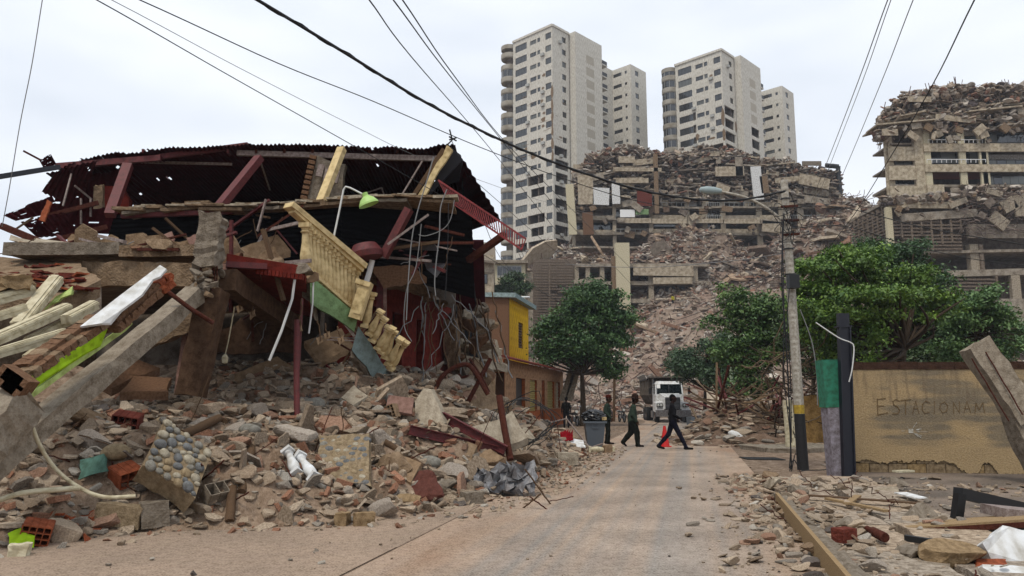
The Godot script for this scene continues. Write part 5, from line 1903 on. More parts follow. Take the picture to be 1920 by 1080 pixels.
	for q in [[[838, 672, 25], [940, 690, 29], 0.5, 0.32, MT.concrete_light], [[846, 600, 24.5], [852, 690, 25], 0.4, 0.4, MT.concrete_brown], [[855, 640, 25.5], [935, 660, 29], 0.3, 0.2, MT.parapet_far]]:
		mb = MB.new()
		mb.rough_beam(at(q[0][0], q[0][1], q[0][2]), at(q[1][0], q[1][1], q[1][2]), q[2], q[3], 9, 0.04, r)
		part(ax, "broken_beam", mb, q[4])
	for i in 8:
		mb = MB.new()
		mb.slab(poly([[870 + i * 8, 618 + i * 2.5, 26.5 + i * 0.3], [876 + i * 8, 620 + i * 2.5, 26.5 + i * 0.3], [888 + i * 8, 668 + i * 2, 26.2 + i * 0.3], [882 + i * 8, 668 + i * 2, 26.2 + i * 0.3]]), Vector3(0, 0, -0.06))
		part(ax, "louvre", mb, MT.frame_dark if i < 2 else MT.concrete_light)
	mb = MB.new()
	mb.slab(jag(poly([[842, 580, 28], [880, 570, 30], [905, 620, 31], [930, 700, 31], [930, 780, 31], [846, 780, 27]]), r, 0.4, 0.2), Vector3(0, 0, -0.4))
	part(ax, "wall", mb, MT.concrete_brown)
	for i in 60:
		var s := r.randf_range(0.15, 0.6)
		put(ax, "broken_lump", ROCKS[i % 12] if i % 2 else PLATES[i % 8], [MT.concrete_brown, MT.concrete_light, MT.concrete_grey, MT.brick][r.randi() % 4], Transform3D(tumble(r).scaled(Vector3(s * 1.3, s, s)), at(r.randf_range(848, 915), r.randf_range(575, 720), r.randf_range(25, 28.5)) - ax.position))
	for i in 12:
		mb = MB.new()
		var xx := r.randf_range(850, 930)
		rod(mb, at(xx, r.randf_range(540, 600), 25), at(xx + r.randf_range(-10, 45), r.randf_range(660, 720), 24.5), 0.025, r, 0.12, 0.0, 5)
		part(ax, "hanging_wire", mb, MT.wood if i % 3 else MT.cable_pale)

# ------------------------------------------------------------------ rubble heap in front of the collapsed house
const FRONT := [[-6.0, -5.4], [-2.5, -4.8], [-0.05, -4.2], [1.4, -3.3], [2.4, -1.3], [3.9, -0.4], [7.5, 0.2], [14.5, 0.2], [19.0, 0.0], [23.0, -1.8], [27.0, -3.2]]

func heap_h(x: float, z: float) -> float:
	var ts := road_ts(x, z)
	var w := profile_y(FRONT, ts.x) - ts.y + 0.35 * n_small.get_noise_2d(x * 1.2, z * 1.2)
	if w <= 0.0:
		return -0.05
	var crest := 1.4 + 1.0 * ss(5.0, 9.5, ts.x) * (1.0 - ss(13.0, 18.0, ts.x)) - 0.9 * ss(17.0, 24.0, ts.x)
	var h := crest * (1.0 - exp(-w * w * 0.10 - w * 0.22))
	h += 0.24 * n_small.get_noise_2d(x * 1.1, z * 1.1) * minf(1.0, w) + 0.12 * n_small.get_noise_2d(x * 3.0, z * 3.0) * minf(1.0, w * 1.5)
	return maxf(h, 0.0)

func hit(px: float, py: float) -> Vector3:
	# where the line of sight through that pixel meets the heap or the street
	var d := 6.0
	while d < 40.0:
		var p := at(px, py, d)
		if p.y <= maxf(heap_h(p.x, p.z), 0.0):
			return p
		d += 0.05
	return gp(px, py)

func build_left_heap() -> void:
	var r := RandomNumberGenerator.new()
	r.seed = 555
	var cf := func(x: float, z: float) -> Color: return Color(0.40, 0.305, 0.225).lerp(Color(0.29, 0.21, 0.15), clampf(0.5 + n_small.get_noise_2d(x * 1.6, z * 1.6), 0, 1))
	var core := single("rubble_heap", "long heap of brown rubble and earth spilled from the collapsed house to the street", "rubble", height_patch(-12, 4, -33, -6.5, 0.13, heap_h, cf), MT.dirt)
	core.set_meta("kind", "stuff")
	# loose stones, too many to count
	var rx := []; var rc := PackedColorArray()
	var px := []; var pc := PackedColorArray()
	var bx := []; var bc := PackedColorArray()
	var n := 0
	while n < 23000:
		var t := r.randf_range(-2.5, 24.0)
		var w := r.randf_range(-1.1, 8.0)
		if w < 0.0 and r.randf() < -w * 0.85: continue
		var p := road_point(t, profile_y(FRONT, t) - w)
		p.y = maxf(heap_h(p.x, p.z), 0.01)
		if p.x < -11.5: continue
		n += 1
		var size := 0.035 + 0.17 * pow(r.randf(), 2.6)
		if w < 0.0: size *= 0.42
		var k := r.randf()
		p.y += size * 0.2
		if k < 0.62:
			rx.append(Transform3D(tumble(r).scaled(Vector3(size * 1.2, size * r.randf_range(0.6, 1), size)), p)); rc.append(rubble_color(r))
		elif k < 0.93:
			px.append(Transform3D(tumble(r, 0.2) * Basis.from_scale(Vector3(size * 1.7, size * 1.2, size * 1.3)), p)); pc.append(rubble_color(r))
		else:
			bx.append(Transform3D(tumble(r) * Basis.from_scale(Vector3(size * 1.5, size * 1.1, size * 1.2)), p)); bc.append(Color(0.36, 0.19, 0.125) * r.randf_range(0.7, 1.3))
	scatter(r, "heap_stones", "small broken stones strewn over the heap before the collapsed house", "rubble", ROCKS, MT.tint_own, rx, rc)
	scatter(r, "heap_shards", "small plaster and tile shards strewn over the heap before the collapsed house", "rubble", PLATES, MT.tint_own, px, pc)
	scatter(r, "brick_bits", "small red brick bits strewn over the heap before the collapsed house", "rubble", BRICKS, MT.tint_own, bx, bc)
	# the lumps one can pick out, one by one
	var mats := []
	for i in 14:
		mats.append(mat("lump_%d" % i, rubble_color(r).linear_to_srgb(), 0.95, "worn" if i % 2 else "concrete", 1.6, "n_mid" if i % 3 else "n_cell", 0.9, false))
	var made := 0
	while made < 215:
		var t := r.randf_range(-1.5, 19.0)
		var w := r.randf_range(0.05, 4.2)
		var p := road_point(t, profile_y(FRONT, t) - w)
		if p.x < -8.5: continue
		var sp := pix(Vector3(p.x, maxf(heap_h(p.x, p.z), 0.0) + 0.1, p.z))
		var busy := false
		for q in [[235, 790, 405, 985], [585, 810, 705, 960], [525, 850, 605, 950], [765, 735, 840, 830], [380, 905, 445, 985], [760, 800, 960, 880]]:
			if sp.x > q[0] and sp.x < q[2] and sp.y > q[1] and sp.y < q[3]: busy = true
		if busy and r.randf() < 0.85: continue
		var size := r.randf_range(0.18, 0.34) + 0.22 * pow(r.randf(), 3.0)
		p.y = maxf(heap_h(p.x, p.z), 0.02) + size * 0.22
		var k := r.randf()
		var q: MeshInstance3D
		var kind := made % 14
		if k < 0.6:
			q = put(self, "rubble_lump", ROCKS[made % 12], mats[kind], Transform3D(tumble(r).scaled(Vector3(size * r.randf_range(0.9, 1.5), size * r.randf_range(0.6, 1.0), size)), p))
			tag(q, heap_label(mats[kind], size, t, w, "masonry lump"), "rubble", "lumps in the left rubble heap")
		elif k < 0.88:
			q = put(self, "concrete_shard", PLATES[made % 8], mats[kind], Transform3D(tumble(r, -0.1) * Basis.from_scale(Vector3(size * 2.0, size * 1.0, size * 1.5)), p))
			tag(q, heap_label(mats[kind], size, t, w, "flat slab shard"), "rubble", "shards in the left rubble heap")
		else:
			q = put(self, "river_stone", COBBLES[made % 5], MT.cobble_grey if made % 2 else MT.cobble_tan, Transform3D(tumble(r).scaled(Vector3(size * 1.2, size * 0.75, size)), p))
			tag(q, heap_label(MT.cobble_grey if made % 2 else MT.cobble_tan, size, t, w, "smooth rounded stone"), "stone", "round stones in the left rubble heap")
		made += 1

func heap_label(m: StandardMaterial3D, size: float, t: float, w: float, what: String) -> String:
	# tone, size and the nearest thing one can find
	var c := m.albedo_color
	var tone := "grey"
	if c.r - c.b > 0.22: tone = "reddish"
	elif c.v > 0.66: tone = "pale tan"
	elif c.r - c.b > 0.11: tone = "tan"
	elif c.v < 0.5: tone = "dark"
	var big := "large" if size > 0.33 else ("small" if size < 0.22 else "medium")
	var spot := "at the left corner"
	for q in [[0.4, "below the slanting beam"], [1.8, "near the tilted cobbled block"], [3.2, "near the cinder block"], [4.6, "near the white balusters"], [6.2, "near the flush stone slab"], [8.0, "near the dark red boulder"], [10.0, "near the crossed steel beams"], [12.0, "near the crumpled metal sheet"], [14.0, "near the upright rusty pipe"], [16.0, "near the wire tangle"], [17.6, "near the grey bin"]]:
		if t > q[0]: spot = q[1]
	spot = spot.replace("below the slanting beam", "by the slanting beam")
	var up := "at the road edge" if w < 1.0 else ("halfway up" if w < 2.5 else "high up")
	return "%s %s %s %s, %s" % [big, tone, what, spot, up]

func hrow(p: Vector3) -> String:
	# which thing in the left heap a spot lies by
	var t := road_ts(p.x, p.z).x
	for q in [[0.4, "the slanting beam"], [1.8, "the tilted cobbled block"], [3.2, "the cinder block"], [4.6, "the white balusters"], [6.2, "the flush stone slab"], [8.0, "the dark red boulder"], [10.0, "the crossed steel beams"], [12.0, "the crumpled metal sheet"], [15.0, "the upright rusty pipe"]]:
		if t < q[0]: return q[1]
	return "the grey bin"

func rod_label(what: String, d: Vector3, by: String) -> String:
	var l := d.length()
	var size := "long" if l > 1.3 else ("short" if l < 0.6 else "slender")
	var lean := "leaning left" if d.x < -0.35 * l else ("leaning right" if d.x > 0.35 * l else "leaning towards the street" if d.z > 0.0 else "leaning away")
	var rise := "steep" if absf(d.y) > 0.6 * l else ("flat" if absf(d.y) < 0.25 * l else "slanting")
	return "%s %s %s %s near %s" % [size, rise, what, lean, by]

func oriented(c: Vector3, yaw: float, pitch: float, roll: float) -> Transform3D:
	return Transform3D(Basis.from_euler(Vector3(deg_to_rad(pitch), deg_to_rad(yaw), deg_to_rad(roll))), c)

func lump(px: float, py: float, w: float, label: String, m: Material, called := "boulder", variant := 0, sy := 0.8, yaw := 0.0, roll := 0.0) -> void:
	var p := hit(px, py)
	var q := put(self, called, ROCKS[variant % 12], m, Transform3D(Basis.from_euler(Vector3(0.2, yaw, roll)) * Basis.from_scale(Vector3(w, w * sy, w * 0.8)), p + Vector3.UP * w * sy * 0.3))
	tag(q, label, "rubble" if called != "boulder" else "boulder")

func plank(called: String, label: String, category: String, a: Vector3, b: Vector3, w: float, h: float, m: Material, up := Vector3.UP, rough := 0.0, r: RandomNumberGenerator = null, group := "") -> void:
	var mb := MB.new()
	if rough > 0.0:
		mb.rough_beam(a, b, w, h, 10, rough, r, up)
	else:
		mb.beam(a, b, w, h, up)
	single(called, label, category, mb, m, group)

func hollow_block(called: String, label: String, p: Transform3D, s: Vector3, nx: int, ny: int, m: Material) -> void:
	# a block with open cells running through it along z
	var mb := MB.new()
	var t := 0.012
	for i in nx + 1:
		mb.box(p * Vector3(-s.x * 0.5 + s.x * i / nx, 0, 0), Vector3(t, s.y, s.z), p.basis)
	for j in ny + 1:
		for i in nx:
			mb.box(p * Vector3(-s.x * 0.5 + s.x * (i + 0.5) / nx, -s.y * 0.5 + s.y * j / ny, 0), Vector3(s.x / nx - t, t, s.z - 0.004), p.basis)
	single(called, label, "block", mb, m)

func cobble_wall(called: String, label: String, c: Array, thick: Vector3, n: int, proud: float, r: RandomNumberGenerator, mortar: Material, size: float) -> Node3D:
	# c: face corners; round stones set into the face, packed by rejection
	var base: Vector3 = (c[0] + c[1] + c[2] + c[3]) * 0.25
	var t := thing(called, label, "wall fragment", base)
	var mb := MB.new()
	mb.slab(jag(c, r, 0.12, 0.04), thick)
	part(t, "mortar_block", mb, mortar)
	var nrm: Vector3 = (c[1] - c[0]).cross(c[3] - c[0]).normalized()
	if nrm.dot(thick) > 0: nrm = -nrm
	var x: Vector3 = (c[1] - c[0]).normalized()
	var y := nrm.cross(x)
	var spots := []
	var tries := 0
	while spots.size() < n and tries < 4000:
		tries += 1
		var u := r.randf_range(0.05, 0.95)
		var v := r.randf_range(0.05, 0.95)
		var p: Vector3 = c[0].lerp(c[1], u).lerp(c[3].lerp(c[2], u), v)
		var rad := r.randf_range(0.7, 1.2) * size * (1.0 if tries < 1500 else 0.65)
		var ok := true
		for q in spots:
			if (q[0] - p).length() < (q[1] + rad) * 0.93:
				ok = false
				break
		if ok: spots.append([p, rad])
	var k := 0
	for q in spots:
		var an := r.randf_range(-0.6, 0.6)
		var b := Basis(x * cos(an) + y * sin(an), nrm, x * -sin(an) + y * cos(an))
		var m: Material = [MT.cobble_grey, MT.cobble_tan, MT.cobble_blue, MT.cobble_pale][r.randi() % 4]
		put(t, "stone", COBBLES[k % 5], m, Transform3D(b * Basis.from_scale(Vector3(q[1] * 2.25, q[1] * 1.5, q[1] * 1.75)), q[0] - base + nrm * proud))
		k += 1
	return t

func build_left_features() -> void:
	var r := RandomNumberGenerator.new()
	r.seed = 909
	# cobbled wall fragments
	var db := -hit(335, 938).z - 0.3
	var f := [at(312, 784, db + 0.35), at(397, 846, db + 0.5), at(366, 935, db - 0.1), at(268, 872, db - 0.15)]
	cobble_wall("cobbled_wall_fragment", "tilted masonry block faced with round grey river stones", f, (f[2] - f[1]).cross(f[1] - f[0]).normalized() * -0.32 if (f[2] - f[1]).cross(f[1] - f[0]).z > 0 else (f[2] - f[1]).cross(f[1] - f[0]).normalized() * 0.32, 95, 0.012, r, MT.mortar, 0.062)
	db = -hit(645, 915).z
	f = [at(598, 815, db + 0.9), at(692, 812, db + 0.9), at(696, 912, db), at(592, 898, db + 0.05)]
	cobble_wall("stone_slab_fragment", "leaning wall slab of tan mortar with flush pale stones", f, Vector3(0, -0.08, -0.2), 48, -0.03, r, MT.mortar, 0.06)
	f = [at(200, 842, 10.9), at(262, 838, 11.0), at(268, 866, 10.7), at(196, 866, 10.6)]
	cobble_wall("small_cobbled_fragment", "small brown cobbled fragment lying behind the tilted stone block", f, Vector3(0, -0.2, -0.1), 26, 0.0, r, MT.concrete_brown, 0.05)
	# long concrete beam slanting down to the left, with a strip of wall still on it
	plank("slanting_beam", "long grey concrete beam slanting from broken column to lower left corner", "beam", at(-50, 898, 8.1), at(366, 552, 12.2), 0.28, 0.25, MT.concrete_tan, Vector3.UP, 0.018, r)
	plank("beam_stub", "short thick concrete stub hanging over the left picture edge", "beam", at(-60, 850, 7.9), at(38, 745, 8.5), 0.42, 0.42, MT.concrete_tan, Vector3.UP, 0.03, r)
	var wp := thing("painted_wall_strip", "fallen brick wall strip with lime green and white plaster lying on the slanting beam", "wall fragment", at(160, 640, 9.9))
	var a := at(48, 742, 8.55)
	var b := at(232, 612, 10.2)
	var mb := MB.new()
	var upv := Vector3(-0.12, 0.2, 0.05)
	mb.slab(jag([at(46, 745, 8.5), at(232, 614, 10.2), at(246, 600, 10.35), at(60, 724, 8.7)], r, 0.25, 0.02), Vector3(0, -0.05, -0.05))
	part(wp, "pale_lime_face", mb, MT.pale_lime)
	mb = MB.new()
	mb.slab(jag([at(48, 736, 8.5), at(180, 652, 9.5), at(194, 618, 9.6), at(58, 706, 8.6)], r, 0.25, 0.02), Vector3(0, 0.02, -0.1))
	part(wp, "lime_face", mb, MT.lime_paint)
	for i in 10:
		for j in 2:
			mb = MB.new()
			var p0 := at(50 + i * 14.2 - j * 9, 702 - i * 9.6 - j * 12, 8.62 + i * 0.105 + j * 0.06)
			var p1 := at(50 + (i + 0.93) * 14.2 - j * 9, 702 - (i + 0.93) * 9.6 - j * 12, 8.62 + (i + 0.93) * 0.105 + j * 0.06)
			mb.rough_beam(p0, p1, 0.20, 0.105, 2, 0.008, r)
			part(wp, "brick", mb, MT.brick if (i + j) % 3 else MT.concrete_brown)
	mb = MB.new()
	mb.slab([at(150, 612, 9.35), at(222, 556, 9.85), at(300, 497, 10.6), at(312, 504, 10.55), at(300, 518, 10.4), at(286, 524, 10.3), at(266, 552, 9.95), at(226, 582, 9.65), at(206, 606, 9.5), at(190, 606, 9.4)], Vector3(0, -0.02, -0.03))
	part(wp, "white_face", mb, MT.white_plaster)
	for i in 9:
		for j in 2:
			mb = MB.new()
			var q0 := at(206 + i * 12 + j * 5, 606 - i * 9.9 + j * 10, 9.75 + i * 0.11)
			var q1 := at(206 + (i + 0.93) * 12 + j * 5, 606 - (i + 0.93) * 9.9 + j * 10, 9.75 + (i + 0.93) * 0.11)
			mb.rough_beam(q0, q1, 0.2, 0.11, 2, 0.012, r)
			part(wp, "brick", mb, MT.clay if i > 6 else MT.brick)
	for i in 7:
		mb = MB.new()
		mb.box(at(20 + 9 * (i % 4), 700 + 18 * (i / 4) + 6 * (i % 4), 8.3), Vector3(0.16, 0.13, 0.2), Basis(Vector3.BACK, -0.6))
		part(wp, "brick", mb, MT.brick)
	# cream mouldings in a loose pile
	var ml := ["cream moulding leaning steeply against the slab edge, topmost of the pile", "long cream moulding lying across the middle of the pile", "short cream moulding at the left edge under the ochre block", "cream moulding with a grooved face at the left picture edge", "thin cream moulding slipping off the pile towards the white plaster", "lowest long cream moulding above the brown bricks", "broken cream moulding end beside the lime green plaster", "flat cream moulding piece near the white plaster face"]
	var sp := [[34, 612, 9.7, 106, 524, 10.6, 0.17], [-20, 642, 9.2, 126, 578, 10.3, 0.17], [-20, 600, 9.6, 48, 578, 9.9, 0.15], [-20, 566, 9.9, 62, 545, 10.3, 0.19], [52, 640, 9.8, 140, 596, 10.4, 0.13], [-20, 668, 9.0, 122, 625, 9.8, 0.15], [50, 672, 9.5, 92, 640, 9.8, 0.12], [124, 600, 10.0, 176, 572, 10.5, 0.16]]
	for i in sp.size():
		var q: Array = sp[i]
		mb = MB.new()
		var p0 := at(q[0], q[1], q[2])
		var p1 := at(q[3], q[4], q[5])
		var ax := (p1 - p0).normalized()
		var sd := Vector3.UP.cross(ax).normalized()
		var uu := ax.cross(sd)
		mb.rough_beam(p0, p1, q[6], q[6] * 0.7, 6, 0.004, r)
		mb.beam(p0 + uu * q[6] * 0.38, p1 + uu * q[6] * 0.38, q[6] * 0.55, q[6] * 0.14)
		mb.beam(p0 - sd * q[6] * 0.42 + uu * q[6] * 0.15, p1 - sd * q[6] * 0.42 + uu * q[6] * 0.15, q[6] * 0.3, q[6] * 0.22)
		single("moulding", ml[i], "moulding", mb, MT.cream_white, "cream mouldings in a pile")
	# tiled roof slab behind the mouldings
	var rs := thing("tiled_slab", "sloping slab with broken red tiles behind the cream mouldings", "slab", at(90, 540, 12))
	mb = MB.new()
	mb.slab(jag(poly([[-20, 560, 10.8], [104, 566, 10.9], [190, 524, 11.6], [150, 492, 13.2], [-20, 480, 13.4]]), r, 0.25, 0.06), Vector3(0, -0.28, 0))
	part(rs, "slab", mb, MT.concrete_brown)
	mb = MB.new()
	mb.slab(jag(poly([[82, 580, 10.75], [133, 552, 11.0], [136, 536, 11.1], [104, 556, 10.85]]), r, 0.1, 0.04), Vector3(0, 0, -0.06))
	part(rs, "lime_plaster", mb, MT.pale_lime)
	for i in 60:
		mb = MB.new()
		var dd := r.randf_range(11.2, 13.1)
		var p := at(r.randf_range(-10, 165), lerpf(556, 496, (dd - 10.8) / 2.5), dd) + Vector3.UP * 0.04
		mb.box(p, Vector3(r.randf_range(0.12, 0.34), 0.03, r.randf_range(0.1, 0.3)), Basis(Vector3.UP, r.randf() * TAU) * Basis(Vector3.RIGHT, r.randfn() * 0.25))
		part(rs, "tile", mb, MT.red_tile if i % 4 else MT.clay)
	mb = MB.new()
	mb.rough_beam(at(0, 532, 10.0), at(58, 528, 10.2), 0.25, 0.2, 4, 0.03, r)
	single("ochre_block", "ochre stone block resting on the cream mouldings at left edge", "block", mb, MT.ochre_stone)
	# ---- the fallen balcony with its balustrade
	var bal := thing("fallen_balcony", "fallen balcony with cream balustrade above a green painted parapet", "balcony", at(620, 600, 15))
	mb = MB.new()
	mb.beam(at(541, 384, 14.0), at(680, 500, 15.6), 0.26, 0.11)
	part(bal, "handrail", mb, MT.cream)
	mb = MB.new()
	mb.beam(at(548, 396, 14.05), at(676, 508, 15.6), 0.18, 0.07)
	part(bal, "handrail_underside", mb, MT.cream)
	mb = MB.new()
	mb.beam(at(574, 508, 14.32), at(670, 592, 15.6), 0.2, 0.04)
	part(bal, "plinth", mb, MT.cream)
	for i in 14:
		var k := i / 13.0
		mb = MB.new()
		baluster(mb, at(lerpf(574, 667, k), lerpf(510, 592, k), lerpf(14.3, 15.6, k)), at(lerpf(572, 669, k), lerpf(418, 508, k), lerpf(14.2, 15.6, k)), 0.95 if i else 1.3)
		part(bal, "baluster", mb, MT.cream)
	mb = MB.new()
	mb.slab(jag(poly([[581, 516, 14.25], [672, 592, 15.5], [664, 622, 15.5], [582, 568, 14.3]]), r, 0.25, 0.03, [0]), Vector3(-0.05, 0, -0.22))
	part(bal, "green_parapet", mb, MT.green_paint)
	var bp := thing("blue_parapet", "pale blue parapet panel hanging below the green balcony", "parapet", at(700, 740, 16.3))
	mb = MB.new()
	mb.slab(jag(poly([[672, 612, 15.6], [739, 708, 16.8], [724, 742, 16.8], [660, 656, 15.7]]), r, 0.25, 0.04), Vector3(-0.05, 0, -0.2))
	part(bp, "panel", mb, MT.blue_paint)
	mb = MB.new()
	mb.rough_beam(at(662, 664, 15.9), at(722, 748, 17.0), 0.15, 0.12, 8, 0.03, r)
	part(bp, "broken_edge", mb, MT.concrete_grey)
	mb = MB.new()
	mb.box(at(676, 566, 15.3), Vector3(0.24, 0.72, 0.24), Basis(Vector3.BACK, -0.28))
	mb.box(at(683, 532, 15.3), Vector3(0.31, 0.1, 0.31), Basis(Vector3.BACK, -0.28))
	mb.box(at(676, 566, 15.18), Vector3(0.14, 0.5, 0.03), Basis(Vector3.BACK, -0.28))
	single("newel_post", "leaning cream newel post with moulded cap between the balcony parapets", "post", mb, MT.cream)
	var bn := ["leaning loose cream baluster nearest the newel post", "second loose cream baluster from the newel post", "third loose cream baluster above the blue parapet", "middle loose cream baluster above the blue parapet", "cream baluster leaning far right over the blue parapet", "second last loose cream baluster above the blue parapet", "lowest loose cream baluster above the blue parapet", "loose cream baluster crossing another above the blue parapet"]
	var bs := [[684, 614, 15.6, 700, 548, 15.5], [692, 628, 15.7, 715, 582, 15.5], [698, 640, 15.8, 722, 596, 15.6], [708, 655, 15.9, 730, 612, 15.7], [722, 672, 16.1, 740, 620, 15.9], [715, 662, 16.0, 736, 614, 15.7], [732, 692, 16.3, 762, 640, 16.0], [728, 684, 16.2, 752, 634, 15.8]]
	for i in bs.size():
		var q: Array = bs[i]
		mb = MB.new()
		baluster(mb, at(q[0], q[1], q[2]), at(q[3], q[4], q[5]))
		single("loose_baluster", bn[i], "baluster", mb, MT.cream, "loose balusters on the blue parapet")
	# posts, pipes and lamp
	mb = MB.new()
	mb.tube([at(557, 600, 13.6), at(556, 690, 13.5), at(557, 792, 13.3)], 0.055, 8)
	mb.tube([at(566, 560, 13.8), at(562, 640, 13.7), at(559, 700, 13.55)], 0.03, 6)
	single("rusty_post", "rusty red steel post standing in the rubble under the balcony", "post", mb, MT.red_steel)
	mb = MB.new()
	mb.tube([at(556, 500, 13.2), at(548, 560, 13.2), at(528, 620, 13.15), at(505, 676, 13.1)], 0.024, 7)
	single("hanging_pipe", "thin white pipe hanging from the maroon ceiling edge", "pipe", mb, MT.pipe_white)
	mb = MB.new()
	mb.tube([at(588, 520, 14.0), at(586, 570, 14.0), at(579, 625, 14.0)], 0.018, 7)
	single("cracked_pipe", "short white pipe hanging at the left end of the green parapet", "pipe", mb, MT.pipe_white)
	mb = MB.new()
	mb.tube([at(698, 488, 16.0), at(692, 512, 16.0), at(686, 532, 16.0)], 0.06, 9)
	single("drain_pipe", "thick white drain pipe standing above the newel post", "pipe", mb, MT.pipe_white)
	var lamp := thing("bracket_lamp", "green enamel lamp on a bent white pipe above the balustrade", "lamp", at(625, 448, 15))
	mb = MB.new()
	mb.tube([at(625, 448, 15.0), at(636, 396, 15.0), at(644, 356, 15.0), at(648, 350, 15.0), at(656, 352, 15.0), at(684, 366, 15.0)], 0.02, 7)
	part(lamp, "pipe", mb, MT.pipe_white)
	mb = MB.new()
	mb.lathe([[0.21, 0.0], [0.20, 0.04], [0.14, 0.13], [0.06, 0.19], [0.06, 0.26], [0.0, 0.27]], Transform3D(Basis(Vector3.BACK, 0.38) * Basis(Vector3.RIGHT, 0.1), at(692, 384, 15.0)), 18)
	part(lamp, "lamp_shade", mb, MT.lamp_green)
	mb = MB.new()
	mb.tube([at(440, 575, 13.8), at(428, 640, 13.8)], 0.012, 5)
	mb.lathe([[0.0, -0.12], [0.05, -0.1], [0.06, 0.0], [0.03, 0.05], [0.0, 0.06]], Transform3D(Basis.IDENTITY, at(422, 670, 13.8)), 10)
	mb.tube([at(428, 640, 13.8), at(422, 666, 13.8)], 0.01, 5)
	single("hanging_bulb_holder", "pale bulb holder hanging on a wire in the dark room", "lamp", mb, MT.cream_white)
	# red window grille hanging off the eave
	var gr := thing("window_grille", "long red steel window grille hanging off the right eave", "grille", at(905, 400, 17))
	var ga := [at(822, 338, 17.0), at(986, 448, 16.2)]
	var gb := [at(836, 372, 17.0), at(978, 468, 16.2)]
	for e in [ga, gb]:
		mb = MB.new()
		mb.beam(e[0], e[1], 0.04, 0.04)
		part(gr, "rail", mb, MT.grille_red)
	for i in 34:
		mb = MB.new()
		var k := i / 33.0
		mb.beam(ga[0].lerp(ga[1], k), gb[0].lerp(gb[1], minf(1.0, k + 0.03)), 0.022, 0.022)
		part(gr, "bar", mb, MT.grille_red)
	plank("broken_strut", "rusty angle strut under the red window grille", "strut", at(878, 488, 18), at(946, 440, 17.2), 0.14, 0.14, MT.rusty_steel)
	mb = MB.new()
	mb.tube([at(312, 545, 11.4), at(356, 578, 11.5), at(400, 606, 11.7)], 0.035, 7)
	single("leaning_pipe", "rusty pipe leaning from the slanting beam across the broken column", "pipe", mb, MT.rusty_steel)
	# iron aerial mast on the right eave
	mb = MB.new()
	mb.tube([at(838, 272, 17.0), at(848, 262, 17.0), at(843, 243, 17.0)], 0.02, 5)
	mb.tube([at(842, 262, 17.0), at(856, 258, 17.0)], 0.02, 5)
	mb.tube([at(842, 256, 17.0), at(856, 264, 17.0)], 0.02, 5)
	single("roof_mast", "small black iron mast on the right end of the maroon roof", "mast", mb, MT.black)
	plank("roof_spike", "dark steel bar jutting from the torn left roof corner", "bar", at(44, 283, 16.5), at(76, 300, 16.6), 0.04, 0.04, MT.rusty_steel)
	plank("roof_pole", "long dark blue pole running from left picture edge to the roof", "pole", at(-30, 336, 15.5), at(112, 313, 16.5), 0.10, 0.10, MT.navy)
	plank("fallen_rafter", "long dark rafter lying below the torn left roof corner", "rafter", at(4, 424, 14.2), at(96, 462, 14.0), 0.12, 0.12, MT.rusty_steel)
	plank("crossed_rafter", "rusty bar crossing the slab at upper left", "rafter", at(84, 455, 14.1), at(200, 425, 14.8), 0.09, 0.09, MT.rusty_steel)
	plank("twisted_rafter", "short rusty bar propped under the torn roof corner", "rafter", at(128, 458, 13.9), at(158, 440, 14.2), 0.08, 0.06, MT.rusty_steel)
	plank("thin_lath", "thin lath leaning out under the torn roof corner", "lath", at(20, 436, 15.0), at(62, 408, 15.3), 0.04, 0.04, MT.wood)
	# cables and strips hanging in front of the dark sheets
	var hl := ["long pale cable hanging from the cream barge board to the rubble", "pale cable hanging beside the dark sheet and curling at its end", "thin grey cable looping across the dark sheet wall", "dark cable hanging straight down the dark sheet wall", "pale cable hanging from the eave down to the red wall"]
	var hs := [[[813, 294], [800, 340], [782, 400], [772, 450], [766, 520], [762, 600]], [[838, 355], [826, 390], [824, 440], [818, 490], [815, 530], [817, 555]], [[852, 375], [845, 410], [830, 430], [800, 442], [785, 440]], [[841, 380], [840, 440], [838, 500], [835, 560]], [[790, 420], [780, 500], [762, 545], [758, 610], [772, 640]]]
	for i in hs.size():
		mb = MB.new()
		var pts := []
		for q in hs[i]: pts.append(at(q[0], q[1], 15.7))
		mb.tube(smooth(pts, 5), 0.013 if i < 2 else 0.009, 6)
		single("hanging_cable", hl[i], "cable", mb, MT.cable_pale if i != 3 else MT.cable, "cables hanging on the collapsed house")
	for q in [[620, 660, 640, 712], [575, 660, 566, 730], [690, 690, 688, 730], [614, 706, 634, 720]]:
		pass
	# boards and pieces on the heap
	mb = MB.new()
	var dk := -hit(748, 782).z - 0.15
	mb.slab(jag(poly([[722, 772, dk], [728, 740, dk + 0.3], [776, 746, dk + 0.3], [772, 776, dk]]), r, 0.25, 0.03), Vector3(0, -0.05, -0.05))
	single("pink_board", "bent pinkish board lying under the blue parapet", "board", mb, MT.plaster_pink)
	mb = MB.new()
	mb.slab(jag(poly([[772, 790, 15.2], [778, 752, 15.5], [794, 728, 15.7], [808, 730, 15.7], [822, 758, 15.4], [834, 794, 15.0], [800, 798, 15.0]]), r, 0.2, 0.04), Vector3(0.05, 0, -0.25))
	single("standing_slab", "upright tan concrete slab standing in the rubble right of pink board", "slab", mb, MT.concrete_light)
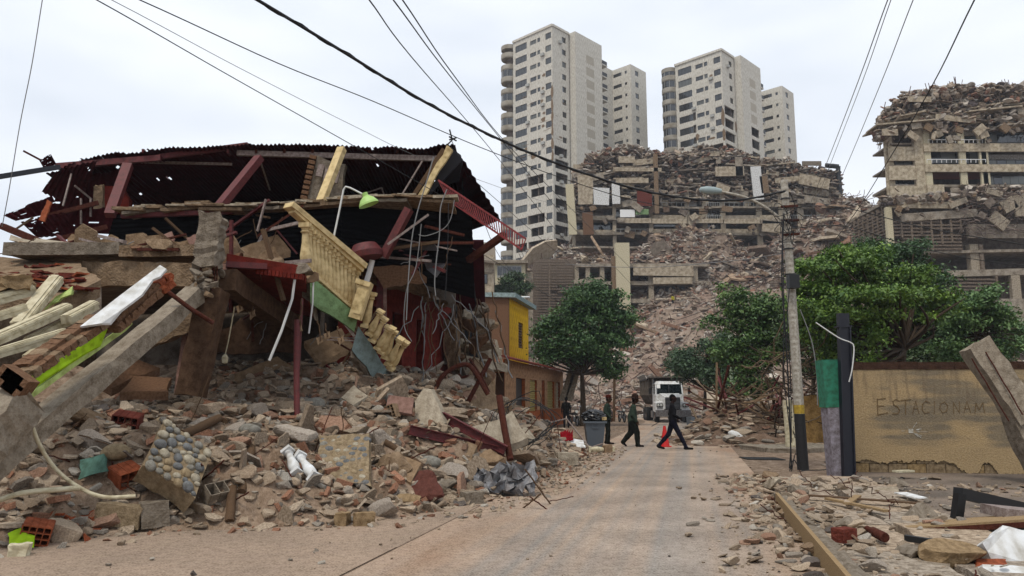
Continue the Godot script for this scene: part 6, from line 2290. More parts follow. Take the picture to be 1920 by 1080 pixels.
	for q in [[[640, 745], [664, 722], [690, 742], [662, 760], 15.5, "tilted brown wall slab leaning in the dark under the blue parapet"], [[775, 830], [850, 812], [895, 835], [880, 870], 14.6, "broad grey slab under the crossed rusty beams"], [[700, 872], [740, 850], [790, 868], [770, 905], 12.8, "greyish slab lying left of the rusty pipe on the heap"], [[830, 740], [900, 720], [960, 760], [900, 775], 20.0, "flat tan slab high on the right part of the heap"], [[885, 800], [960, 770], [990, 820], [930, 850], 17.5, "large pale slab behind the upright rusty post"]]:
		mb = MB.new()
		var pts := []
		var dh := -hit(q[3][0], q[3][1]).z - 0.1
		for i in 4: pts.append([q[i][0], q[i][1], dh + [0.3, 0.7, 0.35, 0.0][i]])
		mb.slab(jag(poly(pts), r, 0.25, 0.08), Vector3(0, -0.14, -0.06))
		single("concrete_slab", q[5], "slab", mb, [MT.concrete_brown, MT.concrete_light, MT.concrete_grey, MT.plaster_tan, MT.concrete_light][r.randi() % 5])
	# steel beams lying crosswise
	ibeam("steel_beam", "dark red steel channel lying level across the heap", at(768, 806, -hit(768, 816).z - 0.1), at(946, 848, -hit(946, 862).z - 0.2), 0.17, MT.red_steel, r)
	ibeam("steel_beam", "dark red steel channel slanting down behind the upright rusty post", at(828, 780, -hit(828, 792).z - 0.1), at(948, 844, -hit(948, 866).z - 0.3), 0.17, MT.red_steel, r)
	mb = MB.new()
	mb.tube([at(936, 742, 15.6), at(945, 800, 15.4), at(957, 862, 15.1)], 0.07, 8)
	single("rust_pillar", "upright rusty pipe post on the right part of the heap", "post", mb, MT.rusty_steel)
	var cl := ["curved rusty pipe arching over the heap toward the red wall", "rusty bar propped from heap to the annex", "short rusty angle lying on top of the heap", "thin rusty bar crossing behind the upright post", "long dark pipe lying below the white louvre window"]
	var cs := [[[812, 740], [830, 705], [862, 685], [885, 690], [915, 740]], [[858, 790], [890, 730], [920, 672]], [[822, 765], [892, 768]], [[880, 672], [910, 720], [935, 780]], [[738, 738], [800, 735], [842, 740]]]
	for i in cs.size():
		mb = MB.new()
		var pts := []
		for q in cs[i]: pts.append(at(q[0], q[1], 17.5 + 0.5 * i))
		mb.tube(smooth(pts, 4), 0.055 if i != 3 else 0.035, 7)
		single("rusty_pipe", cl[i], "pipe", mb, MT.rusty_steel, "rusty pipes on the heap")
	mb = MB.new()
	mb.tube(smooth([at(52, 772, 8.6), at(72, 830, 8.8), at(105, 880, 9.0), at(150, 915, 9.0), at(196, 932, 9.0), at(254, 930, 9.1)], 5), 0.023, 8)
	single("bent_pipe", "bent white pipe curving from the slanting beam down into the rubble", "pipe", mb, MT.cream_white)
	mb = MB.new()
	mb.tube(smooth([at(-20, 945, 8.5), at(40, 925, 8.6), at(110, 918, 8.8), at(150, 915, 8.9)], 4), 0.03, 8)
	single("mossy_pipe", "pale scuffed pipe lying at the left picture edge", "pipe", mb, MT.cream_white)
	var bx := ["dark burnt branch standing on the heap left of the white balusters", "thick dark stick left of the cinder block", "long dark timber lying behind the stone block", "slim timber lying high on the heap", "dark timber sloping under the rusty beams"]
	var bt := [[[470, 850], [452, 930], 0.06], [[436, 925], [430, 985], 0.06], [[290, 850], [410, 790], 0.07], [[418, 800], [480, 768], 0.06], [[720, 838], [790, 880], 0.06]]
	for i in bt.size():
		var q: Array = bt[i]
		var pa := hit(q[0][0], q[0][1]) + Vector3.UP * 0.08
		var pb := hit(q[1][0], q[1][1]) + Vector3.UP * 0.05
		mb = MB.new()
		rod(mb, pa, pb, q[2], r, 0.05, 0, 7)
		single("timber", bx[i], "timber", mb, MT.wood, "timbers on the heap")
	for i in 40:
		var p := hit(r.randf_range(60, 1060), r.randf_range(770, 960))
		mb = MB.new()
		var dv := Vector3(r.randfn(), 0.3 + 0.5 * r.randf(), r.randfn()).normalized() * r.randf_range(0.3, 0.9)
		rod(mb, p, p + dv, r.randf_range(0.006, 0.014), r, 0.06, 0, 5)
		single("bent_rod", rod_label("rusty rod" if i % 3 else "grey twig", dv, hrow(p)), "rod", mb, MT.rusty_steel if i % 3 else MT.wood, "bent rods in the left heap")
	# white balusters lying on the heap
	for q in [[[538, 862], [556, 900], "white weathered baluster lying on the heap, upper of two"], [[560, 872], [590, 908], "white weathered baluster lying on the heap, lower of two"]]:
		mb = MB.new()
		baluster(mb, hit(q[1][0], q[1][1]) + Vector3.UP * 0.08, hit(q[0][0], q[0][1]) + Vector3.UP * 0.14, 0.95)
		single("white_baluster", q[2], "baluster", mb, MT.white_plaster)
	# blocks at the foot of the heap
	for q in [[225, 975, 0.50, 0.26, 0.22, 8, "pale concrete block lying at the foot of the heap near left", MT.mortar, -8.0], [642, 976, 0.15, 0.18, 0.18, -12, "small upright tan block at the kerb, left of a pair", MT.ochre_stone, 0.0], [682, 976, 0.25, 0.18, 0.18, 14, "wider tan block at the kerb, right of a pair", MT.ochre_stone, 0.0], [288, 975, 0.3, 0.3, 0.3, 30, "rough grey concrete block beside the pale block", MT.concrete_grey, 4.0], [35, 1034, 0.18, 0.14, 0.15, 20, "small cream block at lower left corner", MT.cream_white, 0.0], [885, 935, 0.3, 0.2, 0.22, 30, "grey block at the road edge of the heap", MT.concrete_grey, 0.0], [1062, 860, 0.5, 0.3, 0.3, 15, "tan concrete block lying near the grey bin", MT.concrete_light, 0.0]]:
		var p := hit(q[0], q[1] + 12.0)
		mb = MB.new()
		var xf := oriented(p + Vector3.UP * q[3] * 0.5, q[5], 0, q[8])
		mb.rough_beam(xf * Vector3(-q[2] * 0.5, 0, 0), xf * Vector3(q[2] * 0.5, 0, 0), q[4], q[3], 4, 0.008, r, xf.basis.y)
		single("concrete_block", q[6], "block", mb, q[7])
	hollow_block("cinder_block", "grey hollow cinder block lying beside the tilted stone block", oriented(hit(412, 935) + Vector3.UP * 0.08, 40, -50, 12), Vector3(0.38, 0.19, 0.2), 3, 1, MT.concrete_grey)
	hollow_block("clay_block", "broken orange hollow clay block at lower left corner", oriented(hit(66, 1020) + Vector3.UP * 0.1, 25, 10, -12), Vector3(0.28, 0.26, 0.3), 4, 4, MT.clay)
	hollow_block("clay_block", "orange hollow clay block under the tilted stone block", oriented(hit(235, 905) + Vector3.UP * 0.1, 60, 20, 14), Vector3(0.3, 0.2, 0.3), 3, 2, MT.clay)
	hollow_block("clay_block", "dark red hollow block behind the tilted stone block", oriented(hit(238, 800) + Vector3.UP * 0.08, 10, 15, -10), Vector3(0.34, 0.2, 0.3), 4, 2, MT.red_tile)
	hollow_block("clay_block", "tan hollow block standing beside the upright slab", oriented(hit(735, 782) + Vector3.UP * 0.1, -20, 0, 20), Vector3(0.2, 0.26, 0.2), 3, 4, MT.plaster_tan)
	for i in 26:
		var p := hit(r.randf_range(95, 190), r.randf_range(965, 1018))
		mb = MB.new()
		mb.box(p + Vector3.UP * 0.03, Vector3(r.randf_range(0.1, 0.26), 0.02, r.randf_range(0.05, 0.12)), tumble(r))
		single("clay_shard", "orange clay shard at lower left, " + ["beside the clay block", "below the pale block", "under the scuffed pipe", "by the lime green plaster", "at the pavement edge"][i % 5] + [", small", ", long", ", tilted", ", flat", ", half buried", ", upper"][i / 5], "shard", mb, MT.clay, "orange clay shards")
	mb = MB.new()
	mb.slab(jag(poly([[16, 1028, 8.35], [14, 1000, 8.45], [38, 990, 8.5], [60, 1006, 8.45], [58, 1028, 8.35]]), r, 0.06, 0.02), Vector3(0, 0, -0.05))
	single("lime_plaster_piece", "lime green plaster piece standing at lower left corner", "plaster", mb, MT.lime_paint)
	mb = MB.new()
	mb.slab(jag(poly([[146, 900, 9.8], [150, 862, 10.0], [196, 850, 10.1], [200, 884, 9.9]]), r, 0.1, 0.03), Vector3(0, 0, -0.06))
	single("teal_plaster_piece", "teal painted plaster piece left of the stone block", "plaster", mb, MT.teal_dust)
	for q in [[800, 930, 0.62, "dark red brown boulder near the road edge of the heap", MT.red_rock, 3, 0.6], [768, 948, 0.3, "smooth tan boulder beside the dark red boulder", MT.ochre_stone, 5, 0.8], [735, 880, 0.5, "dark broken boulder beside the stone faced slab", MT.concrete_brown, 7, 0.9], [830, 925, 0.36, "grey boulder right of the dark red boulder", MT.concrete_grey, 2, 0.8], [160, 800, 0.5, "brown boulder in the dark under the slanting beam", MT.concrete_brown, 9, 0.7], [930, 880, 0.5, "large tan boulder above the crumpled metal", MT.plaster_tan, 1, 0.8], [985, 830, 0.6, "large tan lump on the right slope of the heap", MT.concrete_light, 4, 0.7]]:
		lump(q[0], q[1], q[2], q[3], q[4], "boulder", q[5], q[6])
	# crumpled galvanised sheet by the road
	mb = MB.new()
	var c0 := hit(948, 925) + Vector3.UP * 0.05
	var gg := []
	for j in 9:
		var line := []
		for i in 13:
			var v := Vector3(-0.5 + i / 12.0 * 1.0, 0.42 - j / 8.0 * 0.42, 0.2 + 0.28 * j / 8.0)
			v += Vector3(n_small.get_noise_2d(i * 1.3, j * 1.1), n_small.get_noise_2d(i * 2.1 + 50, j * 1.0) * 1.2, n_small.get_noise_2d(i * 2.3 + 90, j * 0.7) * 1.4) * 0.22
			line.append(c0 + v)
		gg.append(line)
	for j in 8:
		for i in 12:
			mb.quad(gg[j][i], gg[j][i + 1], gg[j + 1][i + 1], gg[j + 1][i])
			var o2 := Vector3(0, -0.004, -0.004)
			mb.quad(gg[j][i] + o2, gg[j + 1][i] + o2, gg[j + 1][i + 1] + o2, gg[j][i + 1] + o2)
	single("crumpled_sheet", "crumpled grey metal sheet at the road edge of the heap", "metal sheet", mb, MT.galvanised)
	# tangle of wire on the right slope
	mb = MB.new()
	var wp2 := []
	for i in 60:
		var an := i * 0.75
		wp2.append(at(985, 800, 17.0) + Vector3(cos(an) * 0.55 + r.randfn() * 0.12, sin(an) * 0.45 + r.randfn() * 0.12 + 0.1, r.randfn() * 0.15))
	mb.tube(smooth(wp2, 3), 0.009, 5)
	single("wire_tangle", "dark tangle of wire on the right slope of the heap", "wire", mb, MT.black)
	mb = MB.new()
	mb.tube([at(1000, 800, 24.5), at(1062, 785, 24.5), at(1104, 838, 24.2), at(1112, 860, 24.0)], 0.03, 6)
	mb.tube([at(1090, 845, 24.2), at(1130, 832, 24.0)], 0.03, 6)
	single("bent_tube_frame", "bent steel tube frame leaning by the grey bin", "frame", mb, MT.pale_steel)
	mb = MB.new()
	for i in 4:
		mb.slab(jag(poly([[1052 + i * 5, 828, 23.2], [1050 + i * 6, 812 + i * 2, 23.3], [1062 + i * 4, 806, 23.3], [1066 + i * 3, 826, 23.1]]), r, 0.05, 0.03), Vector3(0, 0.02, -0.1))
	single("red_cloth", "crumpled red cloth lying on the rubble near the bin", "cloth", mb, MT.red_cloth)
	mb = MB.new()
	mb.slab(jag(poly([[1064, 838, 22.8], [1072, 822, 23.4], [1094, 826, 23.4], [1098, 838, 22.8]]), r, 0.1, 0.03), Vector3(0, -0.03, 0))
	single("white_sheet", "white board lying on the rubble beside the grey bin", "board", mb, MT.white_plaster)

func ibeam(called: String, label: String, a: Vector3, b: Vector3, s: float, m: Material, r: RandomNumberGenerator) -> void:
	var mb := MB.new()
	var z := (b - a).normalized()
	var x := Vector3.UP.cross(z).normalized()
	var y := z.cross(x)
	mb.beam(a + y * s * 0.47, b + y * s * 0.47, s * 0.8, s * 0.09)
	mb.beam(a - y * s * 0.47, b - y * s * 0.47, s * 0.8, s * 0.09)
	mb.beam(a, b, s * 0.09, s * 0.84)
	single(called, label, "beam", mb, m)

func smooth(pts: Array, n: int) -> Array:
	# Catmull-Rom through the points
	var o := []
	var m := pts.size()
	for i in m - 1:
		var p0: Vector3 = pts[maxi(i - 1, 0)]
		var p1: Vector3 = pts[i]
		var p2: Vector3 = pts[i + 1]
		var p3: Vector3 = pts[mini(i + 2, m - 1)]
		for k in n:
			o.append(p1.cubic_interpolate(p2, p0, p3, float(k) / n))
	o.append(pts[m - 1])
	return o

# ------------------------------------------------------------------ right side of the street
func pile_h(x: float, z: float) -> float:
	var h := 1.5 * exp(-pow((x - 9.0) / 1.8, 2.0) - pow((z + 31.0) / 2.6, 2.0))
	h += 1.0 * exp(-pow((x - 12.5) / 2.4, 2.0) - pow((z + 33.0) / 3.0, 2.0))
	h += 0.5 * exp(-pow((x - 8.4) / 2.2, 2.0) - pow((z + 29.0) / 2.0, 2.0))
	return h - 0.14 + 0.12 * n_small.get_noise_2d(x * 2.0, z * 2.0)

func build_right_side() -> void:
	var r := RandomNumberGenerator.new()
	r.seed = 4711
	# yard before the wall: dark dusty asphalt
	var mb := MB.new()
	var nx := 60
	var nz := 50
	var g := []
	var cc := []
	for j in nz + 1:
		for i in nx + 1:
			var t := -8.0 + 22.0 * j / nz
			var s := 6.3 + 16.0 * i / nx
			var p := road_point(t, s)
			p.y = 0.012
			g.append(p)
			var k := 0.45 + 0.9 * n_small.get_noise_2d(p.x * 0.5, p.z * 1.4) + 0.35 * n_small.get_noise_2d(p.x * 2.0, p.z * 2.5)
			cc.append(Color(0.13, 0.11, 0.095).lerp(Color(0.33, 0.265, 0.21), clampf(k, 0, 1)))
	for j in nz:
		for i in nx:
			var a := j * (nx + 1) + i
			for e in [a, a + nx + 2, a + 1, a, a + nx + 1, a + nx + 2]:
				mb.v.append(g[e]); mb.n.append(Vector3.UP); mb.c.append(cc[e])
	structure("yard", mb, MT.road)
	# broken pavement: slabs, each its own piece
	var pv := Node3D.new()
	pv.name = "sidewalk"
	add_child(pv)
	pv.set_meta("kind", "structure")
	var t0 := -7.0
	while t0 < 8.5:
		var l := r.randf_range(1.2, 1.9)
		for k in 2:
			mb = MB.new()
			var s0 := 4.5 + k * 0.98
			var y := 0.10 + r.randf_range(-0.02, 0.03)
			var tl := Vector3(0, r.randf_range(-0.03, 0.04), 0)
			var q := [road_point(t0, s0), road_point(t0 + l - 0.03, s0), road_point(t0 + l - 0.03, s0 + 0.95), road_point(t0, s0 + 0.95)]
			for i in 4: q[i] += Vector3.UP * y
			q[1] += tl; q[2] += tl
			mb.col = Color(0.52, 0.41, 0.31).lerp(Color(0.42, 0.36, 0.30), r.randf())
			mb.slab(jag(q, r, 0.2, 0.07), Vector3(0, -0.12, 0))
			part(pv, "paving_slab", mb, MT.tint)
		t0 += l
	# kerb board standing along the pavement
	var kb := thing("kerb_board", "long yellowish board standing on edge along the right kerb", "board", road_point(0, 4.35))
	mb = MB.new()
	mb.beam(road_point(-7.2, 4.26) + Vector3.UP * 0.11, road_point(5.4, 4.36) + Vector3.UP * 0.13, 0.045, 0.2)
	part(kb, "plank", mb, MT.pale_wood)
	for i in 4:
		mb = MB.new()
		mb.rough_beam(road_point(-6.5 + i * 3.2, 4.46) + Vector3.UP * 0.06, road_point(-3.6 + i * 3.2, 4.46) + Vector3.UP * 0.06, 0.16, 0.18, 10, 0.02, r)
		single("kerb_stone", ["broken concrete kerb nearest the camera on the right", "second broken concrete kerb from the camera on the right", "third broken concrete kerb from the camera on the right", "farthest broken concrete kerb before the utility pole"][i], "kerb", mb, MT.concrete_grey)
	# loose stones along the kerb and over the pavement
	var rx := []; var rc := PackedColorArray()
	var px := []; var pc := PackedColorArray()
	for i in 2600:
		var t := r.randf_range(-7, 10.5)
		var s := 4.3 + r.randfn() * 0.40 + (r.randf_range(0, 3.2) if r.randf() < 0.28 else 0.0)
		if r.randf() < 0.12:
			t = 8.5 + r.randfn() * 0.5
			s = r.randf_range(4.6, 14.0)
		var p := road_point(t, s)
		var size := 0.02 + 0.11 * pow(r.randf(), 3.0)
		p.y = (0.13 if s > 4.5 and s < 6.4 and t < 8.5 else 0.012) + size * 0.2
		if i % 3:
			rx.append(Transform3D(tumble(r).scaled(Vector3(size * 1.2, size * 0.8, size)), p)); rc.append(rubble_color(r))
		else:
			px.append(Transform3D(tumble(r, 0.7) * Basis.from_scale(Vector3(size * 2, size * 1.2, size * 1.6)), p)); pc.append(rubble_color(r))
	scatter(r, "kerb_stones", "small stones and crumbs strewn along the right kerb and pavement", "rubble", ROCKS.slice(0, 6), MT.tint_own, rx, rc)
	scatter(r, "kerb_shards", "small flat shards strewn along the right kerb and pavement", "rubble", PLATES.slice(0, 4), MT.tint_own, px, pc)
	for i in 48:
		var t := r.randf_range(-6.5, 9.5)
		var s := 4.4 + r.randfn() * 0.35 + (r.randf_range(0.0, 2.2) if i % 3 == 0 else 0.0)
		var p := road_point(t, s)
		var size := r.randf_range(0.10, 0.21)
		p.y = (0.13 if s > 4.5 and s < 6.4 and t < 8.5 else 0.02) + size * 0.2
		if i % 3 < 2:
			var q := put(self, "kerb_lump", ROCKS[i % 12], MT["lump_%d" % (i % 14)], Transform3D(tumble(r).scaled(Vector3(size * 1.2, size * 0.75, size)), p))
			tag(q, kerb_label(size, t, s, i, "concrete lump"), "rubble", "lumps along the right kerb")
		else:
			var q := put(self, "kerb_shard", PLATES[i % 8], MT["lump_%d" % (i % 14)], Transform3D(tumble(r, 0.7) * Basis.from_scale(Vector3(size * 1.9, size, size * 1.5)), p))
			tag(q, kerb_label(size, t, s, i, "flat concrete shard"), "rubble", "shards along the right kerb")
	build_wall(r)
	build_poles(r)
	# black steel frame and panels in the right foreground
	var fr := thing("steel_trestle", "black steel angle trestle lying at the right picture edge", "frame", gp(1800, 985))
	var q0 := gp(1800, 985)
	var d0 := -q0.z
	mb = MB.new()
	mb.beam(at(1792, 985, d0), at(1800, 925, d0), 0.13, 0.10)
	part(fr, "upright", mb, MT.black)
	mb = MB.new()
	mb.beam(at(1796, 924, d0), at(1960, 962, d0 + 0.6), 0.14, 0.14)
	part(fr, "arm", mb, MT.black)
	mb = MB.new()
	mb.beam(at(1770, 980, d0), at(1806, 980, d0), 0.2, 0.07)
	part(fr, "foot", mb, MT.black)
	mb = MB.new()
	mb.box(at(1905, 962, d0 - 0.3), Vector3(0.6, 0.12, 0.5), Basis(Vector3.BACK, -0.1))
	part(fr, "grey_bracket", mb, MT.pale_steel)
	var sp := thing("beige_panel", "long beige ribbed panel lying in the right foreground", "panel", gp(1810, 1000))
	for i in 7:
		mb = MB.new()
		mb.beam(at(1698, 990 - i * 1.0, 9.2 + i * 0.13), at(1960, 972 - i * 1.2, 8.9 + i * 0.16), 0.13, 0.035)
		part(sp, "rib", mb, MT.pale_wood)
	mb = MB.new()
	mb.beam(at(1698, 997, 9.15), at(1960, 981, 8.85), 0.05, 0.06)
	part(sp, "edge", mb, MT.rusty_steel)
	for q in [[[1842, 1018], [1880, 985], [1960, 1000], [1960, 1066], [1862, 1056], 7.55, "large white plaster chunk at the right picture edge", MT.white_plaster], [[1835, 1092], [1842, 1058], [1900, 1060], [1960, 1066], [1960, 1110], 6.95, "white plaster chunk in the lower right corner", MT.white_plaster], [[1826, 1066], [1832, 1046], [1886, 1048], [1892, 1062], [1840, 1072], 7.25, "flat red brick piece in the lower right corner", MT.clay]]:
		var pts := []
		for i in 5: pts.append(at(q[i][0], q[i][1], q[5] + (0.25 if i in [1, 2] else 0.0)))
		mb = MB.new()
		mb.slab(jag(pts, r, 0.08, 0.02), Vector3(0, -0.12, -0.22))
		single("plaster_chunk", q[6], "chunk", mb, q[7])
	for q in [[1790, 1062, 0.42, "rough brown lump in the lower right foreground", MT.ochre_stone, 2], [1712, 1050, 0.3, "grey lump beside the rough brown lump", MT.concrete_grey, 5], [1480, 962, 0.3, "dark lump on the kerb nearest the utility pole", MT.concrete_brown, 7], [1448, 896, 0.3, "square dark lump at the road edge by the pole", MT.concrete_brown, 1], [1452, 915, 0.36, "pale lump at the road edge by the pole", MT.concrete_light, 3], [1490, 930, 0.34, "grey lump with wire on the broken kerb", MT.concrete_grey, 8], [1720, 975, 0.36, "grey lump at the pavement end", MT.concrete_grey, 9], [1668, 925, 0.26, "pale lump on the pavement corner", MT.concrete_light, 4], [1680, 905, 0.3, "grey lump lying before the wall", MT.concrete_grey, 6], [1530, 1040, 0.24, "small dark lump in the road by the board", MT.concrete_brown, 10], [1580, 995, 0.28, "grey lump on the middle of the pavement", MT.concrete_grey, 11]]:
		var p := gp(q[0], q[1] + 8)
		p.y += 0.1
		var o := put(self, "stone_lump", ROCKS[q[5]], q[4], Transform3D(Basis(Vector3.UP, q[5] * 1.0) * Basis.from_scale(Vector3(q[2], q[2] * 0.75, q[2])), p))
		tag(o, q[3], "rubble")
	for q in [[[1552, 957], [1665, 982], 0.09, 0.03, "cracked thin plank lying across the pavement", MT.pale_wood], [[1515, 950], [1730, 966], 0.12, 0.02, "long flat grey plank across the pavement", MT.wood], [[1590, 968], [1610, 950], 0.1, 0.03, "short plank piece on the pavement", MT.pale_wood], [[1680, 900], [1710, 898], 0.15, 0.04, "pale plank lying at the foot of the wall", MT.cream_white], [[1700, 1040], [1830, 1060], 0.06, 0.06, "dark iron bar in the lower right foreground", MT.black], [[1690, 945], [1728, 955], 0.2, 0.02, "white tile lying at the pavement edge", MT.white_plaster]]:
		var a := gp(q[0][0], q[0][1]) + Vector3.UP * 0.17
		var b := gp(q[1][0], q[1][1]) + Vector3.UP * 0.16
		plank("loose_plank", q[4], "plank", a, b, q[2], q[3], q[5])
	mb = MB.new()
	var bp := gp(1662, 1040)
	mb.lathe([[0.0, 0.0], [0.05, 0.0], [0.055, 0.03], [0.05, 0.22], [0.03, 0.27], [0.032, 0.34], [0.0, 0.34]], Transform3D(Basis(Vector3.RIGHT, -1.45) * Basis(Vector3.BACK, 0.1), bp + Vector3.UP * 0.17), 14)
	single("rusty_bottle", "rusty bottle shaped pipe end lying on the pavement", "pipe", mb, MT.rusty_steel)
	mb = MB.new()
	mb.box(gp(1585, 1040) + Vector3.UP * 0.2, Vector3(0.2, 0.14, 0.16), Basis(Vector3.UP, 0.4))
	var bo := single("dark_brick", "dark painted brick on the pavement near the board", "brick", mb, MT.red_tile)
	for i in 18:
		mb = MB.new()
		var p := road_point(r.randf_range(-4, 9), 4.5 + r.randf_range(-0.3, 1.8)) + Vector3.UP * 0.13
		var wd := Vector3(r.randfn() * 0.3, r.randf_range(0.02, 0.3), r.randfn() * 0.3)
		rod(mb, p, p + wd, 0.007, r, 0.3, 0, 4)
		single("kerb_wire", rod_label("bent wire", wd * 2.0, kerb_place(-p.z - 7.0)), "wire", mb, MT.rusty_steel, "bent wires along the right kerb")
	build_branch_pile(r)

func kerb_place(t: float) -> String:
	return "the lower right corner" if t < -2.5 else ("the rusty bottle" if t < 0.5 else ("the cracked plank" if t < 3.5 else ("the end of the board" if t < 6.5 else "the utility pole")))

func kerb_label(size: float, t: float, s: float, i: int, what: String) -> String:
	var side := "on the road side of the kerb board" if s < 4.3 else ("on the broken kerb" if s < 4.7 else "on the pavement")
	return "%s %s near %s, %s" % ["small" if size < 0.15 else "larger", what, kerb_place(t), side]

func build_wall(r: RandomNumberGenerator) -> void:
	var A := at(1596, 884, 17.3)
	A.y = 0.0
	var B := Vector3(17.0, 0, -16.2)
	var u := (B - A).normalized()
	var L := (B - A).length()
	var out := u.cross(Vector3.UP)
	if out.z < 0: out = -out
	var bas := Basis(u, Vector3.UP, out)
	var H := 2.28
	var w := thing("boundary_wall", "stained ochre boundary wall with faint lettering and exposed base blocks", "wall", A)
	var mb := MB.new()
	mb.box(A + u * L * 0.5 + Vector3.UP * H * 0.5 - out * 0.13, Vector3(L, H, 0.16), bas)
	part(w, "wall_core", mb, MT.block_dark)
	# courses of blocks, bare where the plaster has come off
	var bm := MB.new()
	bm.box(Vector3.ZERO, Vector3(0.385, 0.188, 0.06))
	var bmesh := bm.mesh()
	for j in 3:
		for i in int(L / 0.4):
			var p := A + u * (0.2 + 0.4 * i + (0.2 if j % 2 else 0.0)) + Vector3.UP * (0.11 + 0.2 * j) - out * 0.045
			put(w, "block", bmesh, MT.block_grey if (i + j) % 3 else MT.block_tan, Transform3D(bas, p - w.position + out * r.randf_range(-0.006, 0.006)))
	# plaster coat with a ragged lower edge, as a grid of cells left out where it fell
	mb = MB.new()
	var nx := 420
	var ny := 110
	var holes := FastNoiseLite.new()
	holes.seed = 3
	holes.frequency = 1.1
	holes.fractal_octaves = 3
	var low := func(s: float) -> float: return (0.25 + 0.10 * holes.get_noise_1d(s * 1.5)) * (1.0 - ss(2.1, 2.5, s)) + 0.24 * ss(2.62, 2.8, s) * (1.0 - ss(2.9, 3.1, s)) + 0.04 * holes.get_noise_1d(s * 9.0)
	var stain := func(s: float, y: float) -> Color:
		var base := Color(0.47, 0.345, 0.19)
		var band := 0.5 + 0.5 * cos(y * TAU / 0.2 + 0.6 * holes.get_noise_1d(s * 0.8))
		var m := (0.3 + 0.7 * band) * (0.75 + 1.9 * holes.get_noise_2d(s * 0.5 + 9.0, y * 0.9))
		m *= ss(0.5, 0.85, y) * (1.0 - 0.7 * ss(1.85, 2.15, y))
		m *= ss(0.5, 2.0, s + 1.2 * holes.get_noise_1d(y * 2.0))
		var c := base.lerp(Color(0.16, 0.145, 0.12), clampf(m * 2.0 + 0.12, 0, 0.85))
		var k := 0.5 + 0.5 * holes.get_noise_2d(s * 2.2, y * 2.2 + 30.0)
		c = c.lerp(Color(0.56, 0.43, 0.25), clampf(k * 0.3, 0, 1))
		var drip := holes.get_noise_2d(s * 7.0, y * 0.8 + 70.0)
		if y > 1.55: c = c.lerp(Color(0.20, 0.15, 0.10), clampf(drip * 1.2, 0, 0.5))
		return c
	for j in ny:
		for i in nx:
			var s := L * (i + 0.5) / nx
			var y := H * (j + 0.5) / ny
			if y < low.call(s): continue
			var p := []
			var ck := []
			for q in [[i, j], [i + 1, j], [i + 1, j + 1], [i, j + 1]]:
				var ss_: float = L * q[0] / nx
				var yy: float = H * q[1] / ny
				p.append(A + u * ss_ + Vector3.UP * yy + out * (0.012 + 0.004 * holes.get_noise_2d(ss_ * 2.0, yy * 2.0)))
				ck.append(stain.call(ss_, yy))
			for e in [0, 2, 1, 0, 3, 2]:
				mb.v.append(p[e]); mb.n.append(out); mb.c.append(ck[e])
			if (H * (j - 0.5) / ny) < low.call(s):
				mb.col = Color(0.40, 0.32, 0.22)
				mb.quad(p[0], p[1], p[1] - out * 0.03, p[0] - out * 0.03)
	part(w, "plaster", mb.mend(), MT.plaster_coat)
	# end of the plaster on the left, and the dark coping
	mb = MB.new()
	mb.box(A - u * 0.02 + Vector3.UP * H * 0.5 - out * 0.08, Vector3(0.03, H, 0.2), bas)
	part(w, "end_plaster", mb, MT.wall_ochre)
	var i2 := 0
	var s2 := 0.0
	while s2 < L:
		mb = MB.new()
		mb.box(A + u * (s2 + 0.195) + Vector3.UP * (H + 0.085 + r.randf_range(-0.008, 0.008)) - out * 0.1, Vector3(0.385, 0.165, 0.26), bas)
		part(w, "coping_block", mb, MT.coping)
		s2 += 0.39
	# lettering drawn by hand in dark paint
	var pxs := func(px: float, py: float) -> Vector3:
		# point of the wall face seen at that pixel
		var dir := at(px, py, 1.0) - Vector3(0, EYE, 0)
		var k: float = (A + out * 0.019 - Vector3(0, EYE, 0)).dot(out) / dir.dot(out)
		return Vector3(0, EYE, 0) + dir * k
	var glyphs := [
		[[[1645, 748], [1646, 778]], [[1645, 749], [1660, 747]], [[1645, 762], [1657, 761]], [[1646, 778], [1664, 774]]],
		[[[1686, 752], [1680, 749], [1674, 753], [1676, 759], [1683, 763], [1687, 769], [1683, 776], [1674, 776]]],
		[[[1689, 751], [1707, 749]], [[1698, 750], [1698, 777]]],
		[[[1711, 776], [1717, 752], [1723, 775]], [[1713, 766], [1721, 766]]],
		[[[1743, 755], [1736, 752], [1730, 758], [1729, 768], [1734, 775], [1742, 773]]],
		[[[1752, 753], [1752, 774]]],
		[[[1771, 754], [1764, 757], [1762, 766], [1767, 774], [1775, 771], [1777, 760], [1771, 754]]],
		[[[1788, 775], [1788, 755], [1799, 774], [1799, 753]]],
		[[[1807, 774], [1813, 753], [1820, 773]], [[1809, 766], [1818, 766]]],
		[[[1828, 774], [1830, 756], [1836, 768], [1843, 755], [1846, 773]]]]
	for gi in glyphs.size():
		mb = MB.new()
		var faint: float = [1.0, 1.0, 1.0, 0.55, 0.8, 0.4, 0.7, 0.4, 0.4, 0.75][gi]
		for st in glyphs[gi]:
			for k in st.size() - 1:
				var a: Vector3 = pxs.call(st[k][0], st[k][1])
				var b: Vector3 = pxs.call(st[k + 1][0], st[k + 1][1])
				var e := (b - a).normalized()
				mb.beam(a - e * 0.01, b + e * 0.01, 0.004, 0.021 * (0.3 + 0.7 * faint), out.cross(e))
		part(w, "letter", mb, MT.charcoal_paint)
	# splash of white paint
	mb = MB.new()
	var c0: Vector3 = pxs.call(1708, 808)
	for k in 13:
		var an := r.randf() * TAU
		var l := r.randf_range(0.12, 0.34)
		var e := (u * cos(an) * 1.3 + Vector3.UP * sin(an) * 0.8)
		mb.beam(c0 + e * r.randf_range(0.02, 0.12), c0 + e * l, 0.004, r.randf_range(0.004, 0.012), out.cross(e.normalized()))
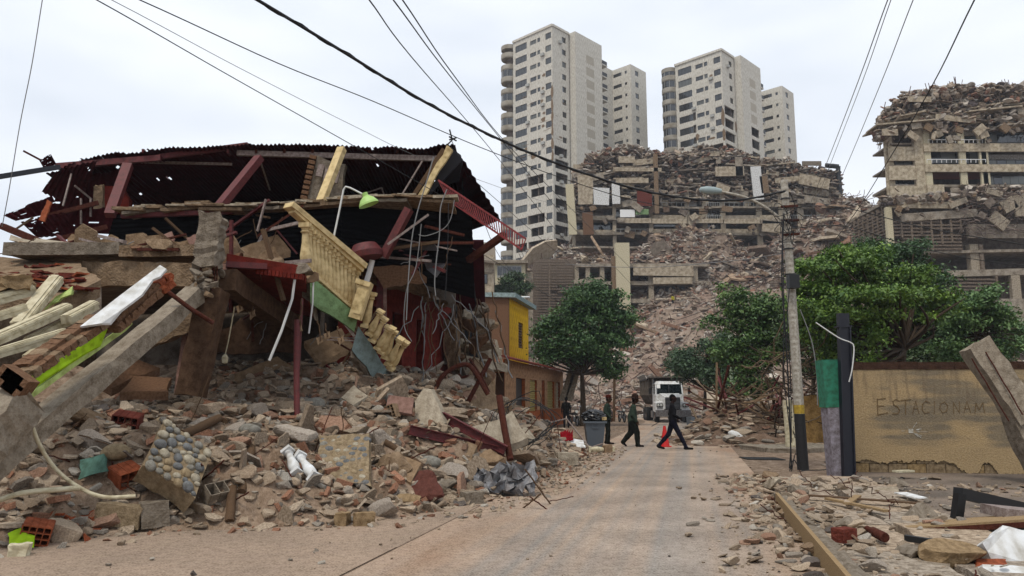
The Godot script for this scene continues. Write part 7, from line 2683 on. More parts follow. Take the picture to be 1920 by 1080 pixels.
	mb.beam(c0 - u * 0.05, c0 + u * 0.05, 0.005, 0.09, Vector3.UP)
	part(w, "paint_splash", mb, MT.splash)
	# posts at the wall end
	var gpst := thing("painted_post", "square post painted teal above and lavender below at the wall end", "post", at(1568, 893, 16.4))
	var c := at(1573, 893, 16.3)
	c.y = 0
	mb = MB.new()
	mb.box(c + Vector3(0, 0.72, 0), Vector3(0.40, 1.44, 0.38), Basis(Vector3.BACK, 0.035))
	part(gpst, "lower_shaft", mb, MT.lavender)
	mb = MB.new()
	mb.box(c + Vector3(-0.065, 1.95, 0), Vector3(0.403, 1.0, 0.383), Basis(Vector3.BACK, 0.035))
	part(gpst, "upper_shaft", mb, MT.teal)
	var bps := thing("steel_gate_post", "tall dark navy steel post between the painted post and the wall", "post", at(1593, 893, 16.15))
	var f := at(1590, 894, 16.0)
	f.y = 0
	var tp := at(1580, 588, 16.0)
	mb = MB.new()
	mb.beam(f, tp, 0.21, 0.15, Vector3.BACK)
	part(bps, "shaft", mb, MT.navy)
	mb = MB.new()
	var ax := (tp - f).normalized()
	for sx in [-0.105, 0.105]:
		mb.beam(f + Vector3(sx, 0, 0.09), tp + Vector3(sx, 0, 0.09) - ax * 0.3, 0.03, 0.05, Vector3.BACK)
	mb.box(tp - ax * 0.28, Vector3(0.31, 0.03, 0.2), Basis(Vector3.BACK, 0.03))
	part(bps, "flange", mb, MT.navy)
	mb = MB.new()
	mb.tube(smooth([at(1530, 605, 15.8), at(1572, 633, 15.8), at(1594, 642, 15.8), at(1601, 652, 15.8), at(1598, 690, 15.8), at(1592, 716, 15.85)], 5), 0.013, 7)
	single("white_conduit", "thin white conduit bent around the dark gate post", "pipe", mb, MT.pipe_white)
	# leaning broken concrete column
	var lc := thing("leaning_column", "thick broken concrete column leaning against the wall at right edge", "column", at(1900, 880, 15.2))
	mb = MB.new()
	mb.rough_beam(at(1828, 646, 15.2), at(1925, 790, 14.9), 0.50, 0.42, 9, 0.022, r, Vector3.BACK)
	part(lc, "upper_piece", mb, MT.concrete_tan)
	mb = MB.new()
	mb.rough_beam(at(1920, 770, 15.0), at(1985, 920, 14.7), 0.75, 0.42, 7, 0.02, r, Vector3.BACK)
	part(lc, "lower_piece", mb, MT.concrete_grey)
	for k in 2:
		mb = MB.new()
		rod(mb, at(1822 + k * 26, 672 - k * 12, 14.93), at(1892 + k * 26, 790 - k * 12, 14.66), 0.014, r, 0.02, 0, 5)
		part(lc, "exposed_rebar", mb, MT.rusty_steel)

func build_poles(r: RandomNumberGenerator) -> void:
	var t := thing("utility_pole", "concrete utility pole with black and yellow painted foot and street lamp", "utility pole", at(1506, 882, 18))
	var f := at(1506, 884, 18.0)
	f.y = 0
	var top := at(1470, 338, 18.0)
	var pt := func(k: float) -> Vector3: return f.lerp(top, k)
	var mb := MB.new()
	mb.tube([pt.call(0.0), pt.call(0.5), pt.call(1.0)], 0.125, 14, 0.088)
	part(t, "shaft", mb, MT.concrete_pole)
	mb = MB.new()
	mb.tube([pt.call(0.0), pt.call(0.185)], 0.131, 14, 0.122)
	part(t, "black_band", mb, MT.black_paint)
	mb = MB.new()
	mb.tube([pt.call(0.186), pt.call(0.215)], 0.123, 14, 0.121)
	part(t, "yellow_band", mb, MT.yellow_paint)
	mb = MB.new()
	mb.box(at(1487, 528, 17.78), Vector3(0.24, 0.32, 0.2))
	part(t, "junction_box", mb, MT.black)
	for k in 4:
		mb = MB.new()
		mb.tube([pt.call(0.66 + k * 0.09), pt.call(0.664 + k * 0.09)], 0.132 - k * 0.006, 10)
		part(t, "clamp", mb, MT.frame_dark)
	for k in 3:
		mb = MB.new()
		var c: Vector3 = pt.call(0.80 + k * 0.05)
		mb.beam(c + Vector3(-0.15, 0, 0.1), c + Vector3(0.25, 0.02, 0.1), 0.07, 0.05)
		part(t, "bracket", mb, MT.rusty_steel)
	mb = MB.new()
	mb.tube(smooth([at(1474, 420, 17.9), at(1440, 392, 17.9), at(1400, 371, 17.9), at(1350, 359, 17.9)], 5), 0.035, 8)
	part(t, "lamp_arm", mb, MT.concrete_pole)
	mb = MB.new()
	mb.lathe([[0.0, -0.28], [0.05, -0.26], [0.085, -0.1], [0.09, 0.1], [0.06, 0.24], [0.0, 0.28]], Transform3D(Basis(Vector3.BACK, 1.5) * Basis.from_scale(Vector3(1, 1, 1.5)), at(1332, 357, 17.9)), 14)
	part(t, "lamp_head", mb, MT.lamp_grey)
	# cables running down the pole and coiling at its foot
	var names := ["black cable running down left of the utility pole to the ground", "second black cable hanging close beside the utility pole", "loose thin cable bowing out right of the utility pole", "coiled black cable lying at the foot of the utility pole", "black cable dropping from the junction box"]
	var runs := [[[1470, 400], [1466, 520], [1474, 640], [1480, 760], [1484, 880]], [[1466, 410], [1470, 560], [1470, 700], [1482, 820], [1480, 878]], [[1500, 580], [1522, 640], [1531, 700], [1533, 760]], [[1484, 884], [1492, 850], [1500, 880], [1488, 862], [1482, 886], [1510, 882], [1552, 880], [1560, 868], [1545, 866]], [[1480, 540], [1476, 610], [1482, 700], [1484, 830]]]
	for i in runs.size():
		mb = MB.new()
		var pts := []
		for q in runs[i]: pts.append(at(q[0], q[1], 17.7 - 0.04 * i))
		mb.tube(smooth(pts, 5), 0.012 if i != 0 else 0.018, 5)
		single("drop_cable", names[i], "cable", mb, MT.cable if i != 2 else MT.cable_pale, "cables at the utility pole")
	for i in 5:
		mb = MB.new()
		var pts := []
		var c := at(1474 + r.randfn() * 4, 380 + i * 12, 17.75)
		for k in 7:
			pts.append(c + Vector3(r.randfn() * 0.16, r.randfn() * 0.13 - 0.06 * k, r.randf_range(0, 0.12)))
		mb.tube(smooth(pts, 4), 0.009, 5)
		single("cable_loop", "slack black cable loop wound about the top of the utility pole", "cable", mb, MT.cable, "slack loops on the utility pole")
	# farther poles and stubs
	mb = MB.new()
	var p0 := at(1374, 778, 40.0)
	p0.y = 0
	mb.tube([p0, at(1368, 640, 40.0), at(1361, 545, 40.0)], 0.09, 8, 0.06)
	single("thin_pole", "thin pale green pole leaning among the trees beyond the pile", "pole", mb, MT.pale_green)
	mb = MB.new()
	p0 = at(1426, 826, 31.0)
	p0.y = 0
	mb.tube([p0, at(1425, 752, 31.0)], 0.16, 10, 0.14)
	single("grey_bollard", "round grey concrete bollard at the far right kerb", "bollard", mb, MT.concrete_pole)
	mb = MB.new()
	p0 = at(1396, 760, 36.0)
	p0.y = 0
	mb.beam(p0, at(1395, 700, 36.0), 0.2, 0.2, Vector3.BACK)
	single("pale_stub", "pale square post standing behind the branch pile", "post", mb, MT.cream_white)
	mb = MB.new()
	p0 = at(1151, 776, 58.0)
	p0.y = 0
	mb.tube([p0, at(1152, 710, 58.0)], 0.1, 8)
	single("street_post", "thin brown post standing left of the far motorcycle", "post", mb, MT.wood)
	for q in [[1088, 735, 1075, 678, "wide pale leaning panel by the left tree"], [1076, 735, 1068, 680, "narrow pale leaning panel beside the orange shop"]]:
		mb = MB.new()
		mb.beam(at(q[0] - 22, 752, 50), at(q[2] + 10, q[3], 50), 0.45, 0.2, Vector3.BACK)
		single("fallen_board", q[4], "board", mb, MT.concrete_light)

func build_branch_pile(r: RandomNumberGenerator) -> void:
	var cf := func(x: float, z: float) -> Color: return Color(0.22, 0.155, 0.115) * (1.0 + 0.5 * n_small.get_noise_2d(x * 2, z * 2))
	var o := single("branch_pile", "heap of rubble, laths and branches at the far right kerb", "rubble", height_patch(4, 20, -40, -24, 0.25, pile_h, cf), MT.dirt)
	o.set_meta("kind", "stuff")
	var rx := []; var rc := PackedColorArray()
	for i in 1500:
		var x := 9.0 + r.randfn() * 2.2 + (3.5 if i % 3 == 0 else 0.0)
		var z := -30.5 + r.randfn() * 2.4
		var h := pile_h(x, z)
		if h < -0.05: continue
		var size := 0.06 + 0.3 * pow(r.randf(), 2.5)
		rx.append(Transform3D(tumble(r).scaled(Vector3(size * 1.4, size * 0.7, size)), Vector3(x, maxf(h, 0.02) + size * 0.2, z)))
		rc.append(rubble_color(r))
	scatter(r, "pile_stones", "broken stones strewn over the branch pile at the far right kerb", "rubble", [ROCKS[0], ROCKS[4], PLATES[2], PLATES[5]], MT.tint_own, rx, rc)
	for i in 120:
		var x := r.randf_range(7.6, 10.8) if i % 3 else r.randf_range(10.0, 13.5)
		var z := r.randf_range(-33, -28.6)
		var a := Vector3(x, maxf(pile_h(x, z), 0.0) + 0.05, z)
		var dv := Vector3(r.randfn() * 0.8, r.randf_range(0.0, 0.6), r.randfn() * 0.4).normalized() * r.randf_range(0.7, 2.0)
		var mb := MB.new()
		mb.beam(a, a + dv, r.randf_range(0.03, 0.12), r.randf_range(0.02, 0.07))
		var lk := r.randi() % 5
		single("splintered_lath", rod_label(["brown lath", "rusty bar", "grey brown lath", "tan lath", "dark red bar"][lk], dv, ("left end" if x < 9.0 else ("middle" if x < 11.3 else "right end")) + " of branch pile"), "lath", mb, [MT.wood, MT.rusty_steel, MT.bark_pale, MT.plaster_tan, MT.red_steel][lk], "laths in the branch pile")
	for i in 60:
		var p := at(r.randf_range(1440, 1555), r.randf_range(640, 800), r.randf_range(27, 31))
		var mb := MB.new()
		var d := Vector3(r.randfn(), r.randf_range(-0.7, 0.5), r.randfn() * 0.4).normalized() * r.randf_range(0.8, 2.2)
		rod(mb, p - d, p + d, r.randf_range(0.01, 0.03), r, 0.25, 0.15, 5)
		single("bare_branch", rod_label("pale bare branch" if i % 2 else "dark bare branch", d, ("the bollard" if p.x < 10.2 else ("the utility pole" if p.x < 11.3 else "the painted post")) + (", high up" if p.y > 2.5 else (", low down" if p.y < 1.2 else ", midway"))), "branch", mb, MT.bark_pale if i % 2 else MT.bark, "bare branches behind the utility pole")
	for q in [[1348, 818, 1390, 800, "white board end leaning on the branch pile"], [1300, 785, 1320, 785, ""]]:
		if q[4] == "": continue
		plank("white_board", q[4], "board", at(q[0], q[1], 28.5), at(q[2], q[3], 29.0), 0.25, 0.05, MT.cream_white)
	var sack := at(1384, 830, 27.6)
	sack.y = 0.12
	var so := put(self, "white_sack", COBBLES[1], MT.white_plaster, Transform3D(Basis(Vector3.BACK, -0.6) * Basis.from_scale(Vector3(0.75, 0.35, 0.35)), sack + Vector3.UP * 0.15))
	tag(so, "white sack lying at the foot of the branch pile", "sack")
	var bx := MB.new()
	var bp := gp(1304, 797)
	bx.box(bp + Vector3.UP * 0.3, Vector3(0.95, 0.5, 0.6), Basis(Vector3.BACK, 0.08) * Basis(Vector3.UP, 0.3))
	bx.box(bp + Vector3.UP * 0.3 + Vector3(0.1, 0.27, 0), Vector3(0.5, 0.06, 0.4), Basis(Vector3.BACK, 0.08) * Basis(Vector3.UP, 0.3))
	single("dark_crate", "dark grey crate lying on the road edge beyond the branch pile", "crate", bx, MT.bin_grey)
	# white pillar scrawled over in black, beside the pole
	var sw := thing("scrawled_pillar", "white round topped pillar scrawled with black strokes left of the utility pole", "pillar", at(1484, 832, 25.5))
	var cm := MB.new()
	var s0 := at(1484, 834, 25.5)
	s0.y = 0.0
	cm.tube([s0, s0 + Vector3(-0.02, 0.8, 0), s0 + Vector3(-0.06, 1.45, 0), s0 + Vector3(-0.06, 1.6, 0)], 0.19, 12, 0.15)
	part(sw, "shaft", cm, MT.cream_white)
	cm = MB.new()
	for i in 34:
		var y := r.randf_range(0.25, 1.55)
		var an := r.randf_range(-0.2, 1.9)
		var rad := lerpf(0.19, 0.15, y / 1.6) + 0.004
		var c1 := s0 + Vector3(-0.04 * y + rad * cos(an), y, rad * sin(an))
		var an2 := an + r.randf_range(-0.25, 0.25)
		var y2 := y + r.randf_range(-0.12, 0.12)
		cm.tube([c1, s0 + Vector3(-0.04 * y2 + rad * cos(an2), y2, rad * sin(an2))], 0.014, 5)
	part(sw, "scrawl", cm, MT.black)
	# far kerb with a rounded corner
	var mb := MB.new()
	var pts := []
	for q in [[1395, 842], [1440, 848], [1500, 850], [1560, 846], [1640, 840]]:
		pts.append(gp(q[0], q[1]))
	for i in pts.size() - 1:
		mb.rough_beam(pts[i] + Vector3.UP * 0.05, pts[i + 1] + Vector3.UP * 0.05, 0.25, 0.16, 4, 0.012, r)
	single("far_kerb", "broken concrete kerb curving before the branch pile", "kerb", mb, MT.concrete_grey)
	mb = MB.new()
	mb.slab([pts[0] + Vector3(0, 0.09, -0.1), pts[2] + Vector3(0, 0.09, -0.1), pts[4] + Vector3(3, 0.09, -0.1), pts[4] + Vector3(3, 0.09, -8), pts[0] + Vector3(1.2, 0.09, -8)], Vector3(0, -0.08, 0))
	structure("far_sidewalk", mb, MT.concrete)
	# low ochre wall stump behind the kerb
	mb = MB.new()
	mb.slab(jag(poly([[1500, 832, 27.5], [1500, 740, 27.5], [1552, 742, 27.5], [1556, 832, 27.5]]), r, 0.2, 0.08), Vector3(0, 0, -0.2))
	single("wall_stump", "short ochre wall stump behind the utility pole", "wall", mb, MT.wall_ochre)

# ------------------------------------------------------------------ trees
func tree(label: String, base: Vector3, trunk: Array, crowns: Array, n: int, leaf: float, c0: Color, c1: Color, seed_: int, m: Material, tr := 0.16) -> void:
	var r := RandomNumberGenerator.new()
	r.seed = seed_
	var t := thing("tree", label, "tree", base)
	var mb := MB.new()
	mb.tube(smooth(trunk, 4), tr, 9, tr * 0.55)
	var fork: Vector3 = trunk[-1]
	var more := []
	for c in crowns:
		more.append([c[0], c[1] * 0.82])
		for k in 6:
			var dv := Vector3(r.randfn(), r.randfn() * 0.8 + 0.2, r.randfn()).normalized()
			more.append([c[0] + dv * c[1] * r.randf_range(0.75, 1.1), c[1] * r.randf_range(0.22, 0.42)])
	for c in crowns:
		for k in 5:
			var e: Vector3 = c[0] + Vector3(r.randfn() * c[1].x, r.randfn() * c[1].y * 0.6, r.randfn() * c[1].z) * 0.5
			var mid := fork.lerp(e, 0.5) + Vector3(r.randfn(), r.randfn() * 0.3 + 0.2, r.randfn()) * 0.25
			mb.tube(smooth([fork, mid, e], 4), tr * 0.42, 6, tr * 0.10)
	part(t, "trunk", mb, MT.bark)
	# leaves in clumps through the outer part of each lobe
	var total := 0.0
	crowns = more
	for c in crowns: total += c[1].x * c[1].z + c[1].x * c[1].y
	mb = MB.new()
	for c in crowns:
		var share: float = (c[1].x * c[1].z + c[1].x * c[1].y) / total
		var left := int(n * share)
		while left > 0:
			var dv := Vector3(r.randfn(), r.randfn(), r.randfn()).normalized()
			if dv.y < -0.35 and r.randf() < 0.5: continue
			var rad := pow(r.randf(), 0.35) * (0.95 + 0.45 * n_hill.get_noise_3dv(dv * 30.0 + c[0] * 9.0) + 0.40 * n_hill.get_noise_3dv(dv * 95.0 + c[0] * 5.0))
			var p: Vector3 = c[0] + dv * c[1] * rad
			var cnt := r.randi_range(14, 30)
			var cr := leaf * r.randf_range(2.0, 4.2)
			var tint := c0.lerp(c1, clampf(0.5 + r.randfn() * 0.3, 0, 1))
			for k in cnt:
				var q := p + Vector3(r.randfn(), r.randfn() * 0.6, r.randfn()) * cr * 0.6
				var nrm := (Vector3(r.randfn(), r.randfn() + 0.9, r.randfn()) + dv * 0.5).normalized()
				var x := nrm.cross(Vector3(r.randfn(), r.randfn(), r.randfn())).normalized() * leaf * r.randf_range(0.7, 1.2)
				var y := nrm.cross(x) * 0.48
				var cc := tint * r.randf_range(0.8, 1.25)
				var tip := q + x
				var tail := q - x
				var l := q + y + nrm * leaf * 0.12
				var e2 := q - y + nrm * leaf * 0.12
				for v in [tail, l, tip, tail, tip, e2]:
					mb.v.append(v); mb.n.append(nrm); mb.c.append(cc)
			left -= cnt
	part(t, "crown", mb.mend(), m)

func build_trees() -> void:
	var lm := mat("leaves", Color(1, 1, 1), 0.6, "", 1.0, "", 0.0)
	lm.uv1_triplanar = false
	lm.backlight_enabled = true
	lm.backlight = Color(0.35, 0.42, 0.12)
	var b := at(1092, 782, 48.0)
	b.y = 0
	tree("round dark green tree standing beside the orange shop", b, [b, b + Vector3(0.05, 1.6, 0), b + Vector3(0.0, 3.2, 0)],
		[[at(1095, 600, 48), Vector3(2.3, 1.9, 2.3)], [at(1045, 645, 48), Vector3(1.5, 1.3, 1.6)], [at(1140, 640, 48), Vector3(1.6, 1.5, 1.7)], [at(1110, 570, 48), Vector3(1.7, 1.1, 1.6)], [at(1090, 660, 48), Vector3(1.7, 1.0, 1.7)], [at(1158, 605, 48), Vector3(1.1, 1.0, 1.2)], [at(1150, 690, 48), Vector3(0.8, 0.7, 0.9)], [at(1030, 668, 48), Vector3(0.9, 0.7, 1.0)]],
		26000, 0.13, Color(0.022, 0.058, 0.016), Color(0.07, 0.14, 0.035), 11, lm, 0.22)
	b = at(1680, 720, 27.0)
	b.y = 0
	tree("large spreading light green tree with forked trunk behind the wall", b, [b, at(1690, 690, 27), at(1694, 655, 27)],
		[[at(1580, 512, 27), Vector3(1.7, 0.45, 1.6)], [at(1640, 556, 25.5), Vector3(1.8, 0.42, 1.3)], [at(1535, 545, 27), Vector3(1.0, 0.45, 1.2)], [at(1690, 530, 28), Vector3(1.2, 0.5, 1.3)], [at(1600, 592, 25.5), Vector3(1.2, 0.32, 1.1)], [at(1645, 640, 25), Vector3(0.35, 0.6, 0.4)], [at(1710, 600, 28), Vector3(1.3, 0.45, 1.2)], [at(1625, 482, 28), Vector3(1.4, 0.4, 1.3)], [at(1560, 600, 26.5), Vector3(0.6, 0.5, 0.6)], [at(1630, 690, 25), Vector3(0.3, 0.3, 0.3)], [at(1520, 600, 26), Vector3(0.9, 0.7, 0.9)], [at(1560, 660, 26.5), Vector3(0.8, 0.6, 0.7)], [at(1760, 560, 28), Vector3(0.9, 0.6, 0.9)]],
		36000, 0.08, Color(0.034, 0.085, 0.012), Color(0.145, 0.235, 0.028), 12, lm, 0.2)
	b = at(1720, 720, 33.0)
	b.y = 0
	tree("dark bluish green tree right of the light green tree", b, [b, at(1716, 690, 33), at(1715, 640, 33)],
		[[at(1720, 530, 33), Vector3(1.7, 1.5, 1.6)], [at(1680, 480, 34), Vector3(1.4, 0.8, 1.4)], [at(1740, 580, 33), Vector3(1.2, 1.0, 1.3)], [at(1620, 480, 35), Vector3(1.6, 0.7, 1.4)], [at(1760, 640, 33), Vector3(1.6, 1.0, 1.5)], [at(1775, 585, 33), Vector3(0.9, 0.7, 1.0)], [at(1520, 590, 33), Vector3(1.2, 1.3, 1.2)], [at(1560, 640, 34), Vector3(1.6, 1.3, 1.2)], [at(1660, 640, 35), Vector3(1.6, 1.2, 1.2)]],
		32000, 0.085, Color(0.022, 0.055, 0.020), Color(0.06, 0.115, 0.038), 13, lm, 0.2)
	b = at(1838, 700, 30.0)
	b.y = 0
	tree("small airy green tree behind the right end of the wall", b, [b, at(1834, 660, 30), at(1832, 630, 30)],
		[[at(1830, 590, 30), Vector3(1.3, 0.7, 1.2)], [at(1790, 610, 30), Vector3(0.8, 0.5, 0.8)], [at(1870, 605, 30), Vector3(0.7, 0.6, 0.8)], [at(1835, 565, 30), Vector3(0.9, 0.45, 0.9)], [at(1780, 660, 30), Vector3(1.0, 0.7, 0.8)], [at(1880, 655, 30), Vector3(1.0, 0.6, 0.8)], [at(1920, 620, 31), Vector3(0.8, 0.6, 0.8)]],
		14000, 0.085, Color(0.05, 0.11, 0.035), Color(0.12, 0.20, 0.06), 14, lm, 0.12)
	b = at(1415, 800, 35.0)
	b.y = 0
	tree("tall bushy green tree left of the utility pole", b, [b, at(1412, 740, 35), at(1408, 690, 35)],
		[[at(1400, 610, 35), Vector3(1.5, 1.4, 1.4)], [at(1425, 660, 35), Vector3(1.5, 1.2, 1.3)], [at(1372, 565, 35), Vector3(0.7, 0.9, 0.8)], [at(1440, 580, 35), Vector3(1.0, 0.9, 1.0)], [at(1380, 670, 35), Vector3(1.1, 1.1, 1.2)], [at(1460, 630, 35), Vector3(0.9, 1.2, 1.0)], [at(1405, 725, 34), Vector3(1.0, 0.8, 0.9)]],
		20000, 0.09, Color(0.035, 0.085, 0.022), Color(0.11, 0.18, 0.04), 15, lm, 0.16)
	b = at(1320, 775, 52.0)
	b.y = 0
	tree("low dark green thicket right of the white truck", b, [b, at(1322, 750, 52), at(1322, 730, 52)],
		[[at(1300, 695, 52), Vector3(1.6, 1.2, 1.6)], [at(1340, 690, 50), Vector3(2.0, 1.6, 1.8)], [at(1370, 710, 48), Vector3(1.5, 1.6, 1.6)], [at(1275, 685, 54), Vector3(1.2, 0.7, 1.2)], [at(1350, 650, 48), Vector3(1.2, 0.9, 1.2)]],
		18000, 0.11, Color(0.022, 0.050, 0.020), Color(0.05, 0.095, 0.035), 16, lm, 0.15)
	b = at(960, 600, 92.0)
	tree("small dark green tree before the pale cream house", b, [b, at(960, 570, 92), at(960, 550, 92)],
		[[at(960, 532, 92), Vector3(1.7, 1.3, 1.6)], [at(945, 548, 92), Vector3(1.2, 0.9, 1.2)], [at(978, 545, 92), Vector3(1.0, 0.9, 1.2)]],
		7000, 0.15, Color(0.028, 0.060, 0.022), Color(0.06, 0.11, 0.035), 17, lm, 0.16)
	b = at(1520, 770, 30.0)
	b.y = 0
	tree("shadowy thicket behind the utility pole and wall", b, [b, at(1525, 720, 31), at(1530, 690, 31)],
		[[at(1520, 640, 32), Vector3(1.2, 1.3, 1.0)], [at(1560, 690, 31), Vector3(1.2, 1.1, 0.9)], [at(1620, 690, 32), Vector3(1.6, 1.0, 0.9)], [at(1740, 690, 31), Vector3(1.8, 0.8, 0.9)]],
		20000, 0.085, Color(0.022, 0.048, 0.016), Color(0.07, 0.11, 0.035), 18, lm, 0.1)

# ------------------------------------------------------------------ dump truck
func wheel_into(parent: Node3D, c: Vector3, rad: float, w: float, called := "wheel") -> void:
	var b := Basis(Vector3.BACK, PI * 0.5)
	var mb := MB.new()
	mb.lathe([[rad * 0.55, -w * 0.5], [rad * 0.92, -w * 0.5], [rad, -w * 0.35], [rad, w * 0.35], [rad * 0.92, w * 0.5], [rad * 0.55, w * 0.5]], Transform3D(b, Vector3.ZERO), 24)
	var o := put(parent, called, mb.mesh(), MT.rubber, Transform3D(Basis.IDENTITY, c))
	mb = MB.new()
	mb.lathe([[0.0, -w * 0.3], [rad * 0.2, -w * 0.42], [rad * 0.5, -w * 0.3], [rad * 0.55, -w * 0.45], [rad * 0.55, w * 0.45], [rad * 0.5, w * 0.3], [rad * 0.2, w * 0.42], [0.0, w * 0.3]], Transform3D(b, Vector3.ZERO), 18)
	put(o, "rim", mb.mesh(), MT.pale_steel)

func local_part(parent: Node3D, called: String, mb: MB, m: Material) -> MeshInstance3D:
	return put(parent, called, mb.mesh(), m)

func build_truck() -> void:
	var p := at(1262, 786, 55.0)
	p.y = 0.01
	var t := thing("dump_truck", "white cabbed dump truck coming down the street in dust", "truck", p)
	t.rotation.y = deg_to_rad(-3.0)
	# front at z = 0, the truck runs back along -z
	var mb := MB.new()
	var hood := [[-0.62, 0.95, 0.05], [0.62, 0.95, 0.05], [0.80, 0.95, -1.45], [-0.80, 0.95, -1.45]]
	var top := [[-0.55, 1.82, -0.05], [0.55, 1.82, -0.05], [0.72, 2.08, -1.45], [-0.72, 2.08, -1.45]]
	var pts := []
	for q in hood: pts.append(Vector3(q[0], q[1], q[2]))
	for q in top: pts.append(Vector3(q[0], q[1], q[2]))
	mb.hexa(pts)
	local_part(t, "hood", mb, MT.truck_white)
	for s in [-1.0, 1.0]:
		mb = MB.new()
		var f := []
		for q in [[0.62, 0.72, 0.0], [1.22, 0.72, -0.05], [1.22, 0.80, -1.5], [0.66, 0.80, -1.5]]: f.append(Vector3(q[0] * s, q[1], q[2]))
		for q in [[0.62, 1.48, -0.12], [1.16, 1.40, -0.2], [1.20, 1.44, -1.4], [0.72, 1.55, -1.4]]: f.append(Vector3(q[0] * s, q[1], q[2]))
		if s < 0: f = [f[1], f[0], f[3], f[2], f[5], f[4], f[7], f[6]]
		mb.hexa(f)
		var fd := local_part(t, "fender", mb, MT.truck_white)
		mb = MB.new()
		mb.box(Vector3(0.92 * s, 1.22, 0.0), Vector3(0.44, 0.27, 0.06))
		var hl := local_part(t, "headlight", mb, MT.frame_dark)
		for k in 2:
			mb = MB.new()
			mb.lathe([[0.0, 0.0], [0.085, 0.0], [0.06, 0.03], [0.0, 0.04]], Transform3D(Basis(Vector3.RIGHT, PI * 0.5), Vector3((0.82 + 0.2 * k) * s, 1.22, 0.03)), 14)
			put(hl, "lens", mb.mesh(), MT.lens)
		wheel_into(t, Vector3(1.02 * s, 0.52, -0.95), 0.52, 0.32)
		for z in [-5.6, -6.9]:
			wheel_into(t, Vector3(0.98 * s, 0.52, z), 0.52, 0.55)
		mb = MB.new()
		mb.box(Vector3(1.42 * s, 2.25, -1.3), Vector3(0.18, 0.42, 0.08))
		mb.tube([Vector3(1.0 * s, 2.5, -1.4), Vector3(1.42 * s, 2.5, -1.3)], 0.02, 5)
		local_part(t, "mirror", mb, MT.black)
		mb = MB.new()
		mb.box(Vector3(0.86 * s, 0.55, -3.1), Vector3(0.5, 0.5, 1.0))
		local_part(t, "fuel_tank", mb, MT.metal)
	mb = MB.new()
	mb.box(Vector3(0, 1.36, 0.06), Vector3(1.05, 0.82, 0.06))
	var gr := local_part(t, "grille", mb, MT.black)
	for k in 8:
		mb = MB.new()
		mb.box(Vector3(0, 1.02 + k * 0.095, 0.1), Vector3(0.98, 0.025, 0.03))
		put(gr, "bar", mb.mesh(), MT.metal)
	mb = MB.new()
	mb.hexa([Vector3(-1.22, 0.42, 0.18), Vector3(1.22, 0.42, 0.18), Vector3(1.2, 0.42, -0.1), Vector3(-1.2, 0.42, -0.1), Vector3(-1.25, 0.88, 0.26), Vector3(1.25, 0.88, 0.26), Vector3(1.22, 0.9, -0.1), Vector3(-1.22, 0.9, -0.1)])
	local_part(t, "bumper", mb, MT.galvanised)
	# cab
	mb = MB.new()
	mb.hexa([Vector3(-1.02, 1.0, -1.40), Vector3(1.02, 1.0, -1.40), Vector3(1.02, 1.0, -2.95), Vector3(-1.02, 1.0, -2.95), Vector3(-1.02, 2.02, -1.42), Vector3(1.02, 2.02, -1.42), Vector3(1.02, 2.02, -2.95), Vector3(-1.02, 2.02, -2.95)])
	mb.hexa([Vector3(-0.98, 2.76, -1.68), Vector3(0.98, 2.76, -1.68), Vector3(0.98, 2.76, -2.95), Vector3(-0.98, 2.76, -2.95), Vector3(-0.86, 2.98, -1.85), Vector3(0.86, 2.98, -1.85), Vector3(0.86, 2.98, -2.9), Vector3(-0.86, 2.98, -2.9)])
	for s in [-1.0, 1.0]:
		mb.beam(Vector3(0.97 * s, 2.0, -1.46), Vector3(0.94 * s, 2.8, -1.72), 0.09, 0.09)
		mb.beam(Vector3(0.97 * s, 2.0, -2.85), Vector3(0.94 * s, 2.8, -2.85), 0.12, 0.16)
	local_part(t, "cab", mb, MT.truck_white)
	mb = MB.new()
	mb.slab([Vector3(-0.94, 2.04, -1.47), Vector3(0.94, 2.04, -1.47), Vector3(0.91, 2.76, -1.72), Vector3(-0.91, 2.76, -1.72)], Vector3(0, -0.01, -0.03))
	local_part(t, "windscreen", mb, MT.windscreen)
	mb = MB.new()
	mb.beam(Vector3(0, 2.02, -1.44), Vector3(0, 2.78, -1.71), 0.04, 0.03)
	local_part(t, "windscreen_bar", mb, MT.black)
	mb = MB.new()
	mb.box(Vector3(-0.75, 2.6, -1.62), Vector3(0.26, 0.3, 0.015), Basis(Vector3.RIGHT, -0.33))
	local_part(t, "windscreen_sticker", mb, MT.white)
	mb = MB.new()
	mb.tube([Vector3(-0.95, 0.9, -3.05), Vector3(-0.95, 3.3, -3.05)], 0.08, 10)
	local_part(t, "exhaust", mb, MT.metal)
	# tipping body with upright ribs
	mb = MB.new()
	var y0 := 1.25
	var y1 := 3.15
	mb.hexa([Vector3(-0.85, y0, -3.4), Vector3(0.85, y0, -3.4), Vector3(0.85, y0, -8.4), Vector3(-0.85, y0, -8.4), Vector3(-1.28, 2.0, -3.3), Vector3(1.28, 2.0, -3.3), Vector3(1.28, 2.0, -8.5), Vector3(-1.28, 2.0, -8.5)])
	for s in [-1.0, 1.0]:
		mb.box(Vector3(1.25 * s, (2.0 + y1) * 0.5, -5.9), Vector3(0.08, y1 - 2.0, 5.2))
	mb.box(Vector3(0, (2.0 + y1) * 0.5 + 0.06, -3.32), Vector3(2.56, y1 - 1.9, 0.08))
	mb.box(Vector3(0, (2.0 + y1) * 0.5, -8.46), Vector3(2.5, y1 - 2.0, 0.08))
	mb.box(Vector3(0, y1 + 0.14, -2.6), Vector3(2.7, 0.1, 1.5))
	var bed := local_part(t, "tipping_body", mb, MT.truck_bed)
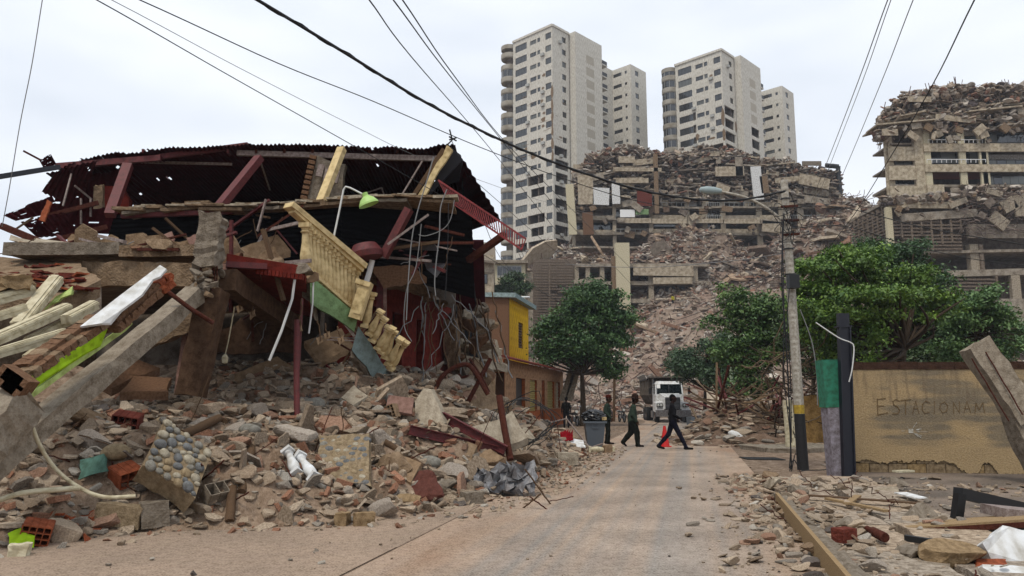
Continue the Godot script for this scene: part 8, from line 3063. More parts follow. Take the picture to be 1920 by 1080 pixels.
	for s in [-1.0, 1.0]:
		for k in 6:
			mb = MB.new()
			mb.box(Vector3(1.32 * s, (2.0 + y1) * 0.5, -3.5 - k * 0.96), Vector3(0.08, y1 - 1.95, 0.12))
			mb.beam(Vector3(1.30 * s, 2.0, -3.5 - k * 0.96), Vector3(0.9 * s, 1.3, -3.5 - k * 0.96), 0.08, 0.1)
			put(bed, "rib", mb.mesh(), MT.truck_bed)
		mb = MB.new()
		mb.beam(Vector3(1.3 * s, y1 + 0.02, -3.3), Vector3(1.3 * s, y1 + 0.02, -8.5), 0.16, 0.12)
		put(bed, "top_rail", mb.mesh(), MT.black)
	mb = MB.new()
	for s in [-1.0, 1.0]:
		mb.beam(Vector3(0.42 * s, 0.85, -0.3), Vector3(0.42 * s, 0.85, -8.2), 0.12, 0.28)
	mb.beam(Vector3(-1.0, 0.52, -0.95), Vector3(1.0, 0.52, -0.95), 0.12, 0.12)
	for z in [-5.6, -6.9]: mb.beam(Vector3(-1.0, 0.52, z), Vector3(1.0, 0.52, z), 0.16, 0.16)
	local_part(t, "chassis", mb, MT.frame_dark)

# ------------------------------------------------------------------ people: bones joined by a smooth minimum, meshed as surface nets
func seg_dist(p: Vector3, a: Vector3, b: Vector3, ra: float, rb: float) -> float:
	var ab := b - a
	var h := clampf((p - a).dot(ab) / maxf(ab.length_squared(), 1e-9), 0.0, 1.0)
	return (p - a - ab * h).length() - lerpf(ra, rb, h)

func net(mb: MB, bones: Array, cell: float, k: float) -> void:
	# bones: [a, b, radius a, radius b, colour, flatten (optional: scale of z)]
	var lo := Vector3.INF
	var hi := -Vector3.INF
	for q in bones:
		var m: float = maxf(q[2], q[3]) + cell * 2.5
		lo = lo.min(q[0] - Vector3.ONE * m).min(q[1] - Vector3.ONE * m)
		hi = hi.max(q[0] + Vector3.ONE * m).max(q[1] + Vector3.ONE * m)
	var n := Vector3i(((hi - lo) / cell).ceil()) + Vector3i.ONE
	var sx := 1
	var sy := n.x
	var sz := n.x * n.y
	var f := PackedFloat32Array()
	f.resize(n.x * n.y * n.z)
	f.fill(1.0)
	var who := PackedInt32Array()
	who.resize(f.size())
	var best := PackedFloat32Array()
	best.resize(f.size())
	best.fill(9.0)
	for bi in bones.size():
		var q: Array = bones[bi]
		var m: float = maxf(q[2], q[3]) + maxf(cell * 2.5, k * 1.2)
		var a := Vector3i(((q[0].min(q[1]) - Vector3.ONE * m - lo) / cell).floor())
		var b := Vector3i(((q[0].max(q[1]) + Vector3.ONE * m - lo) / cell).ceil())
		a = a.clamp(Vector3i.ZERO, n - Vector3i.ONE)
		b = b.clamp(Vector3i.ZERO, n - Vector3i.ONE)
		for z in range(a.z, b.z + 1):
			for y in range(a.y, b.y + 1):
				for x in range(a.x, b.x + 1):
					var p := lo + Vector3(x, y, z) * cell
					var d := seg_dist(p, q[0], q[1], q[2], q[3])
					var i := x + y * sy + z * sz
					if d < best[i]:
						best[i] = d
						who[i] = bi
					var e := f[i]
					var h := maxf(k - absf(e - d), 0.0) / k
					f[i] = minf(e, d) - h * h * k * 0.25
	var vid := {}
	var pos := PackedVector3Array()
	var colr := []
	for z in n.z - 1:
		for y in n.y - 1:
			for x in n.x - 1:
				var i := x + y * sy + z * sz
				var c := 0
				var s := Vector3.ZERO
				var corner := [f[i], f[i + 1], f[i + sy], f[i + sy + 1], f[i + sz], f[i + sz + 1], f[i + sz + sy], f[i + sz + sy + 1]]
				var neg := 0
				for e in corner:
					if e < 0.0: neg += 1
				if neg == 0 or neg == 8: continue
				for e in [[0, 1], [2, 3], [4, 5], [6, 7], [0, 2], [1, 3], [4, 6], [5, 7], [0, 4], [1, 5], [2, 6], [3, 7]]:
					var u: float = corner[e[0]]
					var v: float = corner[e[1]]
					if (u < 0.0) != (v < 0.0):
						var w := u / (u - v)
						var p0 := Vector3(e[0] & 1, (e[0] >> 1) & 1, e[0] >> 2)
						var p1 := Vector3(e[1] & 1, (e[1] >> 1) & 1, e[1] >> 2)
						s += p0.lerp(p1, w)
						c += 1
				vid[i] = pos.size()
				pos.append(lo + (Vector3(x, y, z) + s / c) * cell)
				colr.append(bones[who[i]][4])
	var faces := []
	var nrm := PackedVector3Array()
	nrm.resize(pos.size())
	for z in range(1, n.z - 1):
		for y in range(1, n.y - 1):
			for x in range(1, n.x - 1):
				var i := x + y * sy + z * sz
				var a := f[i] < 0.0
				for ax in 3:
					var st: int = [sx, sy, sz][ax]
					if (f[i + st] < 0.0) == a: continue
					var s1: int = [sy, sz, sx][ax]
					var s2: int = [sz, sx, sy][ax]
					var q := [i, i - s1, i - s1 - s2, i - s2]
					if not (vid.has(q[0]) and vid.has(q[1]) and vid.has(q[2]) and vid.has(q[3])): continue
					if not a: q.reverse()
					var v := [vid[q[0]], vid[q[1]], vid[q[2]], vid[q[3]]]
					var nn := (pos[v[1]] - pos[v[3]]).cross(pos[v[2]] - pos[v[0]])
					var outw := nn
					for e in v: nrm[e] += outw
					faces.append(v)
	for v in faces:
		for t in [[0, 2, 1], [0, 3, 2]]:
			for e in t:
				mb.v.append(pos[v[e]])
				mb.n.append(nrm[v[e]].normalized())
				mb.c.append(colr[v[e]])

func hand_bones(w: Vector3, dir: Vector3, side: Vector3, skin: Color, curl: float) -> Array:
	# palm and five fingers: dir runs from wrist to knuckles, side towards the thumb
	var palm := dir.cross(side).normalized()
	var out := []
	var k := w + dir * 0.085
	out.append([w, w + dir * 0.03, 0.026, 0.028, skin])
	for i in 4:
		out.append([w + dir * 0.02 + side * (0.018 - 0.012 * i), k + side * (0.030 - 0.020 * i), 0.016, 0.013, skin])
	var lens := [0.072, 0.080, 0.074, 0.058]
	for i in 4:
		var a := k + side * (0.030 - 0.020 * i)
		var d1 := (dir * cos(curl) + palm * sin(curl)).normalized()
		var d2 := (dir * cos(curl * 2.3) + palm * sin(curl * 2.3)).normalized()
		var b: Vector3 = a + d1 * lens[i] * 0.55
		out.append([a, b, 0.0095, 0.0088, skin])
		out.append([b, b + d2 * lens[i] * 0.5, 0.0088, 0.0075, skin])
	var ta := w + dir * 0.025 + side * 0.026
	var tb := ta + (side * 0.8 + dir * 0.8 + palm * 0.3).normalized() * 0.038
	out.append([ta, tb, 0.013, 0.011, skin])
	out.append([tb, tb + (dir + palm * 0.4 + side * 0.15).normalized() * 0.032, 0.0105, 0.009, skin])
	return out

func person(label: String, pos: Vector3, yaw: float, j: Dictionary, c: Dictionary, height := 1.72) -> Node3D:
	# the figure faces +z before it is turned; x is its left
	var t := thing("person", label, "person", pos)
	t.rotation.y = deg_to_rad(yaw)
	var s := height / 1.75
	t.scale = Vector3.ONE * s
	var mb := MB.new()
	var b := []
	var hip: Vector3 = j.hip
	var chest: Vector3 = j.chest
	var neck: Vector3 = j.neck
	var sh := c.shirt as Color
	var pa := c.pants as Color
	var sk := c.skin as Color
	var so := c.shoe as Color
	var fat: float = c.get("loose", 1.0)
	# trunk
	for s2 in [-1.0, 1.0]:
		b.append([hip + Vector3(0.075 * s2, 0.0, 0), hip + Vector3(0.07 * s2, 0.14, 0), 0.118 * fat, 0.112 * fat, c.get("hem", sh)])
		b.append([hip + Vector3(0.065 * s2, 0.12, 0), chest + Vector3(0.09 * s2, 0, 0), 0.112 * fat, 0.118, sh])
		b.append([chest + Vector3(0.09 * s2, 0, 0), neck + Vector3(0.12 * s2, -0.09, -0.01), 0.115, 0.075, sh])
		b.append([neck + Vector3(0.0, -0.05, -0.01), neck + Vector3(0.17 * s2, -0.085, -0.01), 0.06, 0.062, sh])
	b.append([neck + Vector3(0, -0.04, 0), neck + Vector3(0, 0.07, 0.012), 0.062, 0.055, sk])
	for e in ["L", "R"]:
		var s3 := 1.0 if e == "L" else -1.0
		var shd := neck + Vector3(0.185 * s3, -0.085, -0.01)
		var el: Vector3 = j["elbow" + e]
		var wr: Vector3 = j["wrist" + e]
		b.append([shd, el, 0.064 * fat, 0.050 * fat, sh])
		b.append([el, wr, 0.050 * fat, 0.040 * fat, c.get("sleeve", sh)])
		var hp := hip + Vector3(0.095 * s3, -0.02, 0)
		var kn: Vector3 = j["knee" + e]
		var an: Vector3 = j["ankle" + e]
		b.append([hp, kn, 0.105 * fat, 0.072 * fat, pa])
		b.append([kn, kn.lerp(an, 0.45), 0.072 * fat, 0.066 * fat, pa])
		b.append([kn.lerp(an, 0.45), an, 0.066 * fat, 0.055 * fat, pa])
		var toe: Vector3 = j["toe" + e]
		b.append([an + Vector3(0, -0.045, 0), toe, 0.042, 0.038, so])
		b.append([an + Vector3(0, -0.045, 0), an + (an - toe).normalized() * 0.05 + Vector3(0, -0.045, 0), 0.043, 0.04, so])
	net(mb, b, 0.022, 0.035)
	# head on its own finer grid
	var hd: Vector3 = neck + j.get("look", Vector3(0, 0.17, 0.03))
	var hh := []
	hh.append([hd + Vector3(0, 0.035, -0.018), hd + Vector3(0, 0.03, 0.012), 0.092, 0.086, sk])
	hh.append([hd + Vector3(0, -0.02, 0.03), hd + Vector3(0, -0.085, 0.048), 0.068, 0.040, sk])
	hh.append([hd + Vector3(0, 0.012, 0.10), hd + Vector3(0, -0.025, 0.117), 0.011, 0.017, sk])
	hh.append([hd + Vector3(-0.03, 0.028, 0.092), hd + Vector3(0.03, 0.028, 0.092), 0.014, 0.014, sk])
	hh.append([hd + Vector3(-0.02, -0.055, 0.098), hd + Vector3(0.02, -0.055, 0.098), 0.010, 0.010, Color(0.16, 0.06, 0.05)])
	for s4 in [-1.0, 1.0]:
		hh.append([hd + Vector3(0.088 * s4, 0.02, -0.005), hd + Vector3(0.092 * s4, -0.03, 0.0), 0.016, 0.012, sk])
		hh.append([hd + Vector3(0.032 * s4, 0.012, 0.091), hd + Vector3(0.034 * s4, 0.012, 0.092), 0.011, 0.011, Color(0.02, 0.015, 0.012)])
	hh.append([neck + Vector3(0, 0.02, 0.0), hd + Vector3(0, -0.06, 0), 0.056, 0.056, sk])
	net(mb, hh, 0.0105, 0.016)
	for e in ["L", "R"]:
		var el2: Vector3 = j["elbow" + e]
		var wr2: Vector3 = j["wrist" + e]
		var dir := (wr2 - el2).normalized()
		var side: Vector3 = j.get("thumb" + e, Vector3(0, 0, 1))
		side = (side - dir * side.dot(dir)).normalized()
		net(mb, hand_bones(wr2, dir, side, c.get("hand", sk), j.get("curl", 0.45)), 0.0075, 0.006)
	put(t, "body", mb.mend().mesh(), MT.cloth)
	# hair
	var hair := MB.new()
	net(hair, [[hd + Vector3(0, 0.055, -0.025), hd + Vector3(0, 0.05, -0.005), 0.092, 0.088, c.hair], [hd + Vector3(0, 0.0, -0.045), hd + Vector3(0, -0.03, -0.05), 0.075, 0.06, c.hair]], 0.012, 0.02)
	put(t, "hair", hair.mend().mesh(), MT.cloth)
	t.set_meta("head_at", hd)
	return t

func build_people() -> void:
	MT.cloth.uv1_world_triplanar = false
	var dark_skin := Color(0.09, 0.05, 0.035)
	# walker with the brimmed hat, crossing to the right
	var p := gp(1187, 838)
	var walk := {"hip": Vector3(0, 0.92, 0), "chest": Vector3(0, 1.25, 0.03), "neck": Vector3(0, 1.47, 0.05), "elbowL": Vector3(0.25, 1.12, -0.05), "wristL": Vector3(0.23, 0.90, 0.10), "elbowR": Vector3(-0.25, 1.12, 0.0), "wristR": Vector3(-0.24, 0.90, 0.12),
		"kneeR": Vector3(-0.09, 0.50, 0.14), "ankleR": Vector3(-0.09, 0.09, 0.16), "toeR": Vector3(-0.10, 0.036, 0.34), "kneeL": Vector3(0.09, 0.50, -0.06), "ankleL": Vector3(0.09, 0.17, -0.34), "toeL": Vector3(0.09, 0.045, -0.24), "look": Vector3(0, 0.17, 0.06)}
	var t := person("person in a brimmed hat and loose olive jacket striding right across the street", p, 84, walk, {"shirt": Color(0.05, 0.075, 0.055), "pants": Color(0.018, 0.020, 0.018), "skin": dark_skin, "shoe": Color(0.02, 0.015, 0.012), "hair": Color(0.012, 0.01, 0.01), "loose": 1.4}, 1.72)
	var hd: Vector3 = t.get_meta("head_at")
	var mb := MB.new()
	mb.lathe([[0.11, 0.0], [0.20, -0.014], [0.205, 0.0], [0.125, 0.018], [0.115, 0.12], [0.09, 0.15], [0.0, 0.145]], Transform3D(Basis(Vector3.RIGHT, 0.1), hd + Vector3(0, 0.055, -0.01)), 18)
	put(t, "hat", mb.mesh(), MT.hat_brown)
	# dark figure nearest the camera, in stride
	p = gp(1263, 843)
	walk = {"hip": Vector3(0, 0.93, 0), "chest": Vector3(0, 1.27, 0.0), "neck": Vector3(0, 1.50, 0.0), "elbowL": Vector3(0.25, 1.15, -0.08), "wristL": Vector3(0.20, 0.98, 0.12), "elbowR": Vector3(-0.25, 1.14, 0.02), "wristR": Vector3(-0.16, 1.02, 0.22),
		"kneeR": Vector3(-0.09, 0.50, 0.20), "ankleR": Vector3(-0.09, 0.09, 0.40), "toeR": Vector3(-0.10, 0.042, 0.60), "kneeL": Vector3(0.09, 0.50, -0.14), "ankleL": Vector3(0.09, 0.13, -0.47), "toeL": Vector3(0.09, 0.036, -0.31), "look": Vector3(0, 0.17, 0.03)}
	t = person("person all in black with dark blue trousers striding right before the truck", p, 82, walk, {"shirt": Color(0.012, 0.012, 0.016), "pants": Color(0.012, 0.014, 0.028), "skin": Color(0.05, 0.03, 0.025), "shoe": Color(0.012, 0.012, 0.012), "hair": Color(0.008, 0.008, 0.01), "loose": 1.02}, 1.73)
	mb = MB.new()
	mb.box(Vector3(-0.12, 1.0, 0.33), Vector3(0.12, 0.14, 0.12), Basis(Vector3.UP, 0.3))
	put(t, "held_bag", mb.mesh(), MT.black)
	# person behind the bin
	p = gp(1139, 833)
	var stand := {"hip": Vector3(0, 0.93, 0), "chest": Vector3(0, 1.27, 0.01), "neck": Vector3(0, 1.48, 0.03), "elbowL": Vector3(0.24, 1.16, -0.04), "wristL": Vector3(0.22, 0.93, 0.08), "elbowR": Vector3(-0.24, 1.16, 0.0), "wristR": Vector3(-0.22, 0.96, 0.18),
		"kneeR": Vector3(-0.09, 0.51, 0.06), "ankleR": Vector3(-0.10, 0.09, 0.06), "toeR": Vector3(-0.11, 0.036, 0.25), "kneeL": Vector3(0.09, 0.51, 0.01), "ankleL": Vector3(0.09, 0.09, -0.06), "toeL": Vector3(0.10, 0.036, 0.12), "look": Vector3(0, 0.17, 0.05)}
	t = person("person in green jacket and rust brown cap standing behind the grey bin", p, 70, stand, {"shirt": Color(0.04, 0.065, 0.05), "pants": Color(0.018, 0.020, 0.018), "skin": dark_skin, "shoe": Color(0.02, 0.015, 0.012), "hair": Color(0.012, 0.01, 0.01), "loose": 1.1}, 1.74)
	hd = t.get_meta("head_at")
	mb = MB.new()
	mb.lathe([[0.108, 0.0], [0.108, 0.05], [0.085, 0.10], [0.0, 0.115]], Transform3D(Basis.IDENTITY, hd + Vector3(0, 0.05, -0.01)), 16)
	mb.slab([hd + Vector3(-0.08, 0.055, 0.07), hd + Vector3(0.08, 0.055, 0.07), hd + Vector3(0.06, 0.045, 0.17), hd + Vector3(-0.06, 0.045, 0.17)], Vector3(0, 0.012, 0))
	put(t, "cap", mb.mesh(), MT.cap_rust)
	# person by the shop, back turned
	p = gp(1062, 802)
	t = person("person in black standing with back turned beside the parked motorcycle", p, 175, {"hip": Vector3(0, 0.93, 0), "chest": Vector3(0, 1.27, 0.0), "neck": Vector3(0, 1.49, 0.01), "elbowL": Vector3(0.26, 1.16, -0.03), "wristL": Vector3(0.26, 0.91, 0.04), "elbowR": Vector3(-0.26, 1.16, -0.03), "wristR": Vector3(-0.26, 0.91, 0.04),
		"kneeR": Vector3(-0.11, 0.51, 0.02), "ankleR": Vector3(-0.12, 0.09, -0.02), "toeR": Vector3(-0.14, 0.036, 0.16), "kneeL": Vector3(0.11, 0.51, 0.02), "ankleL": Vector3(0.12, 0.09, -0.02), "toeL": Vector3(0.14, 0.036, 0.16)}, {"shirt": Color(0.012, 0.012, 0.014), "sleeve": Color(0.05, 0.03, 0.025), "pants": Color(0.02, 0.022, 0.03), "skin": Color(0.06, 0.035, 0.028), "shoe": Color(0.012, 0.012, 0.012), "hair": Color(0.008, 0.008, 0.008)}, 1.74)

	# helpers far up on the rubble
	stand.erase("look")
	for q in [[1507, 436, 127.0, "tiny dark person standing on rubble before the standing floors", Color(0.03, 0.03, 0.04)], [1262, 572, 108.0, "tiny person in yellow vest on the slope by the dark opening", Color(0.55, 0.50, 0.05)], [1601, 470, 100.0, "tiny person in dark clothes at the right end of the slope", Color(0.02, 0.02, 0.025)]]:
		p = at(q[0], q[1], q[2])
		p.y = rubble_h(p.x, p.z) + 0.15
		person(q[3], p, 20, stand, {"shirt": q[4], "pants": Color(0.03, 0.03, 0.04), "skin": dark_skin, "shoe": Color(0.02, 0.015, 0.012), "hair": Color(0.012, 0.01, 0.01)}, 1.72)

# ------------------------------------------------------------------ bin, cone, motorcycles
func motorcycle(label: String, p: Vector3, yaw: float, body: Color) -> void:
	var t := thing("motorcycle", label, "motorcycle", p)
	t.rotation.y = deg_to_rad(yaw)
	for z in [-0.62, 0.62]:
		var mb := MB.new()
		var ring := []
		for i in 25: ring.append(Vector3(0, 0.30 + 0.26 * sin(TAU * i / 24.0), z + 0.26 * cos(TAU * i / 24.0)))
		mb.tube(ring, 0.048, 8)
		var w := local_part(t, "wheel", mb, MT.rubber)
		mb = MB.new()
		for i in 8:
			var a := TAU * i / 8.0
			mb.beam(Vector3(0, 0.30, z), Vector3(0, 0.30 + 0.24 * sin(a), z + 0.24 * cos(a)), 0.025, 0.025)
		mb.lathe([[0.05, -0.06], [0.05, 0.06]], Transform3D(Basis(Vector3.BACK, PI * 0.5), Vector3(0, 0.30, z)), 10)
		put(w, "spokes", mb.mesh(), MT.metal)
	var m := MB.new()
	for s in [-0.07, 0.07]:
		m.tube([Vector3(s, 0.30, 0.62), Vector3(s, 0.72, 0.46), Vector3(s, 0.98, 0.38)], 0.022, 6)
		m.tube([Vector3(s, 0.30, -0.62), Vector3(s, 0.45, -0.1), Vector3(s, 0.75, 0.35)], 0.02, 6)
		m.tube([Vector3(s, 0.32, -0.60), Vector3(s, 0.68, -0.45)], 0.025, 6)
	local_part(t, "frame", m, MT.frame_dark)
	m = MB.new()
	m.box(Vector3(0, 0.42, 0.05), Vector3(0.24, 0.28, 0.36))
	local_part(t, "engine", m, MT.metal)
	m = MB.new()
	m.hexa([Vector3(-0.10, 0.70, 0.38), Vector3(0.10, 0.70, 0.38), Vector3(0.12, 0.70, -0.05), Vector3(-0.12, 0.70, -0.05), Vector3(-0.07, 0.86, 0.33), Vector3(0.07, 0.86, 0.33), Vector3(0.09, 0.84, -0.02), Vector3(-0.09, 0.84, -0.02)])
	m.col = body
	local_part(t, "fuel_tank", m, MT.black)
	m = MB.new()
	m.hexa([Vector3(-0.11, 0.68, -0.06), Vector3(0.11, 0.68, -0.06), Vector3(0.09, 0.72, -0.72), Vector3(-0.09, 0.72, -0.72), Vector3(-0.12, 0.78, -0.06), Vector3(0.12, 0.78, -0.06), Vector3(0.10, 0.82, -0.72), Vector3(-0.10, 0.82, -0.72)])
	local_part(t, "seat", m, MT.rubber)
	m = MB.new()
	m.tube([Vector3(-0.36, 1.04, 0.24), Vector3(-0.12, 1.02, 0.36), Vector3(0.12, 1.02, 0.36), Vector3(0.36, 1.04, 0.24)], 0.018, 6)
	local_part(t, "handlebar", m, MT.frame_dark)
	for s in [-1.0, 1.0]:
		m = MB.new()
		m.tube([Vector3(0.26 * s, 1.04, 0.3), Vector3(0.30 * s, 1.18, 0.3)], 0.01, 4)
		m.box(Vector3(0.31 * s, 1.22, 0.3), Vector3(0.11, 0.08, 0.02))
		local_part(t, "mirror", m, MT.metal)
	m = MB.new()
	m.lathe([[0.0, 0.0], [0.09, 0.0], [0.08, 0.1], [0.0, 0.12]], Transform3D(Basis(Vector3.RIGHT, -PI * 0.5), Vector3(0, 0.90, 0.56)), 14)
	local_part(t, "headlight", m, MT.lens)
	m = MB.new()
	var fen := []
	for i in 9: fen.append(Vector3(0, 0.30 + 0.33 * sin(0.5 + 2.0 * i / 8.0), 0.62 + 0.33 * cos(0.5 + 2.0 * i / 8.0)))
	for i in 8: m.beam(fen[i], fen[i + 1], 0.11, 0.015, (fen[i] - Vector3(0, 0.3, 0.62)).normalized())
	local_part(t, "mudguard", m, MT.black)
	m = MB.new()
	m.tube([Vector3(0.14, 0.28, 0.1), Vector3(0.16, 0.26, -0.3), Vector3(0.17, 0.36, -0.75)], 0.04, 8)
	local_part(t, "exhaust", m, MT.metal)

func build_street_things() -> void:
	var r := RandomNumberGenerator.new()
	r.seed = 88
	var p := gp(1115, 842)
	var t := thing("wheeled_bin", "grey wheeled bin overfilled with a black bag at the road edge", "bin", p)
	var mb := MB.new()
	mb.hexa([Vector3(-0.24, 0.07, 0.24), Vector3(0.24, 0.07, 0.24), Vector3(0.24, 0.07, -0.24), Vector3(-0.24, 0.07, -0.24), Vector3(-0.33, 0.86, 0.33), Vector3(0.33, 0.86, 0.33), Vector3(0.33, 0.86, -0.33), Vector3(-0.33, 0.86, -0.33)])
	local_part(t, "body", mb, MT.bin_grey)
	mb = MB.new()
	for s in [-1.0, 1.0]:
		mb.box(Vector3(0, 0.88, 0.345 * s), Vector3(0.76, 0.06, 0.05))
		mb.box(Vector3(0.355 * s, 0.88, 0), Vector3(0.05, 0.06, 0.64))
	local_part(t, "rim", mb, MT.bin_grey)
	mb = MB.new()
	mb.box(Vector3(0, 0.70, 0.325), Vector3(0.18, 0.025, 0.03))
	for s in [-1.0, 1.0]: mb.box(Vector3(0.09 * s, 0.76, 0.325), Vector3(0.02, 0.14, 0.03))
	local_part(t, "handle", mb, MT.bin_grey)
	for s in [-1.0, 1.0]: wheel_into(t, Vector3(0.22 * s, 0.09, -0.18), 0.09, 0.05)
	# the bag
	mb = MB.new()
	var s3 := ico(3)
	var pts := []
	for q in s3[0]:
		var e: Vector3 = q
		pts.append(e * Vector3(0.40, 0.26, 0.34) * (1.0 + 0.22 * n_small.get_noise_3dv(e * 3.0) + 0.12 * n_small.get_noise_3dv(e * 9.0)))
	for q in s3[1]: mb.tri(pts[q[0]], pts[q[2]], pts[q[1]])
	var bag := put(self, "rubbish_bag", mb.mesh(), MT.bag, Transform3D(Basis.IDENTITY, p + Vector3(0.0, 1.04, 0)))
	tag(bag, "shiny black rubbish bag bulging out of the grey bin", "bag")
	mb = MB.new()
	mb.box(p + Vector3(0.30, 1.0, 0.28), Vector3(0.12, 0.1, 0.1), Basis(Vector3.UP, 0.5))
	single("paper_scrap", "yellowish paper scrap on the rim of the grey bin", "paper", mb, MT.cream)
	# bits lying before the bin
	mb = MB.new()
	baluster(mb, gp(1108, 848) + Vector3(-0.1, 0.10, 0.3), gp(1132, 848) + Vector3(0.3, 0.10, 0.3), 1.1)
	single("fallen_baluster", "pale baluster lying on the road before the grey bin", "baluster", mb, MT.cream_white)
	mb = MB.new()
	mb.box(gp(1140, 848) + Vector3(-0.05, 0.12, 0.3), Vector3(0.26, 0.24, 0.2), Basis(Vector3.UP, 0.3) * Basis(Vector3.BACK, 0.1))
	single("carton", "small tan carton lying on the road before the grey bin", "box", mb, MT.plaster_tan)
	mb = MB.new()
	mb.box(gp(1088, 850) + Vector3(0, 0.15, 0), Vector3(0.35, 0.3, 0.3), Basis(Vector3.UP, -0.2))
	single("rubble_block", "square tan block standing left of the grey bin", "block", mb, MT.concrete_light)
	# cone
	p = gp(1247, 838)
	t = thing("traffic_cone", "red traffic cone standing behind the person in black", "traffic cone", p)
	mb = MB.new()
	mb.box(Vector3(0, 0.02, 0), Vector3(0.38, 0.04, 0.38))
	local_part(t, "base", mb, MT.cone)
	mb = MB.new()
	mb.lathe([[0.16, 0.04], [0.04, 0.72], [0.0, 0.72]], Transform3D.IDENTITY, 18)
	local_part(t, "cone_body", mb, MT.cone)
	p = gp(1076, 799)
	motorcycle("dark motorcycle parked beside the person with the back turned", p, 15, Color(1, 1, 1))
	p = gp(1166, 780)
	p = at(1166, 779, 56)
	p.y = 0.0
	motorcycle("black motorcycle standing alone left of the dump truck", p, 8, Color(1, 1, 1))
	# a hose lying on the road, cracks
	mb = MB.new()
	mb.tube(smooth([gp(1222, 800) + Vector3.UP * 0.025, gp(1234, 793) + Vector3.UP * 0.025, gp(1246, 787) + Vector3.UP * 0.025], 4), 0.02, 5)
	single("road_hose", "dark strip of hose lying on the road before the truck", "hose", mb, MT.cable)
	mb = MB.new()
	mb.tube([gp(1270, 811) + Vector3.UP * 0.03, gp(1298, 811) + Vector3.UP * 0.03], 0.02, 5)
	single("road_stick", "thin stick lying on the road right of the person in black", "stick", mb, MT.wood)
	# drain grating at the right road edge
	var g := gp(1428, 861)
	t = thing("drain_grating", "dark drain grating sunk at the right road edge", "grating", g)
	for i in 7:
		mb = MB.new()
		mb.box(Vector3(0, 0.02, -0.36 + i * 0.12), Vector3(1.0, 0.02, 0.07), Basis(Vector3.UP, -0.23))
		local_part(t, "bar", mb, MT.black)
	# loose pebbles on the street
	var rx := []; var rc := PackedColorArray()
	for i in 700:
		var tt := r.randf_range(-3, 40)
		var s := r.randf_range(-2.5, 5.0)
		if absf(s - 2.2) < 1.7 and r.randf() < 0.8: continue
		var q := road_point(tt, s)
		q.y = 0.035 if s < 0 else 0.014
		var size := 0.012 + 0.05 * pow(r.randf(), 4.0)
		rx.append(Transform3D(tumble(r).scaled(Vector3.ONE * size), q)); rc.append(rubble_color(r))
	scatter(r, "road_pebbles", "small pebbles scattered over the dusty street", "pebbles", [ROCKS[0], ROCKS[5]], MT.tint_own, rx, rc)
	# dust behind the truck
	for k in 4:
		var fv := FogVolume.new()
		fv.name = "dust_cloud_%03d" % (k + 1) if k else "dust_cloud"
		fv.shape = RenderingServer.FOG_VOLUME_SHAPE_ELLIPSOID
		fv.size = Vector3(6.5 - 1.3 * k, 4.0 - 0.7 * k, 8.0 - 1.5 * k)
		fv.position = at(1318, 735, 62) + Vector3(0.25 * k, 0.15 * k, 0)
		var fm := FogMaterial.new()
		fm.density = 0.02
		fm.albedo = Color(0.72, 0.62, 0.52)
		fv.material = fm
		fv.set_meta("kind", "stuff")
		tag(fv, "thin brown dust hanging in the air right of the truck", "dust")
		add_child(fv)

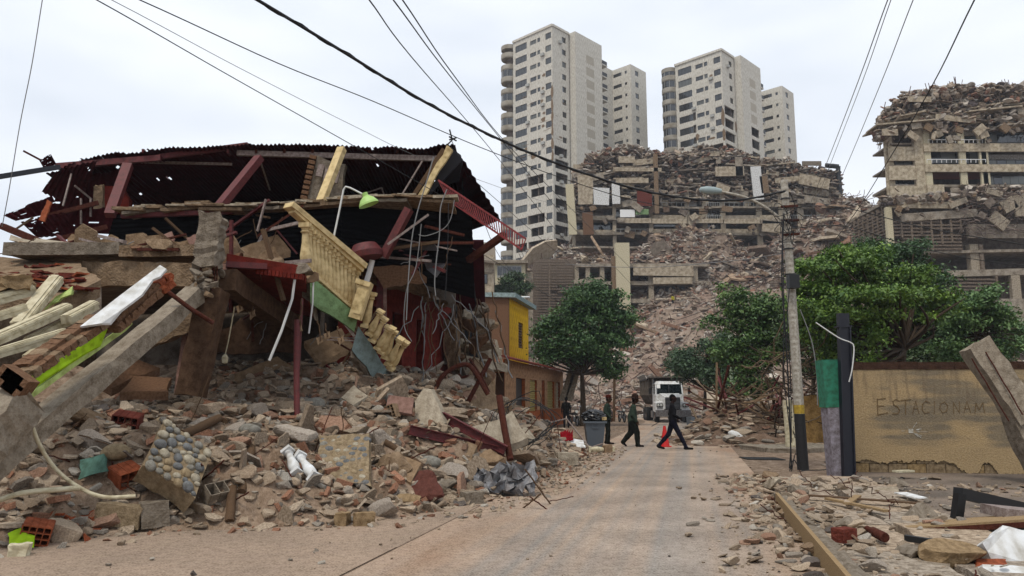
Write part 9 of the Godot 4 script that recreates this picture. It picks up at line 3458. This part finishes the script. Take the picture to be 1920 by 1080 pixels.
# ------------------------------------------------------------------ cables overhead
func build_cables() -> void:
	var list := [
		["thick black cable bundle crossing the sky from top left to the utility pole", 0.030, [[440, -25, 9.5], [640, 95, 11], [800, 193, 12.5], [940, 263, 14], [1040, 305, 15], [1155, 344, 16], [1233, 363, 16.6], [1320, 375, 17.2], [1400, 373, 17.6], [1472, 358, 17.8]], "cable"],
		["thin black cable second from left crossing the sky to the pole", 0.010, [[240, -10, 9], [520, 118, 11], [700, 190, 12.5], [900, 276, 14], [1066, 338, 15.4], [1200, 378, 16.5], [1340, 398, 17.2], [1474, 392, 17.8]], "cable"],
		["thin black cable running from top left behind the maroon roof", 0.010, [[160, -12, 9], [420, 136, 12], [604, 240, 14], [817, 361, 16.2], [930, 430, 17.6]], "cable"],
		["faint grey cable crossing the sky above the maroon roof", 0.007, [[200, -5, 10], [450, 128, 13], [671, 240, 16], [800, 300, 18], [1000, 372, 24], [1180, 420, 30]], "cable_pale"],
		["black cable from the top edge, left of a trio falling to the street tree", 0.012, [[685, -10, 8], [770, 105, 12], [912, 270, 20], [1051, 441, 32], [1125, 515, 40], [1165, 562, 46]], "cable"],
		["black cable from the top edge, middle of a trio falling to the street tree", 0.012, [[730, -10, 8], [830, 125, 12], [940, 262, 19], [1078, 430, 32], [1152, 500, 40], [1190, 540, 46]], "cable"],
		["black cable from the top edge, right of a trio falling to the street tree", 0.012, [[748, -10, 8], [850, 140, 12], [960, 280, 20], [1100, 420, 32], [1200, 520, 42], [1260, 575, 48]], "cable"],
		["black cable sagging from the roof mast over the yellow house", 0.012, [[846, 262, 17], [880, 340, 19], [938, 483, 26], [1000, 535, 32], [1060, 575, 40]], "cable"],
		["grey cable at upper right, left of a close pair", 0.010, [[1668, -10, 9], [1610, 150, 13], [1550, 306, 20], [1500, 430, 30]], "cable_pale"],
		["grey cable at upper right, right of a close pair", 0.008, [[1674, -10, 9.3], [1618, 150, 13.3], [1560, 300, 20], [1515, 420, 30]], "cable_pale"],
		["grey cable at upper right between the pair and the dark cable", 0.009, [[1716, -10, 9], [1650, 160, 13], [1572, 345, 20], [1520, 450, 28]], "cable_pale"],
		["dark cable dropping from the top right past the wrecked building", 0.014, [[1832, -10, 9], [1748, 160, 13], [1660, 310, 18], [1590, 418, 24], [1500, 530, 32]], "cable"],
		["thin cable at far left falling from the top edge", 0.009, [[81, -10, 12], [60, 120, 12.5], [38, 230, 13], [18, 350, 13.5], [4, 425, 14]], "cable_pale"],
		["black cable from the utility pole to the right edge, upper of two", 0.014, [[1474, 392, 17.8], [1530, 386, 17.5], [1600, 393, 17], [1740, 428, 16], [1940, 462, 15]], "cable"],
		["black cable from the utility pole to the right edge, lower of two", 0.012, [[1474, 430, 17.8], [1580, 424, 17.5], [1700, 458, 17], [1820, 485, 16.5], [1940, 500, 16]], "cable"],
		["pale cable hanging level from the rubble frame to the utility pole", 0.012, [[1060, 495, 26], [1140, 500, 25], [1220, 501, 23], [1300, 496, 21], [1400, 486, 19], [1474, 474, 17.8]], "cable_pale"],
		["black cable slanting from the utility pole down across the bushy tree", 0.012, [[1474, 500, 17.8], [1400, 540, 20], [1340, 575, 23], [1270, 600, 27]], "cable"],
		["thin cable running from the trio down to the shop roof", 0.010, [[880, 330, 18], [960, 400, 24], [1040, 470, 32], [1110, 530, 42]], "cable"],
		["black cable from the grille across to the podium wall", 0.010, [[885, 465, 18], [960, 510, 24], [1010, 545, 30], [1075, 580, 42]], "cable"]]
	for q in list:
		var pts := []
		for e in q[2]: pts.append(at(e[0], e[1], e[2]))
		if q[2][0][1] < 0.0: pts.push_front(pts[0] + (pts[0] - pts[1]) * 1.3 + Vector3.DOWN * 0.1)
		var mb := MB.new()
		mb.tube(smooth(pts, 6), q[1] * 0.8, 6)
		if q[1] > 0.02:
			# a second strand wound about the first
			var tw := []
			var sm := smooth(pts, 14)
			for i in sm.size(): tw.append(sm[i] + Vector3(cos(i * 0.9), sin(i * 0.9), 0) * 0.028)
			mb.tube(tw, 0.012, 5)
		single("overhead_cable", q[0], "cable", mb, MT[q[3]], "overhead cables")
